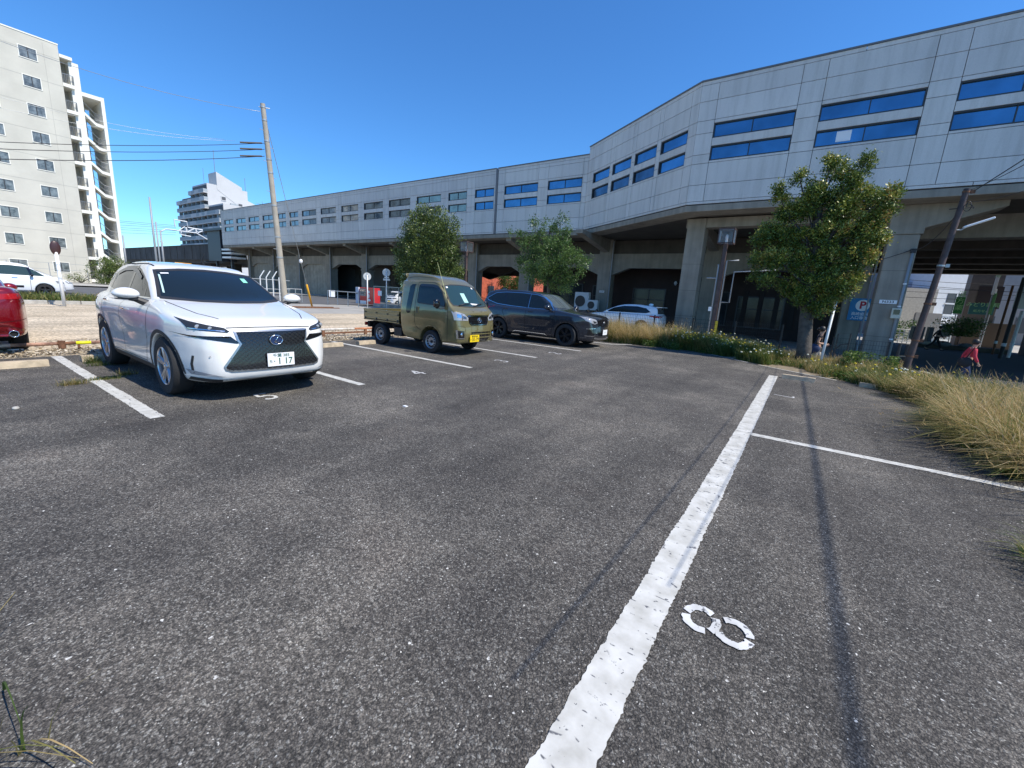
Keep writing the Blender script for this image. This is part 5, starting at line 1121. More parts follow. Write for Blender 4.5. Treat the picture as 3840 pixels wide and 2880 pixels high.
# caged lamps
def cage_lamp(x, y, h, w_, r_, lb, pipes=False):
    t = thing('caged_lamp', lb, 'lamp post', (x, y, float(gh(x, y))), group='caged lamp posts'); b = MB(); b.box((-r_, -r_, 0), (r_, r_, h-.62)); b.go('post', brown_p, t, bevel=.01)
    z0, z1 = h-.62, h; hw = w_/2; b = MB()
    for sx in (-1, 1):
        for sy in (-1, 1): b.box((sx*hw-.022, sy*hw-.022, z0), (sx*hw+.022, sy*hw+.022, z1))
    for z in (z0, z1): 
        for s in (-1, 1): b.box((-hw, s*hw-.022, z-.022), (hw, s*hw+.022, z+.022)); b.box((s*hw-.022, -hw, z-.022), (s*hw+.022, hw, z+.022))
    b.box((-hw, -hw, z1), (hw, hw, z1+.03)); b.go('cage', brown_p, t)
    b = MB()
    for i in range(1, 12):
        c = -hw+w_*i/12
        for s in (-1, 1): b.box((c-.003, s*hw-.003, z0), (c+.003, s*hw+.003, z1)); b.box((s*hw-.003, c-.003, z0), (s*hw+.003, c+.003, z1))
        z = z0+(z1-z0)*i/12
        for s in (-1, 1): b.box((-hw, s*hw-.003, z-.003), (hw, s*hw+.003, z+.003))
    b.go('wire_mesh', galv, t); b = MB(); b.ball((0, 0, z0+.28), 1, (.07, .07, .13), 8); b.box((-.05, -.05, z0), (.05, .05, z0+.16)); b.go('lamp_bulb', plate_w, t, smooth=False)
    if pipes:
        b = MB()
        for sx, zt in ((-.16, 3.9), (.17, 4.1)): b.path([(sx, -.05, 0), (sx, -.05, zt), (sx+(.5 if sx > 0 else -.05), -.05, zt+.02)], .035, 8)
        b.path([(.17, -.05, 2.2), (.55, -.05, 2.2), (.55, -.05, 3.6), (2.2, -.05, 3.7)], .03, 8); b.path([(-.16, -.05, 3.3), (-.6, -.05, 3.3)], .03, 8); b.go('side_pipes', mat('pipe_grey', (.30, .31, .32), .5), t, smooth=True)
        b = MB(); b.box((-.30, -.13, 1.75), (-.16, -.12, 1.95)); b.go('notice', plate_w, t); b = MB(); b.box((.10, -.13, .3), (.22, -.12, 1.3)); b.go('yellow_guard', mat('tape_yellow', (.55, .42, .02), .5), t)
cage_lamp(-19.55, 22.0, 4.95, .62, .075, 'brown lamp post with a wire cage head right of the round tree')
cage_lamp(-3.62, 22.2, 5.5, .62, .085, 'brown lamp post with a wire cage head left of the big tree', True)
# round signs seen from behind
def back_sign(x, y, h, r_, lb, extra=False, face=(1, -.6, 0)):
    t = thing('round_sign', lb, 'road sign', (x, y, float(gh(x, y))), group='round signs on white posts'); b = MB(); b.tube((0, 0, 0), (0, 0, h+.1), .038, n=12); b.go('post', white_pt, t, smooth=True)
    n = Vector(face).normalized(); u_ = Vector((-n.y, n.x, 0)); c = Vector((0, 0, h))-n*.05; b = MB(); ring = [c+u_*r_*math.cos(a)+Vector((0, 0, r_*math.sin(a))) for a in np.linspace(0, 2*math.pi, 29)[:-1]]
    b.add(ring+[p-n*.02 for p in ring], [list(range(28)), [28+i for i in range(28)][::-1]]+[(i, 28+i, 28+(i+1) % 28, (i+1) % 28) for i in range(28)]); b.go('disc', mat('sign_back', (.55, .56, .55), .5, .3), t)
    b = MB(); b.obox(c+n*.02, u_, (0, 0, 1), n, .05, r_*1.7, .02); b.obox(c+n*.025+Vector((0, 0, .05)), u_, (0, 0, 1), n, r_*.9, .03, .02); b.go('bracket', galv, t)
    if extra: b = MB(); b.obox((0, 0, h-.52), u_, (0, 0, 1), n, .5, .14, .02); b.obox((0, 0, h-.36), u_, (0, 0, 1), n, .34, .10, .02); b.go('sub_plate', mat('sign_back', (.55, .56, .55), .5, .3), t)
    return t
back_sign(-26.3, 19.0, 2.28, .27, 'left round sign seen from behind, in front of the red vending machine')
back_sign(-26.5, 20.85, 2.72, .29, 'right round sign with a small plate below, behind the truck bed', True)
bp = Vector((-24, 3.36, 0)); tpm = Vector(at_x(208, 935, -24))
t = thing('traffic_mirror', 'dark round traffic mirror seen edge-on atop a slanted white post by the street', 'traffic mirror', bp); b = MB(); b.tube((0, 0, -.05), tpm-bp+Vector((0, 0, -.1)), .055, n=12); b.go('post', white_pt, t, smooth=True)
b = MB(); b.ball(tpm-bp+Vector((.0, 0, .05)), 1, (.06, .15, .27), 10); b.go('mirror', mat('mirror_back', (.05, .022, .022), .4), t, smooth=True)
# low pipe barrier behind the cars
def bar_seg(y0, y1, m_, par, nm='bar', z=.12, r_=.032): return MB().tube((0, y0, z), (0, y1, z), r_, n=10).go(nm, m_, par, smooth=True)
wht = mat('bar_white', (.62, .58, .52), .6, var=.35, vscale=12); rw = mat('bar_rust_white', (.42, .24, .17), .7, var=.7, vscale=8); yel = mat('bar_yellow', (.80, .78, .02), .5); orr = mat('bar_orange', (.50, .20, .09), .6, var=.4, vscale=6)
t = thing('pipe_barrier', 'low rusty pipe barrier with white and yellow tape behind the left parking spaces', 'barrier', (-10.95, 0, 0))
for y0, y1, m_ in ((-3, .55, galv), (.55, .82, wht), (.82, 1.36, rw), (1.36, 1.60, rust), (1.60, 1.80, yel), (1.80, 3.6, rw)): bar_seg(y0, y1, m_, t)
b = MB(); b.tube((0, 1.42, -.02), (0, 1.42, .17), .05, n=12); b.box((-.02, 1.62, -.02), (.02, 1.65, .1)); b.tube((0, -1.5, -.02), (0, -1.5, .13), .04, n=10); b.go('leg', rust, t)
t = thing('pipe_barrier', 'low rusty pipe barrier with orange and white bands between the white car and the truck', 'barrier', (-11.2, 0, 0))
for y0, y1, m_ in ((5.2, 6.5, rust), (6.5, 7.6, wht), (7.6, 9.0, orr), (9.0, 9.9, wht), (9.9, 14.2, orr)): bar_seg(y0, y1, m_, t, z=.2)
b = MB()
for y in (5.4, 6.6, 8.0, 8.6, 10, 12, 14): b.box((-.025, y-.04, -.02), (.025, y+.04, .19))
b.box((-.02, 6.5, .07), (.02, 8.7, .12)); b.go('leg', rust, t)
t = thing('iron_rail', 'rusty iron rail lying at the foot of the yellow stay wire guard', 'rail', (-25.7, 14.6, 0)); b = MB(); b.box((-.05, -2.6, -.02), (.05, 1.3, .07)); b.box((.18, -1.2, -.02), (.26, 1.6, .03)); b.go('rail', rust, t)
# railings of the street beyond the yard
rail_g = mat('railing_green', (.30, .36, .34), .5, .3)
def guard(p, q, h, n, lb, m_=galv, rails=(1.,), bottom=0.):
    p, q = Vector(p), Vector(q); t = thing('pipe_railing', lb, 'railing', p); d = q-p; b = MB()
    for i in range(n+1): c = d*i/n; b.tube(c+Vector((0, 0, 0)), c+Vector((0, 0, h)), .03, n=8)
    b.go('posts', m_, t); b = MB()
    for k in rails: b.tube(Vector((0, 0, h*k)), d+Vector((0, 0, h*k)), .028, n=8)
    b.go('rails', m_, t); return t
guard(at_x(1230, 1143, -30.5)*np.array([1, 1, 0]), at_x(1345, 1157, -27.2)*np.array([1, 1, 0]), 1.05, 3, 'grey pipe railing left of the vending machine with a paper notice')
guard(at_x(1060, 1122, -33)*np.array([1, 1, 0]), at_x(1133, 1131, -33)*np.array([1, 1, 0]), 1.0, 3, 'grey pipe railing just right of the utility pole')
p = at_x(1248, 1096, -30.2); t = wall_sign('paper_notice', (float(p[0])+.05, float(p[1])-.1, float(p[2])-.1), .42, .5, plate_w, 'small white paper notice tied to the pipe railing', 'notice'); t.rotation_euler.z = R(55)
t = thing('barbed_fence', 'white fence posts with bent barbed tops behind the left railing', 'fence', at_x(1000, 1120, -34)*np.array([1, 1, 0])); b = MB(); base = Vector(t.location)
for i, u in enumerate((980, 1003, 1027, 1050)):
    c = Vector(at_x(u, 1120, -34)); c.z = 0; c -= base; b.path([c, c+Vector((0, 0, 1.75)), c+Vector((.1, .28, 2.25))], .04, 6)
b.go('posts', white_pt, t); b = MB(); c1 = Vector(at_x(950, 1120, -34))-base; c2 = Vector(at_x(1090, 1120, -34))-base
for z in (.3, .9, 1.6): b.tube((c1.x, c1.y, z), (c2.x, c2.y, z), .025, n=6)
b.go('rails', galv, t)
# vending machine and cabinet
vy = 24.; p = at_y(1350, 1100, vy); g0 = float(gh(-30, vy))
cx_ = float(at_y(1351, 1100, vy)[0]); t = thing('cabinet', 'narrow light grey cabinet standing left of the red vending machine', 'cabinet', (cx_, vy, g0)); b = MB(); b.box((-.22, -.35, 0), (.22, .35, 1.60)); b.go('casing', mat('cabinet_grey', (.55, .58, .66), .5), t, bevel=.02); b = MB(); b.box((-.08, -.36, .95), (.08, -.35, 1.1)); b.go('coin_slot', ink_k, t)
x0 = float(at_y(1359, 1100, vy)[0]); x1 = float(at_y(1384, 1100, vy)[0]); x2 = float(at_y(1412, 1100, vy)[0])
t = thing('vending_machine', 'red drinks vending machine with a glazed can display, behind the truck bed', 'vending machine', ((x0+x2)/2, vy, g0)); hw = (x2-x0)/2; red_v = mat('vending_red', (.62, .008, .015), .35, coat=.5)
b = MB(); b.box((-hw, -.3, 0), (hw, .4, 1.60)); b.go('casing', red_v, t, bevel=.03); b = MB(); b.box((-hw+.08, -.32, .85), (-.06, -.30, 1.5)); b.go('display', mat('display_glass', (.25, .3, .3), .1, var=.8, vscale=9), t)
b = MB(); b.box((-hw+.08, -.32, .12), (-.06, -.30, .42)); b.go('delivery_flap', plate_w, t)
b = MB()
for r in range(2):
    for i in range(5): b.tube((-hw+.2+.17*i, -.36, 1.0+.26*r), (-hw+.2+.17*i, -.36, 1.15+.26*r), .035, n=8)
b.go('cans', mat('cans', (.4, .35, .3), .4, var=.9, vscale=6), t)
b = MB(); b.ball((.28, -.30, 1.22), 1, (.2, .02, .13), 8); b.ball((.30, -.30, .86), 1, (.13, .02, .20), 8); b.ball((.36, -.30, .50), 1, (.22, .02, .12), 8); b.go('white_blobs', plate_w, t, smooth=True)
# green framed fence behind the truck
fy = 23.; xa = float(at_y(1402, 1100, fy)[0]); xb = float(at_y(1600, 1100, fy)[0]); t = thing('mesh_fence', 'green framed wire fence behind the round signs and the truck', 'fence', (xa, fy, float(gh(-25, fy)))); b = MB(); L_ = xb-xa
for i in range(5): b.box((L_*i/4-.03, -.03, 0), (L_*i/4+.03, .03, 1.75))
b.box((0, -.03, 1.70), (L_, .03, 1.76)); b.box((0, -.03, .25), (L_, .03, .30)); b.go('frame', rail_g, t); b = MB(); b.box((0, -.1, -.05), (L_, .1, .25)); b.go('plinth', mat('stained_plinth', (.45, .36, .30), .85, var=.5, vscale=2.), t)
b = MB(); x = .1
while x < L_: b.box((x-.004, -.004, .3), (x+.004, .004, 1.7)); x += .12
z = .4
while z < 1.7: b.box((0, -.004, z-.004), (L_, .004, z+.004)); z += .12
b.go('wire_mesh', rail_g, t)
xs_ = float(at_y(1423, 1100, fy-.1)[0]); wall_sign('fence_notice', (xs_, fy-.05, 1.05), .5, .42, plate_w, 'white notice board fixed to the green framed fence', 'notice')
# yellow sign glimpsed over the white car
c = Vector(at_x(688, 997, -36)); t = thing('yellow_sign', 'orange yellow sign board just above the white car roof', 'sign', (c.x, c.y, 0)); b = MB(); b.box((-.03, -.48, c.z-.22), (.03, .48, c.z+.2)); b.go('board', mat('sign_orange', (.85, .38, .02), .5), t, bevel=.02); b = MB(); b.tube((-.08, 0, 0), (-.08, 0, c.z), .04); b.go('post', galv, t); b = MB(); b.ball((.03, .1, c.z-.1), 1, (.01, .22, .12), 6); b.go('emblem', ink_k, t)
# welded mesh fence by the low road
mesh_k = mat('mesh_black', (.018, .02, .022), .5)
def mesh_fence(p, q, z0, h, n, lb):
    p, q = Vector(p), Vector(q); t = thing('mesh_fence', lb, 'fence', (p.x, p.y, z0)); d = (q-p); d.z = 0; L_ = d.length; e = d/L_; b = MB()
    for i in range(n+1): c = d*i/n; b.obox(c+Vector((0, 0, h/2)), e, Vector((0, 0, 1)), Vector((-e.y, e.x, 0)), .05, h, .05)
    b.go('posts', mesh_k, t); b = MB(); k = int(L_/.075)
    for i in range(k): b.obox(e*(i+.5)*L_/k+Vector((0, 0, h/2)), e, Vector((0, 0, 1)), Vector((-e.y, e.x, 0)), .006, h-.04, .006)
    for j in range(int(h/.15)+1): b.obox(e*L_/2+Vector((0, 0, .03+j*.15)), e, Vector((0, 0, 1)), Vector((-e.y, e.x, 0)), L_, .008, .008)
    b.go('wire_mesh', mesh_k, t); return t
mesh_fence((-8.2, 17.75, 0), (-.6, 17.75, 0), -.05, 1.12, 5, 'black welded mesh fence behind the dry grass and flowers')
mesh_fence((.95, 18.6, 0), (2.45, 18.6, 0), -.5, 1.25, 1, 'black welded mesh fence in front of the right column')
t = thing('black_gate', 'small black handrail frame beside the dark doorway left of the column', 'handrail', (1.15, 20.5, -.53)); b = MB(); b.path([(0, 0, 0), (0, 0, 1.35), (.38, 0, 1.4), (.38, 0, 0)], .022, 6); b.path([(0, 0, .75), (.15, 0, .95), (.38, 0, 1.0)], .02, 6); b.path([(0, 0, .35), (.38, 0, .35)], .02, 6); b.go('frame', mesh_k, t)
t = thing('black_barrier', 'black tubular barrier right of the mesh fence at the road edge', 'barrier', (3.0, 20.6, -.53)); b = MB(); b.path([(0, 0, 0), (0, 0, 1.15), (.28, .4, 1.15), (.28, .4, 0)], .045, 8); b.path([(0, 0, .7), (.28, .4, .7)], .03, 6); b.go('frame', mesh_k, t)
# catenary masts and poles beyond the apartment block
mast = mat('mast_grey', (.30, .32, .34), .6, .3)
def far_pole(u, v0, v1, X, r_, lb):
    a, c = Vector(at_x(u, v0, X)), Vector(at_x(u, v0, X)); a.z = -.1; topz = at_x(u-(v0-v1)*.12, v1, X)[2]; t = thing('railway_mast', lb, 'mast', a, group='masts left of the station'); b = MB(); b.tube((0, 0, 0), (0, 0, float(topz)), r_, r_*.7, 10); b.go('shaft', mast, t, smooth=True); return t, float(topz)
m1, z1 = far_pole(585, 960, 735, -60, .12, 'tall pale pole with a thin tip left of the far tower')
m2, z2 = far_pole(598, 960, 828, -72, .11, 'shorter pole with cable fittings close behind the tall pale pole')
m3, z3_ = far_pole(612, 960, 862, -110, .20, 'dark railway mast standing above the parapet')
m4, z4_ = far_pole(470, 960, 880, -110, .18, 'dark railway mast beside the apartment block')
def truss(pts, r_, lb): 
    t = thing('railway_catenary', lb, 'catenary', pts[0][0]); o = Vector(pts[0][0]); b = MB()
    for seg in pts: b.path([Vector(p)-o for p in seg], r_, 5)
    b.go('beams', mat('mast_white', (.62, .64, .66), .5), t); return t
Xc = -115
def c_(x, y): return Vector(at_x(600+x*.2411, 600+y*.2411, Xc))
truss([[c_(235, 1035), c_(218, 925), c_(415, 960), c_(432, 1048), c_(700, 1095)], [c_(255, 1095), c_(565, 1135), c_(735, 1235)], [c_(300, 1090), c_(380, 1040), c_(440, 1110), c_(540, 1065), c_(590, 1130), c_(700, 1090)], [c_(330, 1110), c_(325, 1160), c_(480, 1190)], [c_(410, 1045), c_(412, 1105)], [c_(560, 1075), c_(565, 1130)], [c_(0, 1115), c_(95, 1070), c_(250, 1090)], [c_(0, 1265), c_(50, 1290)]], .13, 'white lattice beams carrying the railway wires left of the station')
for i, (y0, y1) in enumerate(((985, 1020), (1010, 1045), (1050, 1060), (1090, 1100), (1120, 1128), (1170, 1165))): wire('catenary_wire', [c_(-640, y0-40), c_(250, y1)], .035, ['topmost', 'second', 'third', 'fourth', 'fifth', 'lowest'][i]+' railway wire between the apartment block and the far tower', mat('wire_grey', (.16, .18, .20), .6), 'cable', 'railway wires')
# ------------------------------------------------------------------ trees
bark = mat('bark', (.10, .085, .07), .9, var=.4, vscale=10, bump=.8, bscale=25)
leaf_a = leafmat('leaves_camphor', [(0, (.020, .042, .009)), (.30, (.060, .105, .016)), (.58, (.17, .215, .032)), (.82, (.36, .36, .07)), (.94, (.48, .40, .10)), (1, (.46, .27, .07))])
leaf_b = leafmat('leaves_dense', [(0, (.028, .052, .012)), (.4, (.062, .10, .020)), (.75, (.14, .18, .04)), (1, (.28, .29, .09))])
leaf_c = leafmat('leaves_light', [(0, (.03, .065, .02)), (.45, (.075, .14, .035)), (.8, (.14, .22, .055)), (1, (.26, .34, .11))], trans=.35)
def leaves(lobes, n, size, rng, thin=.42, shell=.5, tone_fn=None, up=.35, tipn=26, spread=1.05):
    """lobes: (x,y,z,r[,weight]) -> quads of small folded leaves"""
    L_ = np.array([l[:4] for l in lobes]); wgt = np.array([(l[4] if len(l) > 4 else 1)*l[3]**2 for l in lobes]); wgt = wgt/wgt.sum()
    k = rng.choice(len(L_), n, p=wgt); d = rng.normal(size=(n, 3)); d /= np.linalg.norm(d, axis=1, keepdims=True)
    # twigs: leaves gather round a limited number of shoot tips
    nt_ = max(40, n//tipn); kt = rng.choice(len(L_), nt_, p=wgt); dt = rng.normal(size=(nt_, 3)); dt /= np.linalg.norm(dt, axis=1, keepdims=True)
    rt = L_[kt, 3]*(shell+(1.08-shell)*rng.random(nt_)**.5)*(1+.12*rng.normal(size=nt_)); tips = L_[kt, :3]+dt*rt[:, None]*np.array([1, 1, .95])
    ti = rng.integers(0, nt_, n); c = tips[ti]+rng.normal(size=(n, 3))*size*spread; outer = rt[ti]/L_[kt[ti], 3]
    a = dt[ti]*.9+rng.normal(size=(n, 3))*.75; a[:, 2] += up; a /= np.linalg.norm(a, axis=1, keepdims=True)
    s_ = np.cross(a, rng.normal(size=(n, 3))); s_ /= np.linalg.norm(s_, axis=1, keepdims=True)
    ln = size*(.7+.6*rng.random(n))[:, None]; wd = ln*thin
    v = np.stack([c-a*ln*.5, c+s_*wd*.5, c+a*ln*.5, c-s_*wd*.5], 1).reshape(-1, 3)
    f = np.arange(4*n).reshape(n, 4); tone = rng.random(n)*.55+.1+.25*rng.random(nt_)[ti]
    if tone_fn is not None: tone = tone_fn(tone, outer, dt[ti], c, rng.random(nt_)[ti])
    return v, f, np.clip(tone, 0, 1)
def tree(name, label, base, trunk, lobes, n, size, m_, seed, tone_fn=None, group=None, limbs=True, tr=.12, **k):
    rng = np.random.default_rng(seed); t = thing(name, label, 'tree', base, group=group); B0 = np.array(base, float)
    v, f, tone = leaves(lobes, n, size, rng, tone_fn=tone_fn, **k); npmesh('crown', v-B0, f, m_, t, tone=tone)
    b = MB(); tk = [Vector(p)-Vector(base) for p in trunk]; b.path(tk, [tr*(1-.55*i/(len(tk)-1)) for i in range(len(tk))], 10)
    o = b.go('trunk', bark, t, smooth=True)
    if limbs:
        b = MB()
        for l in lobes[::2]:
            e = Vector(l[:3])-Vector(base); j = min(range(min(3, len(tk)-1), len(tk)), key=lambda i: (tk[i]-e).length+max(0, tk[i].z-e.z)*2); s0 = tk[max(0, j-1)]
            mid = (s0+e)/2+Vector((random.uniform(-.1, .1), random.uniform(-.1, .1), -.06*(e-s0).length)); b.path([s0, mid, e], [tr*.26, tr*.15, tr*.05], 6)
        b.go('limbs', bark, t, smooth=True)
    return t
rl = random.Random(5)
def lob(pts, fn, Y, k, dep=.5, dup=1, back=False):
    out = []
    for a, c, r in pts:
        u, v = fn(a, c); p = at_y(u, v, Y); out.append((p[0], p[1]+rl.uniform(-.25, .25)*dep, p[2], r*k))
        for _ in range(dup if (not back or r >= 78) else 0): y2 = Y+(rl.uniform(.5, 2.2)*dep if back else rl.uniform(-1, 1)*dep*1.6); s = y2/Y; q = at_y(u, v, y2); out.append((q[0]+rl.uniform(-.1, .1), q[1], q[2]+rl.uniform(-.15, .05), r*k*.8))
    return out
z7 = lambda a, c: (2700+.5426*a, 550+.5426*c)
z5 = lambda a, c: (1300+.4973*a, 600+.4973*c)
T1 = [(800, 150, 80), (770, 95, 45), (980, 130, 72), (1030, 80, 40), (900, 240, 80), (530, 235, 55), (545, 190, 35), (405, 290, 48), (420, 370, 60), (650, 260, 52), (660, 330, 80), (800, 340, 90), (1190, 320, 62), (1240, 300, 38), (1100, 380, 85), (980, 340, 80), (600, 420, 100), (470, 450, 80), (850, 450, 110), (1190, 420, 50), (1060, 500, 90), (340, 580, 85), (290, 640, 70), (450, 620, 100), (600, 620, 110), (780, 600, 120), (1050, 620, 90), (960, 560, 90), (1110, 640, 60), (270, 780, 80), (240, 880, 55), (400, 780, 110), (580, 800, 120), (760, 780, 110), (940, 760, 110), (1020, 760, 60), (330, 920, 75), (480, 950, 90), (640, 950, 110), (820, 930, 110), (930, 900, 65), (560, 1040, 60), (700, 1080, 85), (800, 1050, 75), (890, 990, 50), (700, 1150, 45), (640, 1120, 50)]
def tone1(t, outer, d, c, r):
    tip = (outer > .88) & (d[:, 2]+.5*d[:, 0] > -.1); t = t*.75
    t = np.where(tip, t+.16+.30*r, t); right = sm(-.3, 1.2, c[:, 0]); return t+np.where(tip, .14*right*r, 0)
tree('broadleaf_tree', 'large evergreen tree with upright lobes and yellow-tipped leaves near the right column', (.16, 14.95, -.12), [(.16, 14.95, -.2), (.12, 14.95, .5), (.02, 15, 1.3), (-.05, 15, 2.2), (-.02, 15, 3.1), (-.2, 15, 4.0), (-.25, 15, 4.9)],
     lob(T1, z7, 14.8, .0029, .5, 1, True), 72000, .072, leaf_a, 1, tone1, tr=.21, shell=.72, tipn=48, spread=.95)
b = MB()
for q in (((.1, 14.8, 2.2), (.65, 14.7, 2.9), (1.0, 14.7, 3.15)), ((.3, 14.8, 2.6), (.7, 14.5, 3.1), (.62, 14.5, 3.4))): b.path(q, [.035, .025, .008], 5)
T2 = [(600, 410, 60), (530, 445, 60), (680, 430, 65), (770, 480, 55), (445, 510, 62), (590, 510, 100), (720, 540, 90), (790, 600, 55), (430, 600, 65), (520, 620, 100), (650, 660, 120), (400, 690, 55), (450, 740, 85), (600, 760, 120), (740, 720, 95), (810, 730, 55), (385, 760, 40), (500, 850, 110), (640, 870, 120), (780, 840, 85), (845, 850, 45), (420, 850, 60), (560, 930, 100), (700, 940, 100), (820, 930, 55), (430, 920, 40)]
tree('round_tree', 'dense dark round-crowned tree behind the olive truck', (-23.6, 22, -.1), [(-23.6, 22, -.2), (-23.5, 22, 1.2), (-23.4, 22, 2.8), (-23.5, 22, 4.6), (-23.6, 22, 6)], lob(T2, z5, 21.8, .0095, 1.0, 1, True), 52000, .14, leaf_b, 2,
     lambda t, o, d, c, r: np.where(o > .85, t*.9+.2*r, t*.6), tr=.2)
T3 = [(1600, 420, 20), (1620, 460, 28), (1560, 500, 38), (1500, 470, 26), (1430, 450, 22), (1390, 460, 16), (1420, 500, 24), (1470, 545, 38), (1680, 520, 24), (1650, 560, 40), (1240, 545, 20), (1300, 560, 26), (1360, 590, 34), (1340, 640, 44), (1440, 620, 58), (1550, 600, 66), (1640, 650, 58), (1400, 700, 70), (1520, 700, 84), (1640, 730, 72), (1720, 720, 48), (1330, 740, 50), (1760, 780, 54), (1620, 810, 84), (1500, 800, 90), (1390, 810, 70), (1310, 800, 38), (1450, 890, 62), (1570, 900, 78), (1680, 880, 62), (1740, 860, 40), (1810, 760, 22), (1845, 745, 14), (1640, 960, 46), (1380, 880, 40)]
tree('light_tree', 'light multi-stemmed deciduous tree behind the dark grey car', (-12.0, 20.5, -.1), [(-12.0, 20.5, -.2), (-11.95, 20.5, 1.2), (-12.1, 20.5, 2.6), (-12.3, 20.5, 4.0), (-12.2, 20.5, 5.2)], lob(T3, z5, 20.5, .0072, .8), 17000, .11, leaf_c, 3,
     lambda t, o, d, c, r: np.where(o > .8, t*.8+.25*r, t*.8), tr=.10, shell=.25)
rr = random.Random(9)
def blob_lobes(x, y, z, rx, rz, n, r): return [(x+rr.uniform(-rx, rx), y+rr.uniform(-rx, rx)*.7, z+rr.uniform(-rz, rz), r*rr.uniform(.7, 1.2)) for _ in range(n)]
for (x, y, zc, rx, rz, n, sz, sd_, lb) in ((-71.5, 59, 4.0, 3.2, 3.4, 22, .26, 21, 'sunlit tree glimpsed between the pillars left of the round tree'), (-41.5, 52.5+4, 3.2, 1.4, 2.2, 9, .2, 22, 'leafy tree in front of the red brick wall, seen under the viaduct, left one'), (-39.0, 56.5, 2.6, 1.2, 1.8, 8, .2, 23, 'leafy tree in front of the red brick wall, seen under the viaduct, right one')):
    tree('far_tree', lb, (x, y, -.33), [(x, y, -.4), (x, y, 1.5), (x, y, zc)], blob_lobes(x, y, zc, rx, rz, n, .95), 7000, sz, leaf_c, sd_, None, 'trees beyond the viaduct', tr=.15)
# hedge plants by the apartment block
def bush(name, lb, x, y, z, rx, ry, rz, n, size, m_, seed, group=None, cat='bush'):
    rng = np.random.default_rng(seed); t = thing(name, lb, cat, (x, y, z), group=group)
    lbs = [(rr.uniform(-rx, rx), rr.uniform(-ry, ry), rz*rr.uniform(.35, .95), .42*max(rx, ry, rz)*rr.uniform(.6, 1)) for _ in range(9)]
    v, f, tn = leaves(lbs, n, size, rng); v[:, 2] = np.abs(v[:, 2]); npmesh('foliage', v, f, m_, t, tone=tn)
    b = MB()
    for l in lbs: b.path([(0, 0, -.05), (l[0]*.5, l[1]*.5, l[2]*.5), l[:3]], [.04, .025, .01], 5)
    b.go('stems', bark, t); return t
bush('bush', 'dark green round bush below the stair landings of the apartment block', -66.5, 13.6, 0, .9, 1.0, 2.8, 5200, .16, leaf_b, 31)
bush('bush', 'sparse shrub at the foot of the beige wall, left of the corner', -68.5, 11.2, 0, .5, 1.0, 1.3, 700, .14, leaf_b, 32, 'shrubs by the apartment block')
bush('bush', 'small shrub right at the corner of the beige apartment wall', -68, 12.9, 0, .5, .5, 1.3, 500, .14, leaf_b, 33, 'shrubs by the apartment block')
t = thing('clipped_hedge', 'low clipped hedge along the pavement in front of the apartment entrance', 'hedge', (-65.5, 15, 0)); rng = np.random.default_rng(35); v, f, tn = leaves([(0, -2.5+.45*i, .35, .42) for i in range(12)], 5200, .13, rng); npmesh('foliage', v, f, leaf_b, t, tone=tn)
t = thing('entrance_fence', 'grey slatted fence panel by the apartment block corner', 'fence', (-67, 13.6, 0)); b = MB()
for i in range(12): b.box((-.02, -.9+.15*i, 0), (.02, -.86+.15*i, 1.5))
b.box((-.03, -.9, 1.45), (.03, .8, 1.52)); b.go('slats', galv, t)
t = thing('wire_fence', 'thin wire fence in front of the beige apartment wall', 'fence', (-69.5, 0, 0)); b = MB()
for i in range(9): b.box((-.03, -12+3*i, 0), (.03, -11.94+3*i, 2.0))
for z in (.6, 1.3, 1.98): b.box((-.015, -12, z), (.015, 12.2, z+.03))
b.go('posts', mast, t)
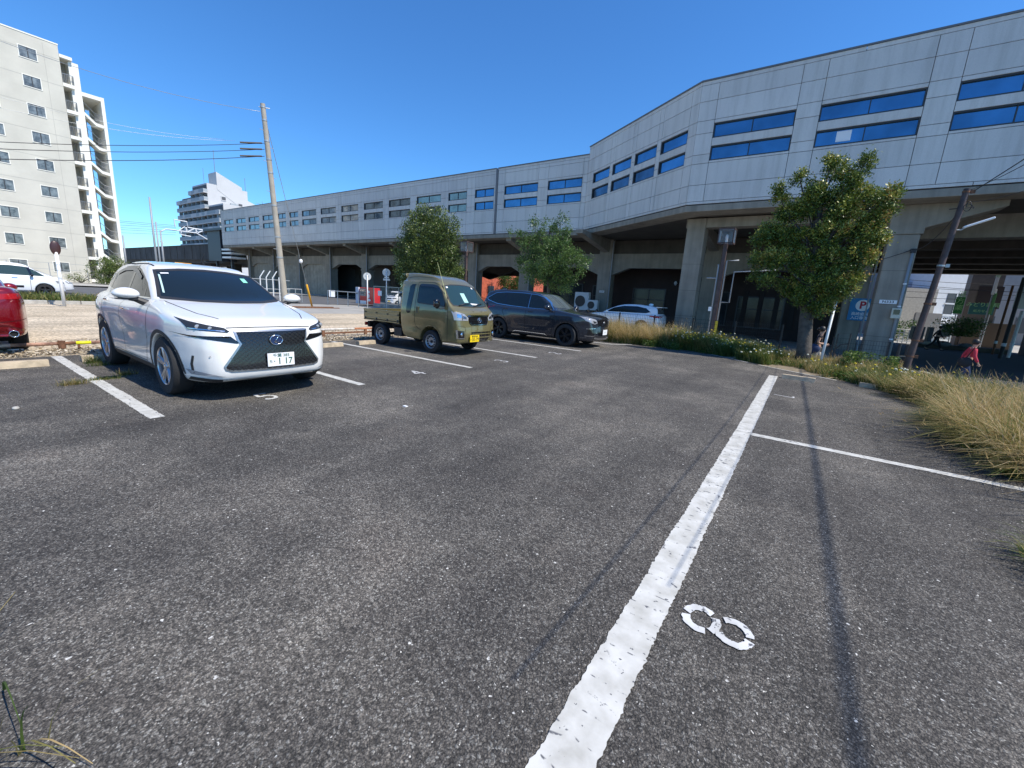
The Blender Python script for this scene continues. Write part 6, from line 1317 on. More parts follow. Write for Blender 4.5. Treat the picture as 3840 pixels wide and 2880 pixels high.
# ------------------------------------------------------------------ grass and weeds
grass_m = leafmat('grass_blades', [(0, (.045, .085, .018)), (.3, (.10, .15, .03)), (.5, (.22, .22, .06)), (.72, (.42, .31, .12)), (.88, (.58, .42, .20)), (1, (.66, .52, .30))], rough=.6, trans=.35)
def in_polys(P, poly):
    x, y = P[:, 0], P[:, 1]; c = np.zeros(len(P), bool); n = len(poly)
    for i in range(n):
        (x0, y0), (x1, y1) = poly[i], poly[(i+1) % n]; k = ((y0 > y) != (y1 > y)) & (x < (x1-x0)*(y-y0)/(y1-y0+1e-12)+x0); c ^= k
    return c
def sample_poly(poly, n, rng):
    A = np.array(poly); lo, hi = A.min(0), A.max(0); out = []
    while sum(map(len, out)) < n: P = lo+(hi-lo)*rng.random((n*2, 2)); out.append(P[in_polys(P, poly)])
    return np.concatenate(out)[:n]
def blades(pos, h, wd, lean, tone, rng, droop=.5, z0=None, seg=4):
    n = len(pos); z = gh(pos[:, 0], pos[:, 1])+.03 if z0 is None else np.full(n, z0)
    a = rng.random(n)*2*np.pi; dr = np.stack([np.cos(a), np.sin(a)], 1)*.75*rng.random((n, 1))**.7+lean+.32*np.stack([np.sin(pos[:, 0]*6.3+2*np.sin(pos[:, 1]*5.1)), np.sin(pos[:, 1]*7.7+2*np.sin(pos[:, 0]*4.3))], 1); L_ = np.linalg.norm(dr, axis=1, keepdims=True)+1e-6
    side = np.stack([-dr[:, 1], dr[:, 0]], 1)/L_; mix_ = rng.random((n, 1)); ang2 = rng.random(n)*np.pi; side = side*mix_+np.stack([np.cos(ang2), np.sin(ang2)], 1)*(1-mix_); side /= np.linalg.norm(side, axis=1, keepdims=True)
    V = []
    for k in range(seg+1):
        t = k/seg; hor = dr*h[:, None]*(t*.35+t*t*droop*1.2); zz = z+h*(t-.42*droop*t**2.4*L_[:, 0]*1.6); w_ = wd*(1-.75*t)
        V.append(np.stack([pos[:, 0]+hor[:, 0]-side[:, 0]*w_, pos[:, 1]+hor[:, 1]-side[:, 1]*w_, zz], 1)); V.append(np.stack([pos[:, 0]+hor[:, 0]+side[:, 0]*w_, pos[:, 1]+hor[:, 1]+side[:, 1]*w_, zz], 1))
    V = np.stack(V, 1); base = (np.arange(n)*(2*(seg+1)))[:, None]; F = []
    for k in range(seg): F.append(base+np.array([[2*k, 2*k+1, 2*k+3, 2*k+2]]))
    F = np.stack(F, 1).reshape(-1, 4); tips = (V[:, -1]+V[:, -2])/2
    return V.reshape(-1, 3), F, np.repeat(tone, seg), tips
class Stuff:
    def __init__(s): s.V, s.F, s.T, s.n = [], [], [], 0
    def add(s, v, f, t): s.V.append(v); s.F.append(f+s.n); s.T.append(t); s.n += len(v)
    def go(s, name, m_, lb, cat='grass'): o = npmesh(name, np.concatenate(s.V), np.concatenate(s.F), m_, tone=np.clip(np.concatenate(s.T), 0, 1)); return tag(o, lb, cat, kind='stuff')
rng = np.random.default_rng(17)
def clumpy(P, rng, scale=.35, keep=.55):     # thin out to form clumps
    ph = rng.random(6)*6; s = sum(np.sin(P[:, 0]/scale*(1+.37*i)+ph[i])*np.sin(P[:, 1]/scale*(1.2-.21*i)+ph[5-i]) for i in range(3)); return P[s > np.quantile(s, 1-keep)]
st = Stuff(); lean0 = np.array([[-.10, -.12]])
# (polygon, n, height, height spread, width, tone mean, tone spread, droop, keep)
Z = [([(-7.9, 15.0), (-5.85, 14.8), (-4.9, 15.2), (-3.9, 15.4), (-3.5, 17.3), (-7.9, 17.3)], 15000, .72, .28, .006, .74, .17, .5, .85),
     ([(-6.0, 14.85), (-4.9, 15.1), (-3.6, 15.35), (-3.6, 16.2), (-6.0, 15.9)], 5000, .35, .2, .006, .34, .2, .5, .8),
     ([(-4.2, 15.35), (-3.6, 15.3), (-2.1, 14.75), (-1.6, 17.3), (-4.0, 17.3)], 12000, .55, .22, .006, .32, .20, .4, .8),
     ([(-2.2, 14.8), (-.75, 13.5), (-.3, 14.6), (-1.0, 16.8), (-2.2, 17.3)], 9000, .40, .22, .006, .28, .18, .4, .65),
     ([(-.7, 13.5), (.3, 12.7), (1.0, 13.4), (.6, 15.2), (-.9, 15.6)], 3600, .24, .15, .005, .52, .26, .5, .5),
     ([(-.3, 14.0), (.9, 13.3), (2.6, 14.5), (2.8, 17.2), (-.6, 17.2)], 4200, .30, .2, .005, .58, .25, .55, .45),
     ([(.55, 12.5), (1.3, 11.8), (1.75, 10.9), (2.9, 11.2), (3.2, 13.6), (1.3, 13.6)], 14000, .34, .18, .005, .36, .24, .5, .75),
     ([(1.72, 10.9), (1.95, 9.7), (2.0, 8.8), (3.3, 8.8), (3.4, 12.2)], 12000, .50, .25, .005, .55, .26, .6, .75),
     ([(1.92, 9.0), (1.85, 7.5), (2.0, 5.9), (2.35, 5.2), (3.7, 5.0), (3.6, 9.2)], 15000, .58, .42, .0042, .72, .20, .8, .7),
     ([(1.88, 9.2), (1.78, 7.6), (1.9, 6.0), (2.5, 6.0), (2.5, 9.2)], 12000, .28, .3, .004, .26, .22, .9, .7),
     ([(1.42, 4.0), (1.36, 3.5), (1.6, 3.0), (2.3, 2.8), (2.2, 4.4)], 1600, .20, .2, .0035, .28, .2, .7, .6)]
tipl = []
for poly, n, h, hs_, wd, tm, ts, dr, keep in Z:
    P = clumpy(sample_poly(poly, int(n/keep), rng), rng, .5, keep); k = len(P); H_ = np.abs(h*(1-hs_+hs_*2.2*rng.random(k)**2.2))*(1+.28*np.sin(P[:, 0]*5.1+1.3*np.sin(P[:, 1]*3.3))*np.sin(P[:, 1]*4.3+2)); tn = tm+ts*rng.normal(size=k)+.16*np.sin(P[:, 0]*4.7+1)*np.sin(P[:, 1]*3.9)
    v, f, t_, tp_ = blades(P, H_, wd*(.6+.8*rng.random(k)), lean0+np.array([[-.22 if P[:, 1].mean() < 11 else 0, 0]]), tn, rng, dr); st.add(v, f, t_); tipl.append((tp_, poly, tn))
st.go('weed_grass', grass_m, 'dry and green wild grass growing along the far and right edge of the lot')
# seed heads on the dry stalks
sh = Stuff(); T_ = np.concatenate([tipl[0][0][::9], tipl[5][0][::9], tipl[7][0][::12], tipl[8][0][::9]]); n = len(T_)
d = np.stack([rng.normal(size=n)*.5-.4, rng.normal(size=n)*.4, .3+.5*rng.random(n)], 1); d /= np.linalg.norm(d, axis=1, keepdims=True); s_ = np.cross(d, rng.normal(size=(n, 3))); s_ /= np.linalg.norm(s_, axis=1, keepdims=True); q_ = np.cross(d, s_)
ln = (.03+.045*rng.random(n))[:, None]; wd = ln*.09
V = np.stack([T_-d*ln*.2, T_+s_*wd+d*ln*.3, T_+d*ln, T_-s_*wd+d*ln*.3], 1).reshape(-1, 3); V2 = np.stack([T_-d*ln*.2, T_+q_*wd+d*ln*.3, T_+d*ln, T_-q_*wd+d*ln*.3], 1).reshape(-1, 3)
F = np.arange(4*n).reshape(n, 4); sh.add(V, F, .8+.15*rng.random(n)); sh.add(V2, F, .8+.15*rng.random(n)); sh.go('grass_seed_heads', grass_m, 'pale seed heads on the dry grass stalks')
# broad-leaved ground weeds
lw = leafmat('weed_leaves', [(0, (.03, .07, .012)), (.5, (.08, .15, .025)), (1, (.20, .26, .06))], trans=.35)
lv = Stuff()
for poly, n, zt, sz in (([(-5.8, 14.9), (-2.1, 14.8), (-.75, 13.5), (-.6, 14.3), (-1.6, 15.7), (-5.6, 15.8)], 9000, .22, .05), ([(.5, 12.6), (1.3, 11.9), (1.8, 10.8), (2.2, 9.5), (2.6, 11.6), (1.0, 13.4)], 9000, .20, .045), ([(1.0, 15.0), (2.2, 14.6), (2.3, 15.8), (1.2, 16)], 3200, .5, .06), ([(-.9, 13.8), (0, 13.2), (.2, 14), (-.6, 15)], 900, .12, .045), ([(-4, 15.9), (-1.5, 15.6), (-1.4, 17), (-4, 17.2)], 5000, .4, .05), ([(1.45, 3.9), (1.5, 3.2), (2.1, 3.1), (2.1, 4.2)], 1300, .14, .03)):
    P = clumpy(sample_poly(poly, n*2, rng), rng, .3, .5); k = len(P); z = gh(P[:, 0], P[:, 1])+.04+zt*rng.random(k)**1.5; c = np.stack([P[:, 0], P[:, 1], z], 1); a = rng.normal(size=(k, 3)); a[:, 2] *= .5; a /= np.linalg.norm(a, axis=1, keepdims=True); s_ = np.cross(a, rng.normal(size=(k, 3))); s_ /= np.linalg.norm(s_, axis=1, keepdims=True); l_ = sz*(.5+rng.random(k))[:, None]
    lv.add(np.stack([c-a*l_*.5, c+s_*l_*.22, c+a*l_*.5, c-s_*l_*.22], 1).reshape(-1, 3), np.arange(4*k).reshape(k, 4), rng.random(k))
lv.go('ground_weeds', lw, 'bright green leafy weeds at the foot of the grass', 'weeds')
# flower heads
fl_w = mat('flower_cream', (.75, .72, .55), .7); fl_y = mat('flower_yellow', (.75, .55, .03), .6)
for nm, m_, cnt, lb in (('white_flowers', fl_w, 210, 'small cream flower heads over the weeds'), ('yellow_flowers', fl_y, 150, 'small yellow flowers scattered in the weeds')):
    b = MB(); T_ = np.concatenate([tipl[2][0], tipl[2][0], tipl[3][0], tipl[3][0], tipl[6][0], tipl[4][0]]); ix = rng.choice(len(T_), cnt, replace=False)
    for i in ix: b.ball(T_[i]+np.array([0, 0, .06]), .018+.014*rng.random(), (1, 1, .7), 3)
    tag(b.go(nm, m_), lb, 'flowers', kind='stuff')
# verge by the street
sv = Stuff(); P = clumpy(sample_poly([(-26, -10), (-26, 8.8), (-27.5, 12.6), (-30, 12.6), (-30, -10)], 16000, rng), rng, .8, .8); k = len(P); v, f, t_, _ = blades(P, .16+.30*rng.random(k), np.full(k, .018), np.zeros((1, 2)), .35+.22*rng.normal(size=k), rng, .6, 0., 3); sv.add(v, f, t_)
sv.go('verge_grass', grass_m, 'olive weeds on the verge between gravel yard and street')
# tufts on the asphalt
def tuft(lb, x, y, r_, n, h, tm, seed, name='weed_tuft', lean=(0, 0), wd=.0025):
    rg = np.random.default_rng(seed); P = rg.normal(size=(n, 2))*r_*np.array([[.4, 1.]])+np.array([[x, y]]); v, f, t_, _ = blades(P, h*(.4+.8*rg.random(n)), np.full(n, wd), np.array([lean]), tm+.2*rg.normal(size=n), rg, .9, 0.)
    o = npmesh(name, v-np.array([x, y, 0]), f, grass_m, tone=np.clip(t_, 0, 1)); o.location = (x, y, 0); return tag(o, lb, 'weed', 'weed tufts on the asphalt')
tuft('green weed mat crossing the outer left white line', -7.72, 1.33, .11, 420, .055, .30, 41); tuft('brownish dry weed just left of the outer left line', -7.55, 1.02, .07, 260, .09, .6, 42); tuft('small dry weed right of the outer left line', -7.9, 1.62, .06, 160, .11, .6, 43)
tuft('green weed growing over the wheel stop behind the white car', -9.2, 1.50, .05, 170, .17, .25, 44, wd=.003); tuft('fine weed in front of the wheel stop near the white car rear tyre', -8.9, 1.52, .08, 130, .12, .3, 45)
for i, (u, v, lb) in enumerate(((20, 2860, 'green grass stems in the bottom left corner of the picture'), (-60, 2620, 'bent dry grass stem at the left edge near the bottom'))):
    d = ray(u, v); p = CO+d*(0-EYE)/d[2]; tuft(lb, float(p[0]), float(p[1]), .05, 12 if i == 0 else 7, .30, .5, 46+i, lean=(.35, .35), wd=.004)
# leaf litter along the rear edge
lm = leafmat('litter', [(0, (.14, .11, .07)), (.5, (.36, .29, .19)), (1, (.60, .53, .42))], trans=0.)
P = np.concatenate([sample_poly([(-10.95, -4), (-10.28, -4), (-10.28, 14.8), (-10.95, 14.8)], 12000, rng), sample_poly([(-12.5, -4), (-10.9, -4), (-10.9, 14.8), (-12.5, 14.8)], 4000, rng)]); k = len(P); c = np.stack([P[:, 0], P[:, 1], .008+.03*rng.random(k)], 1)
a = rng.normal(size=(k, 3)); a[:, 2] *= .35; a /= np.linalg.norm(a, axis=1, keepdims=True); s_ = np.cross(a, np.array([[0, 0, 1.]])+.4*rng.normal(size=(k, 3))); s_ /= np.linalg.norm(s_, axis=1, keepdims=True); l_ = (.03+.05*rng.random(k))[:, None]
tag(npmesh('leaf_litter', np.stack([c-a*l_*.5, c+s_*l_*.3, c+a*l_*.5, c-s_*l_*.3], 1).reshape(-1, 3), np.arange(4*k).reshape(k, 4), lm, tone=rng.random(k)), 'dry leaf litter along the rear edge of the lot', 'leaf litter', kind='stuff')
def pebble(x, y, r_, lb, m_=conc_l): b = MB(); b.ball((0, 0, r_*.35), r_, (1, .8, .55), 6); o = b.go('pebble', m_, smooth=True); o.location = (x, y, 0); tag(o, lb, 'stone')
d = ray(60, 1535); p = CO-d*EYE/d[2]; pebble(float(p[0]), float(p[1]), .035, 'pale stone lying alone on the asphalt at the left')
d = ray(1520, 1524); p = CO-d*EYE/d[2]; b = MB(); b.box((-.03, -.018, 0), (.03, .018, .008)); o = b.go('paper_scrap', plate_w); o.location = (float(p[0]), float(p[1]), 0); tag(o, 'tiny white scrap in the middle of the lot', 'litter')
d = ray(57, 1317); p = CO-d*(EYE)/d[2]; b = MB(); b.obox((0, 0, .03), (1, .2, .1), (-.2, 1, 0), (0, 0, 1), .22, .14, .02); o = b.go('paper_scrap', plate_w); o.location = (float(p[0]), float(p[1]), 0); tag(o, 'crumpled white litter in front of the left pipe barrier', 'litter')
pebble(1.75, 15.1, .17, 'pale round stone among the weeds by the bright green bush', conc_l)
# ------------------------------------------------------------------ other vehicles
def simple_car(root, L_, W_, H_, low, green, gw, paint, wheels, glass, r=.33, h=.045, rim=alloy, win=None, ws=None, rw=None, plan=None, name='body', ngl=6):
    low = catmull(low, 4); green = catmull(green, 4)
    def fn(x, y, z):
        ay = np.abs(y); d1 = poly_sd(x+.10*y*y*np.sign(x), z, low)
        W = interp(z, [(.15, W_-.10), (.35, W_-.03), (.7, W_), (.95, W_-.02), (1.1, W_-.08), (1.3, W_-.2)])-interp(x, [(-L_-.1, .35), (-L_+.05, .16), (-L_+.35, .03), (-L_+.8, 0), (L_-.9, 0), (L_-.4, .06), (L_-.05, .24), (L_+.1, .45)])
        d = smax(d1, ay-W, .08); Wg = interp(z, gw)-interp(x, [(-L_, .10), (-L_+.6, .02), (0, 0), (L_-1.2, .05), (L_-.6, .1)])
        d = smin(d, smax(poly_sd(x+.12*y*y*np.sign(x), z+.04*y*y, green), ay-Wg, .06), .04)
        for c in wheels: d = smax(d, -smax(np.hypot(x-c, z-r)-(r+.05), (W_-.35)-ay, .01), .012)
        return d
    C = Car(root, fn, (-L_-.1, -W_-.12, .12), (L_+.1, W_+.12, H_+.1), paint, h, name)
    b = MB(); b.box((min(wheels)-.4, -W_+.22, .2), (max(wheels)+.4, W_-.22, .5)); b.go('underbody', dark_in, root)
    for x in wheels:
        for s in (-1, 1): make_wheel(root, x, s*(W_-.11), r, .2, s, 'alloy', 5, .68, rim)
    for mir in (False, True):
        if win: o = C.patch('side_window', win, 'r', glass, .006, .08, mirror=mir)
    if ws: C.patch('windscreen', ws, 'f', glass, .006, .08)
    if rw: C.patch('rear_window', rw, 'b', glass, .006, .08)
    return C
# red saloon at the left edge, seen from behind
red_p = mat('red_metallic_paint', (.22, .003, .008), .22, .35, coat=1.)
car = thing('parked_car', 'dark red saloon cut off by the left edge, seen from its rear corner', 'car', (-12.72, .14, 0), math.pi)
C = simple_car(car, 2.40, .92, 1.45, [(2.2, .25), (2.38, .45), (2.36, .7), (2.1, .86), (1.2, .98), (.3, 1.0), (-1.2, 1.02), (-2.0, 1.10), (-2.30, 1.09), (-2.36, .95), (-2.38, .6), (-2.32, .38), (-2.1, .30), (0, .24)],
     [(1.15, .95), (.4, 1.38), (-.3, 1.45), (-1.1, 1.38), (-1.9, 1.12), (-2.0, .95), (0, .9)], [(.9, .80), (1.1, .76), (1.3, .66), (1.45, .5)], red_p, (1.42, -1.40), car_glass, .34, .03,
     win=[(.9, 1.05), (.35, 1.32), (-.3, 1.38), (-1.0, 1.33), (-1.5, 1.16), (-1.4, 1.08)], ws=[(-.6, 1.02), (.6, 1.02), (.5, 1.34), (-.5, 1.34)], rw=[(-.55, 1.15), (.55, 1.15), (.5, 1.34), (-.5, 1.34)])
for mir in (False, True):
    C.patch('tail_lamp', [(-.86, .93), (-.45, .90), (-.25, .93), (-.25, .985), (-.50, 1.0), (-.84, 1.01)], 'b', lamp_red, .006, .04, mirror=mir)
    C.strip('bumper_crease', [(-.88, .60), (-.6, .56), (0, .55)], .012, 'b', mat('red_dark', (.08, .002, .004), .4), .004, mirror=mir)
    C.strip('bumper_crease', [(-.84, .42), (-.66, .50), (-.4, .52), (0, .52)], .02, 'b', mat('red_dark', (.08, .002, .004), .4), .005, mirror=mir)
    C.strip('boot_seam', [(-.52, 1.05), (-.50, .80), (0, .79)], .010, 'b', seam_m, .004, mirror=mir)
    s = 1 if mir else -1; b = MB(); b.lathe([(.052, .05), (.056, -.05), (.046, -.052), (.044, .0)], c=(-2.33, s*.70, .375), axis='x', n=24); e_ = b.go('exhaust_pipe', chrome, car, smooth=True); b = MB(); b.lathe([(.044, -.03), (.001, -.03)], c=(-2.33, s*.70, .375), axis='x', n=20); b.go('pipe_inside', dark_in, e_)
    b = MB(); b.ball((.55, s*.98, 1.02), 1, (.09, .12, .08), 7); b.go('mirror', red_p, car, smooth=True)
C.strip('lower_valance', [(-.8, .33), (.8, .33)], .08, 'b', black_pl, .008)
# white minivan on the street and a white car beyond it (both face +y)
van_w = mat('van_white_paint', (.78, .80, .82), .25, coat=1.)
car = thing('parked_car', 'white minivan with a black side strip parked in the street at the left', 'minivan', (-34.6, 2.75, -.08), math.pi/2)
C = simple_car(car, 2.22, .85, 1.72, [(2.0, .25), (2.18, .45), (2.16, .75), (2.0, .92), (1.5, 1.02), (1.0, 1.08), (0, 1.08), (-2.1, 1.08), (-2.2, .9), (-2.2, .4), (-2.0, .25), (0, .22)],
     [(1.65, 1.0), (1.2, 1.35), (.85, 1.60), (.4, 1.69), (-.5, 1.72), (-1.6, 1.70), (-2.05, 1.62), (-2.16, 1.2), (-2.15, .95), (0, .9)], [(.9, .80), (1.1, .79), (1.4, .73), (1.65, .62), (1.75, .5)], van_w, (1.36, -1.36), car_glass_g, .32, .035,
     win=[(1.45, 1.06), (1.1, 1.34), (.8, 1.50), (.3, 1.55), (-1.9, 1.55), (-2.0, 1.1)], ws=[(-.66, 1.10), (.66, 1.10), (.58, 1.54), (-.58, 1.54)], rim=mat('van_rim', (.10, .10, .10), .3, .8))
for mir in (False, True):
    C.strip('side_strip', [(.62, .50), (-2.0, .50)], .10, 'r', gloss_bk, .012, mirror=mir)
    for q in ([(.88, 1.06), (.86, .3)], [(-.20, 1.06), (-.22, .3)]): C.strip('door_seam', q, .015, 'r', seam_m, .004, mirror=mir)
    for q in ([(.95, 1.1), (.86, 1.5)], [(-.14, 1.08), (-.16, 1.55)], [(-.28, 1.08), (-.30, 1.55)]): C.strip('window_pillar', q, .10, 'r', gloss_bk, .009, mirror=mir)
    C.strip('door_handle', [(.45, .93), (.25, .93)], .03, 'r', chrome, .02, mirror=mir); C.strip('door_handle', [(-.45, .93), (-.25, .93)], .03, 'r', chrome, .02, mirror=mir)
    C.strip('sill_trim', [(1.0, .27), (-1.0, .27)], .08, 'r', black_pl, .01, mirror=mir)
    s = 1 if mir else -1; b = MB(); b.ball((.95, s*.95, 1.10), 1, (.07, .10, .09), 7); b.go('mirror', gloss_bk, car, smooth=True)
    C.patch('headlight', [(-.80, .86), (-.45, .80), (-.45, .70), (-.78, .72)], 'f', lamp_glass, .006, .05, mirror=mir)
car = thing('parked_car', 'white car mostly hidden behind the minivan, its nose showing', 'car', (-37.4, 3.6, -.08), math.pi/2)
C = simple_car(car, 2.1, .84, 1.5, [(1.95, .25), (2.1, .45), (2.05, .7), (1.6, .92), (1.0, 1.02), (-1.9, 1.02), (-2.1, .8), (-2.1, .4), (-1.9, .25), (0, .22)], [(1.4, .9), (.6, 1.38), (0, 1.48), (-1.2, 1.46), (-1.9, 1.1), (0, .9)], [(.9, .78), (1.1, .75), (1.4, .6), (1.5, .5)], van_w, (1.3, -1.25), car_glass, .31, .05, win=[(1.05, 1.02), (.5, 1.32), (0, 1.38), (-1.1, 1.34), (-1.5, 1.05)], ws=[(-.6, 1.0), (.6, 1.0), (.5, 1.36), (-.5, 1.36)])
for mir in (False, True): C.patch('headlight', [(-.78, .80), (-.45, .76), (-.45, .64), (-.74, .66)], 'f', lamp_glass, .006, .05, mirror=mir)
# white suv under the station (faces -x)
car = thing('parked_car', 'white estate car under the station behind the dry grass, seen from its rear side', 'car', (-9.05, 24.95, -.15), math.pi)
C = simple_car(car, 2.35, .92, 1.62, [(2.15, .3), (2.3, .5), (2.2, .85), (1.3, 1.02), (0, 1.04), (-1.8, 1.10), (-2.25, 1.06), (-2.33, .85), (-2.32, .5), (-2.1, .3), (0, .25)], [(1.25, 1.0), (.5, 1.42), (-.1, 1.58), (-.9, 1.62), (-1.6, 1.57), (-2.05, 1.48), (-2.2, 1.1), (-2.2, .95), (0, .92)], [(.9, .84), (1.1, .80), (1.4, .69), (1.62, .5)], mat('suv_white_blue', (.70, .74, .78), .25, coat=1.), (1.38, -1.32), car_glass, .35, .035,
     win=[(.95, 1.10), (.45, 1.36), (-.1, 1.48), (-.9, 1.50), (-1.45, 1.42), (-1.75, 1.22), (-1.5, 1.14)], ws=[(-.65, 1.1), (.65, 1.1), (.55, 1.5), (-.55, 1.5)], rw=[(-.66, 1.14), (.66, 1.14), (.56, 1.50), (-.56, 1.50)])
for mir in (False, True):
    C.patch('tail_lamp', [(-.88, 1.02), (-.3, 1.0), (-.3, .95), (-.88, .90)], 'b', lamp_red, .006, .05, mirror=mir); C.strip('tail_lamp', [(-2.22, .97), (-1.75, 1.0)], .07, 'r', lamp_red, .008, mirror=mir)
    s = 1 if mir else -1; b = MB(); b.ball((.80, s*.98, 1.12), 1, (.08, .11, .08), 7); b.go('mirror', C.body.data.materials[0], car, smooth=True)
    for q in ([(-.15, 1.08), (-.2, .3)], [(.9, 1.05), (.85, .3)], [(-1.05, 1.1), (-.95, .4)]): C.strip('door_seam', q, .012, 'r', seam_m, .004, mirror=mir)
b = MB(); b.ball((-1.5, 0, 1.64), 1, (.14, .02, .07), 7); b.go('roof_antenna', C.body.data.materials[0], car, smooth=True)
b = MB(); b.box((-2.3, -.55, 1.50), (-1.95, .55, 1.53)); b.go('roof_spoiler', C.body.data.materials[0], car)
# small white kei car in the dark bay
p = at_y(1480, 1110, 29.5); car = thing('parked_car', 'small white kei car in the dark bay behind the green framed fence', 'car', (float(p[0])+.0, 30.0, -.3), R(-75))
C = simple_car(car, 1.65, .73, 1.6, [(1.5, .25), (1.62, .5), (1.58, .8), (1.2, .98), (-1.5, 1.0), (-1.62, .5), (-1.5, .25)], [(1.25, .95), (.75, 1.45), (.3, 1.58), (-1.2, 1.58), (-1.58, 1.2), (-1.55, .9)], [(.9, .70), (1.1, .69), (1.4, .62), (1.6, .5)], van_w, (1.1, -1.15), car_glass, .28, .05, win=[(1.0, 1.02), (.65, 1.38), (.2, 1.45), (-1.2, 1.45), (-1.4, 1.05)], ws=[(-.6, 1.02), (.6, 1.02), (.52, 1.44), (-.52, 1.44)])
for mir in (False, True): C.patch('headlight', [(-.68, .92), (-.36, .84), (-.36, .76), (-.64, .80)], 'f', lamp_dark, .006, .05, mirror=mir)
C.patch('grille', [(-.32, .86), (.32, .86), (.26, .74), (-.26, .74)], 'f', gloss_bk, .006, .05); C.patch('number_plate', [(-.16, .60), (.16, .60), (.16, .46), (-.16, .46)], 'f', plate_y, .012, .05); C.patch('air_intake', [(-.36, .42), (.36, .42), (.3, .32), (-.3, .32)], 'f', gloss_bk, .006, .05)
# ------------------------------------------------------------------ people
skin_m = mat('skin', (.52, .30, .20), .55)
def skin_mesh(name, J, edges, m_, parent, sub=2, root=0):
    me = bpy.data.meshes.new(name); me.from_pydata([j[0] for j in J], edges, []); o = bpy.data.objects.new(name, me); COL.objects.link(o)
    sk = o.modifiers.new('Skin', 'SKIN'); sk.use_smooth_shade = True
    for i, j in enumerate(J): me.skin_vertices[0].data[i].radius = (j[1], j[2] if len(j) > 2 else j[1])
    me.skin_vertices[0].data[root].use_root = True
    ss = o.modifiers.new('Sub', 'SUBSURF'); ss.levels = sub; ss.render_levels = sub
    dg = bpy.context.evaluated_depsgraph_get(); dg.update(); m2 = bpy.data.meshes.new_from_object(o.evaluated_get(dg)); bpy.data.objects.remove(o); m2.materials.clear(); m2.materials.append(m_); m2.name = name
    m2.polygons.foreach_set('use_smooth', [True]*len(m2.polygons)); return link(name, m2, parent)
def person(lb, x, y, z, rz, H_, shirt, trousers, hair, stride=.32, lean=.0, arms='walk', bun=False, sleeves=.5, bag=None, group=None):
    t = thing('person', lb, 'person', (x, y, z), rz, group); s = H_/1.65
    def V_(a, b2, c): return Vector(((a+lean*c)*s, b2*s, c*s))
    hip = .86; P = {}
    P['pel'] = V_(0, 0, .90); P['sp'] = V_(.01, 0, 1.07); P['ch'] = V_(.01, 0, 1.25); P['nk'] = V_(.01, 0, 1.40); P['hd0'] = V_(.03, 0, 1.47); P['hd1'] = V_(.035, 0, 1.55); P['hd2'] = V_(.02, 0, 1.61)
    for k, sg in (('l', 1), ('r', -1)):
        st_ = stride*(1 if k == 'l' else -1)
        P['hip'+k] = V_(0, sg*.085, .86); P['kn'+k] = V_(st_*.45+.05, sg*.09, .47); P['an'+k] = V_(st_*.95-(.06 if st_ < 0 else 0), sg*.09, .09+(.05 if st_ < 0 else 0)); P['to'+k] = V_(st_*.95+.13, sg*.10, .035)
        P['sh'+k] = V_(0, sg*.17, 1.345)
        if arms == 'hold' : P['el'+k] = V_(-.03, sg*.21, 1.09); P['wr'+k] = V_(.19, sg*.12, 1.06)
        else: P['el'+k] = V_(-st_*.25-.02, sg*.215, 1.09); P['wr'+k] = V_(-st_*.55+.05, sg*.21, .88)
    names = list(P); R_ = dict(pel=(.115, .09), sp=(.10, .08), ch=(.125, .095), nk=(.048, .048), hd0=(.062, .068), hd1=(.078, .09), hd2=(.062, .072))
    for k in 'lr': R_.update({'hip'+k: (.085, .085), 'kn'+k: (.055, .055), 'an'+k: (.036, .036), 'to'+k: (.032, .038), 'sh'+k: (.052, .05), 'el'+k: (.038, .038), 'wr'+k: (.024, .026)})
    J = [(P[n], R_[n][0]*s, R_[n][1]*s) for n in names]; ix = {n: i for i, n in enumerate(names)}; E = [('pel', 'sp'), ('sp', 'ch'), ('ch', 'nk'), ('nk', 'hd0'), ('hd0', 'hd1'), ('hd1', 'hd2')]
    for k in 'lr': E += [('pel', 'hip'+k), ('hip'+k, 'kn'+k), ('kn'+k, 'an'+k), ('an'+k, 'to'+k), ('ch', 'sh'+k), ('sh'+k, 'el'+k), ('el'+k, 'wr'+k)]
    E = [(ix[a], ix[c]) for a, c in E]
    for k, sg in (('l', 1), ('r', -1)):       # palm, four fingers and thumb
        wr = P['wr'+k]; d = (wr-P['el'+k]).normalized(); pal = wr+d*.055*s; J.append((pal, .026*s, .016*s)); ip = len(J)-1; E.append((ix['wr'+k], ip)); up_ = Vector((0, 0, 1)); sd2 = d.cross(up_).normalized()
        lat = (d.cross(sd2)).normalized()
        for f_ in range(4):
            b0 = pal+d*.03*s+lat*(.027-.018*f_)*s; J.append((b0, .0095*s)); J.append((b0+(d*.8+sd2*-.35*sg).normalized()*.038*s*(1-.12*abs(f_-1.3)), .008*s)); E += [(ip, len(J)-2), (len(J)-2, len(J)-1)]
        J.append((pal+lat*.045*s, .010*s)); J.append((pal+lat*.055*s+d*.035*s, .008*s)); E += [(ip, len(J)-2), (len(J)-2, len(J)-1)]
    J.append((P['hd1']+Vector((.085, 0, -.012))*s, .012*s)); E.append((ix['hd1'], len(J)-1))      # nose
    skin_mesh('body', J, E, skin_m, t, 2, 0)
    g = lambda n, a, c=None: (P[n], a*s, (c or a)*s)
    SJ = [g('pel', .128, .105), g('sp', .118, .098), g('ch', .140, .108), (P['nk']-Vector((0, 0, .025))*s, .062*s, .062*s)]; SE = [(0, 1), (1, 2), (2, 3)]
    for k in 'lr':
        n0 = len(SJ); SJ += [g('sh'+k, .066), (P['sh'+k].lerp(P['el'+k], sleeves), .056*s)]; SE += [(2, n0), (n0, n0+1)]
        if sleeves > .95: SJ.append((P['el'+k].lerp(P['wr'+k], .9), .04*s)); SE.append((n0+1, n0+2))
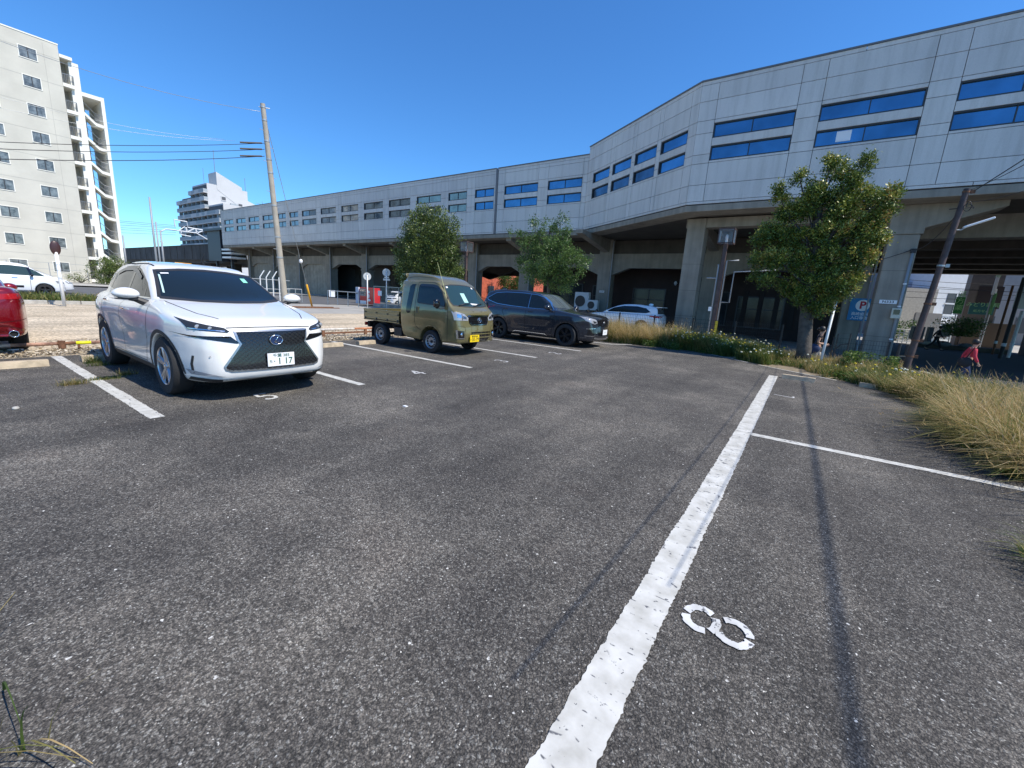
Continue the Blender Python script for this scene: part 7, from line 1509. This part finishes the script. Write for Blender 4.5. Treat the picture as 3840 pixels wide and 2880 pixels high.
    skin_mesh('shirt', SJ, SE, shirt, t, 2, 0)
    LJ = [(P['pel']+Vector((0, 0, .03))*s, .126*s, .105*s)]; LE = []
    for k in 'lr': n0 = len(LJ); LJ += [g('hip'+k, .100), g('kn'+k, .072), (P['kn'+k].lerp(P['an'+k], .95), .058*s)]; LE += [(0, n0), (n0, n0+1), (n0+1, n0+2)]
    skin_mesh('trousers', LJ, LE, trousers, t, 2, 0)
    b = MB(); c = P['hd1']; b.ball(c+Vector((-.022, 0, .022))*s, .100*s, (1.0, .92, 1.08), 8)
    if bun: b.ball(c+Vector((-.13, 0, .02))*s, .05*s, (1, 1, 1), 6)
    b.go('hair', hair, t, smooth=True)
    b = MB()
    for sg in (-1, 1): b.ball(c+Vector((.078, sg*.032, .012))*s, .011*s, (1, 1, 1), 4)
    b.box(c+Vector((.082, -.02, -.052))*s, c+Vector((.090, .02, -.046))*s); b.go('eyes_and_mouth', ink_k, t)
    for k in 'lr': b = MB(); b.ball(P['to'+k]+Vector((-.05, 0, .0))*s, 1, (.135*s, .05*s, .042*s), 7); b.go('shoe', black_pl, t, smooth=True)
    if bag: b = MB(); b.ball(P['hipr']+Vector((-.12, -.10, .02))*s, 1, (.20*s, .07*s, .17*s), 8); b.path([P['hipr']+Vector((-.12, -.10, .15))*s, P['shr']+Vector((-.03, -.03, .07))*s, P['shr']+Vector((.06, 0, .0))*s], .012, 5); b.go('shoulder_bag', bag, t, smooth=True)
    return t
blk = mat('cloth_black', (.018, .018, .02), .85); beige = mat('cloth_beige', (.42, .36, .30), .85); navy = mat('cloth_navy', (.02, .035, .09), .8); redc = mat('cloth_red', (.50, .035, .06), .8); hair_m = mat('hair_black', (.012, .01, .01), .5); grey_c = mat('cloth_grey', (.12, .12, .13), .85)
person('woman in a black t-shirt and beige trousers walking beside the tree with a navy bag', .49, 17.95, float(gh(.57, 18.9)), 0, 1.62, blk, beige, hair_m, .26, .03, 'hold', True, .45, navy)
person('dark figure in black striding across the shaded road under the station', 7.9, 42.0, -.45, 0, 1.72, blk, blk, hair_m, .42, .06, 'walk', False, 1.0)
p = at_y(3638, 1280, 19.2); person('person in a red top walking on the low road behind the tall grass', float(p[0]), 19.2, -.53, .1, 1.55, redc, navy, hair_m, .25, .09, 'walk', False, 1.0, blk)
for i, (u, v, lb, m1) in enumerate(((2208, 1158, 'person with a cap half hidden behind the bonnet of the dark grey car, left head', grey_c), (2238, 1161, 'person half hidden behind the bonnet of the dark grey car, right head', beige))):
    p = at_y(u, v, 28.5); person(lb, float(p[0]), 28.5, float(p[2])-1.56, R(-70), 1.58, m1, navy, hair_m if i else mat('cap_grey', (.25, .25, .24), .7), .1, 0, 'walk', False, .6, None, 'people behind the dark grey car')
# ------------------------------------------------------------------ beyond the underpass
def bld(name, lb, u0, u1, v0, Y0, dep, m_, ground=-.53, cat='building', rz=0):
    a, c = at_y(u0, v0, Y0), at_y(u1, v0, Y0); t = thing(name, lb, cat, (float(a[0]), Y0, ground)); b = MB(); h = float(max(a[2], c[2]))-ground; b.box((0, 0, 0), (float(c[0]-a[0]), dep, h)); b.go('wall', m_, t); t.rotation_euler.z = R(rz); return t, float(c[0]-a[0]), h
brick = mat('red_brick', (.50, .11, .055), .8, var=.3, vscale=2)
t = thing('brick_building', 'sunlit red brick building glimpsed under the viaduct above the dark grey car', 'building', (-60, 54, -.35)); b = MB(); b.box((0, 0, 0), (15, 26, 9)); b.go('wall', brick, t); b = MB()
for i in range(4): b.box((15, 2.5+4*i, 1.6), (15.06, 4.1+4*i, 3.4)); b.box((1+3*i, -.06, 1.6), (2.4+3*i, 0, 3.4))
b.go('window', win_fr, t)
tex_g = mat('rough_grey_wall', (.42, .40, .36), .9, var=.18, vscale=5, bump=.4, bscale=12); bw = mat('house_white', (.72, .75, .78), .8, var=.06); bg_ = mat('house_bluegrey', (.22, .26, .34), .8, var=.1); bb_ = mat('house_brown', (.19, .15, .125), .8, var=.15)
t, w1, h1 = bld('house', 'blue grey house rear above the rough grey wall, seen through the underpass', 3360, 3530, 1000, 66, 8, bg_)
b = MB(); b.box((1.6, -.4, 4.6), (4.2, 0, 4.8)); b.box((1.7, -.3, 3.9), (2.7, -.02, 4.6)); b.prism([(0.2, 6.4), (3.2, 6.4), (3.2, 5.0), (1.2, 5.2)], 'y', -.5, -.02); b.go('balcony_roof', mat('house_pale', (.40, .46, .55), .7), t)
t, w1, h1 = bld('wall_building', 'rough light grey windowless building beside the white railing', 3396, 3560, 1083, 60, 4, tex_g, rz=30)
b = MB(); b.box((1.6, -.05, .7), (4.2, 0, 3.0)); b.go('shutter', mat('shutter_grey', (.22, .21, .20), .6), t)
b = MB(); b.box((5.2, -.05, .5), (6.6, 0, 2.8)); b.go('shutter', mat('shutter_pale', (.45, .47, .48), .6), t)
t, w1, h1 = bld('white_house', 'tall white house with a barred window seen through the underpass', 3535, 3690, 980, 63, 5, bw, rz=32)
b = MB(); wx = w1*.48
for a in ((wx, 3.0, wx+2.6, 5.2),): b.box((a[0], -.04, a[1]), (a[2], 0, a[3]))
wi = b.go('window', mat('window_grey', (.08, .08, .085), .3), t); b = MB(); b.box((wx-.1, -.08, 4.05), (wx+2.7, -.05, 4.2)); b.box((wx+.85, -.08, 3), (wx+.97, -.05, 5.2)); b.box((wx+1.7, -.08, 3), (wx+1.82, -.05, 5.2)); b.box((wx-.2, -.1, 2.85), (wx+2.8, 0, 3)); b.go('bars', bw, wi)
b = MB(); b.box((.2, -.6, 0), (w1, 0, 1.75)); b.box((0, -1.0, 1.75), (w1+.4, 0, 2.0)); b.go('ground_floor', plate_w, t); b = MB(); b.box((1.2, -.65, .5), (3.4, -.6, 1.4)); b.box((4.0, -.65, .6), (5.2, -.6, 1.5)); b.go('shop_window', mat('window_grey', (.08, .08, .085), .3), t)
t, w1, h1 = bld('brown_house', 'brown building with dark windows above the green signs, right of the white house', 3665, 3790, 980, 57, 1.5, bb_)
b = MB(); b.box((.6, -.05, 3.6), (2.2, 0, 5.6)); b.go('window', mat('window_brown', (.05, .03, .03), .4), t); b = MB(); b.box((3.0, -.05, 3.7), (4.8, 0, 5.5)); b.box((3.8, -.07, 3.7), (3.9, -.04, 5.5)); b.go('window', mat('window_teal', (.16, .22, .24), .2), t); b = MB(); b.box((.2, -.6, 0), (3.6, -.2, 2.3)); b.go('shop_posts', mat('brown_post', (.10, .07, .05), .8), t)
gs = mat('sign_green', (.02, .17, .035), .5); ts = mat('sign_teal', (.03, .13, .14), .5)
def pxbox(name, lb, cat, u0, v0, u1, v1, Y, m_, th=.12, post=True, txt=None):
    a, c = at_y(u0, v0, Y), at_y(u1, v1, Y); x0, x1 = float(a[0]), float(at_y(u1, v0, Y)[0]); z1, z0 = float(a[2]), float(at_y(u0, v1, Y)[2]); t = thing(name, lb, cat, ((x0+x1)/2, Y, -.53)); hw = (x1-x0)/2; b = MB(); b.box((-hw, -th/2, z0+.53), (hw, th/2, z1+.53)); b.go('board', m_, t, bevel=.01)
    if post: b = MB(); b.tube((0, th, 0), (0, th, z1+.9), .05, n=8); b.go('post', mast, t)
    if txt:
        for body, sz, oz in txt: text_mesh('lettering', body, sz, frame(Vector((0, -th/2-.003, z0+.53+oz)), Vector((1, 0, 0)), Vector((0, 0, 1)), Vector((0, -1, 0))), mat('letter_pale_green', (.35, .65, .3), .6), t, extrude=.001)
    return t
pxbox('green_sign', 'upright green sign board on a post in front of the white house', 'sign', 3588, 1113, 3622, 1176, 54, gs, txt=(('漢', .55, 1.7), ('方', .55, 1.1), ('薬', .55, .5)))
t = pxbox('shop_sign', 'teal shop sign with a green panel below the brown building windows', 'sign', 3640, 1136, 3735, 1178, 55, ts, post=False, txt=(('みどり薬局', .42, .85), ('処方せん', .25, .3)))
b = MB(); 
pxbox('green_banner', 'narrow green banner at the right end of the teal shop sign', 'banner', 3728, 1100, 3740, 1180, 54.5, mat('banner_green', (.10, .26, .10), .6), .05)
pxbox('white_banner', 'tall white banner with grey lettering above the green banner', 'banner', 3738, 1030, 3752, 1105, 54.5, plate_w, .05, txt=(('薬', .4, 2.4), ('局', .4, 1.6)))
t = pxbox('small_white_sign', 'small upright white sign at the end of the white railing', 'sign', 3454, 1193, 3466, 1222, 50, plate_w, .05, txt=(('出', .3, .7), ('口', .3, .3)))
# white railing
a, c = at_y(3350, 1200, 52), at_y(3458, 1200, 52); t = thing('white_railing', 'white pipe railing on the far side of the road', 'railing', (float(a[0]), 52, -.53)); L_ = float(c[0]-a[0]); b = MB()
for i in range(7): b.tube((L_*i/6, 0, 0), (L_*i/6, 0, 1.25), .04, n=6)
for z in (.35, .65, .95, 1.25): b.tube((0, 0, z), (L_, 0, z), .035, n=6)
b.go('rails', plate_w, t)
a, c = at_y(3496, 1200, 55.5), at_y(3580, 1200, 55.5); t = thing('white_railing', 'upper white railing in front of the white house', 'railing', (float(a[0]), 55.5, -.53)); L_ = float(c[0]-a[0]); b = MB(); b.box((0, -.05, 1.9), (L_, .05, 2.05)); b.box((0, -.05, .5), (.1, .05, 1.9)); b.box((L_-.1, -.05, .5), (L_, .05, 1.9)); b.box((.1, -.03, 1.1), (L_-.1, .03, 1.2)); b.go('rails', plate_w, t)
# dark bin store behind the brown pole, low grey box
t = pxbox('dark_cabinet', 'large dark cabinet behind the brown pole at the roadside', 'cabinet', 3424, 1223, 3466, 1272, 36, mat('cabinet_dark', (.035, .034, .034), .6), 1.0, False)
t.location.z = -.53
t = pxbox('dark_cabinet', 'slim dark cabinet between the brown pole and the walking figure', 'cabinet', 3484, 1226, 3500, 1280, 36, mat('cabinet_dark', (.035, .034, .034), .6), .8, False)
pxbox('grey_hoarding', 'pale grey panel behind the walking figure', 'panel', 3535, 1215, 3572, 1262, 50, mat('panel_grey', (.36, .37, .38), .7), .1, False)
# planting island
c = at_y(3615, 1268, 47); cx2 = float(c[0]); t = thing('planter', 'low planter with stones and a spreading pruned shrub beyond the road', 'planter', (cx2, 47, -.53)); b = MB(); b.box((-2.6, -.5, 0), (2.4, .8, .35)); b.go('border', conc_d, t)
for i, (x, r_) in enumerate(((-2.2, .34), (-1.2, .40), (0.1, .32))): b = MB(); b.ball((x, -.5, .42), r_, (1.3, .8, .6), 7); b.go('boulder', conc_l if i == 0 else mat('boulder_grey', (.14, .16, .17), .8, var=.3), t, smooth=True)
bush('shrub', 'spreading pruned green shrub in the planter beyond the road', cx2-.3, 47.3, .55, 1.7, .5, 1.1, 2600, .16, leaf_c, 61)
bush('shrub', 'bright green shrub behind the white railing', float(at_y(3375, 1195, 56)[0]), 56, -.5, .8, .4, 2.0, 1200, .2, leaf_c, 62)
poly_sheet('far_pavement', [(6, 51.2), (34, 51.2), (34, 57.5), (6, 57.5)], 0, conc_l, step=2., follow=True, dz=.02)
t = thing('backdrop_house', 'plain grey houses behind the signs at the far side of the road', 'building', (6, 75, -.5)); b = MB(); b.box((0, 0, 0), (34, 8, 9)); b.go('wall', mat('house_far', (.30, .29, .28), .8, var=.2, vscale=.4), t)
b = MB()
for i in range(10): b.box((1.2+3.3*i, -.05, 5), (2.6+3.3*i, 0, 6.6)); b.box((1.2+3.3*i, -.05, 1.4), (2.8+3.3*i, 0, 3.2))
b.go('window', mat('window_grey', (.08, .08, .085), .3), t)
for i, (z, y) in enumerate(((5.2, 56), (5.6, 56), (4.9, 56), (4.5, 57), (3.9, 57))): wire('cable', catenary((5.5, y, z), (24, y+1, z-.5+.3*i), .35), .02, ['first', 'second', 'third', 'fourth', 'fifth'][i]+' street cable in front of the white house, counted from the top'.replace('counted from the top', 'seen through the underpass'), wire_m, 'cable', 'street cables beyond the underpass')
for nm, lb, u, v0, v1, Y, r_, m_ in (('street_pole', 'dark street pole rising right of the white banner', 3765, 1290, 1040, 40, .10, wire_m), ('rusty_pole', 'rusty red pole leaning beside the green banner', 3752, 1225, 1070, 45, .07, rust), ('white_pole', 'short white striped pole at the far right under the station', 3805, 1260, 1165, 42, .09, white_pt)):
    a = at_y(u, v0, Y); z1 = float(at_y(u+(v0-v1)*.22, v1, Y)[2]); t = thing(nm, lb, 'pole', (float(a[0]), Y, -.53)); b = MB(); b.tube((0, 0, 0), (0, 0, z1+.53), r_, n=10); b.go('shaft', m_, t); b = MB(); b.lathe([(r_+.02, .8), (r_+.02, 1.0)], n=10); b.go('band', plate_w, t)
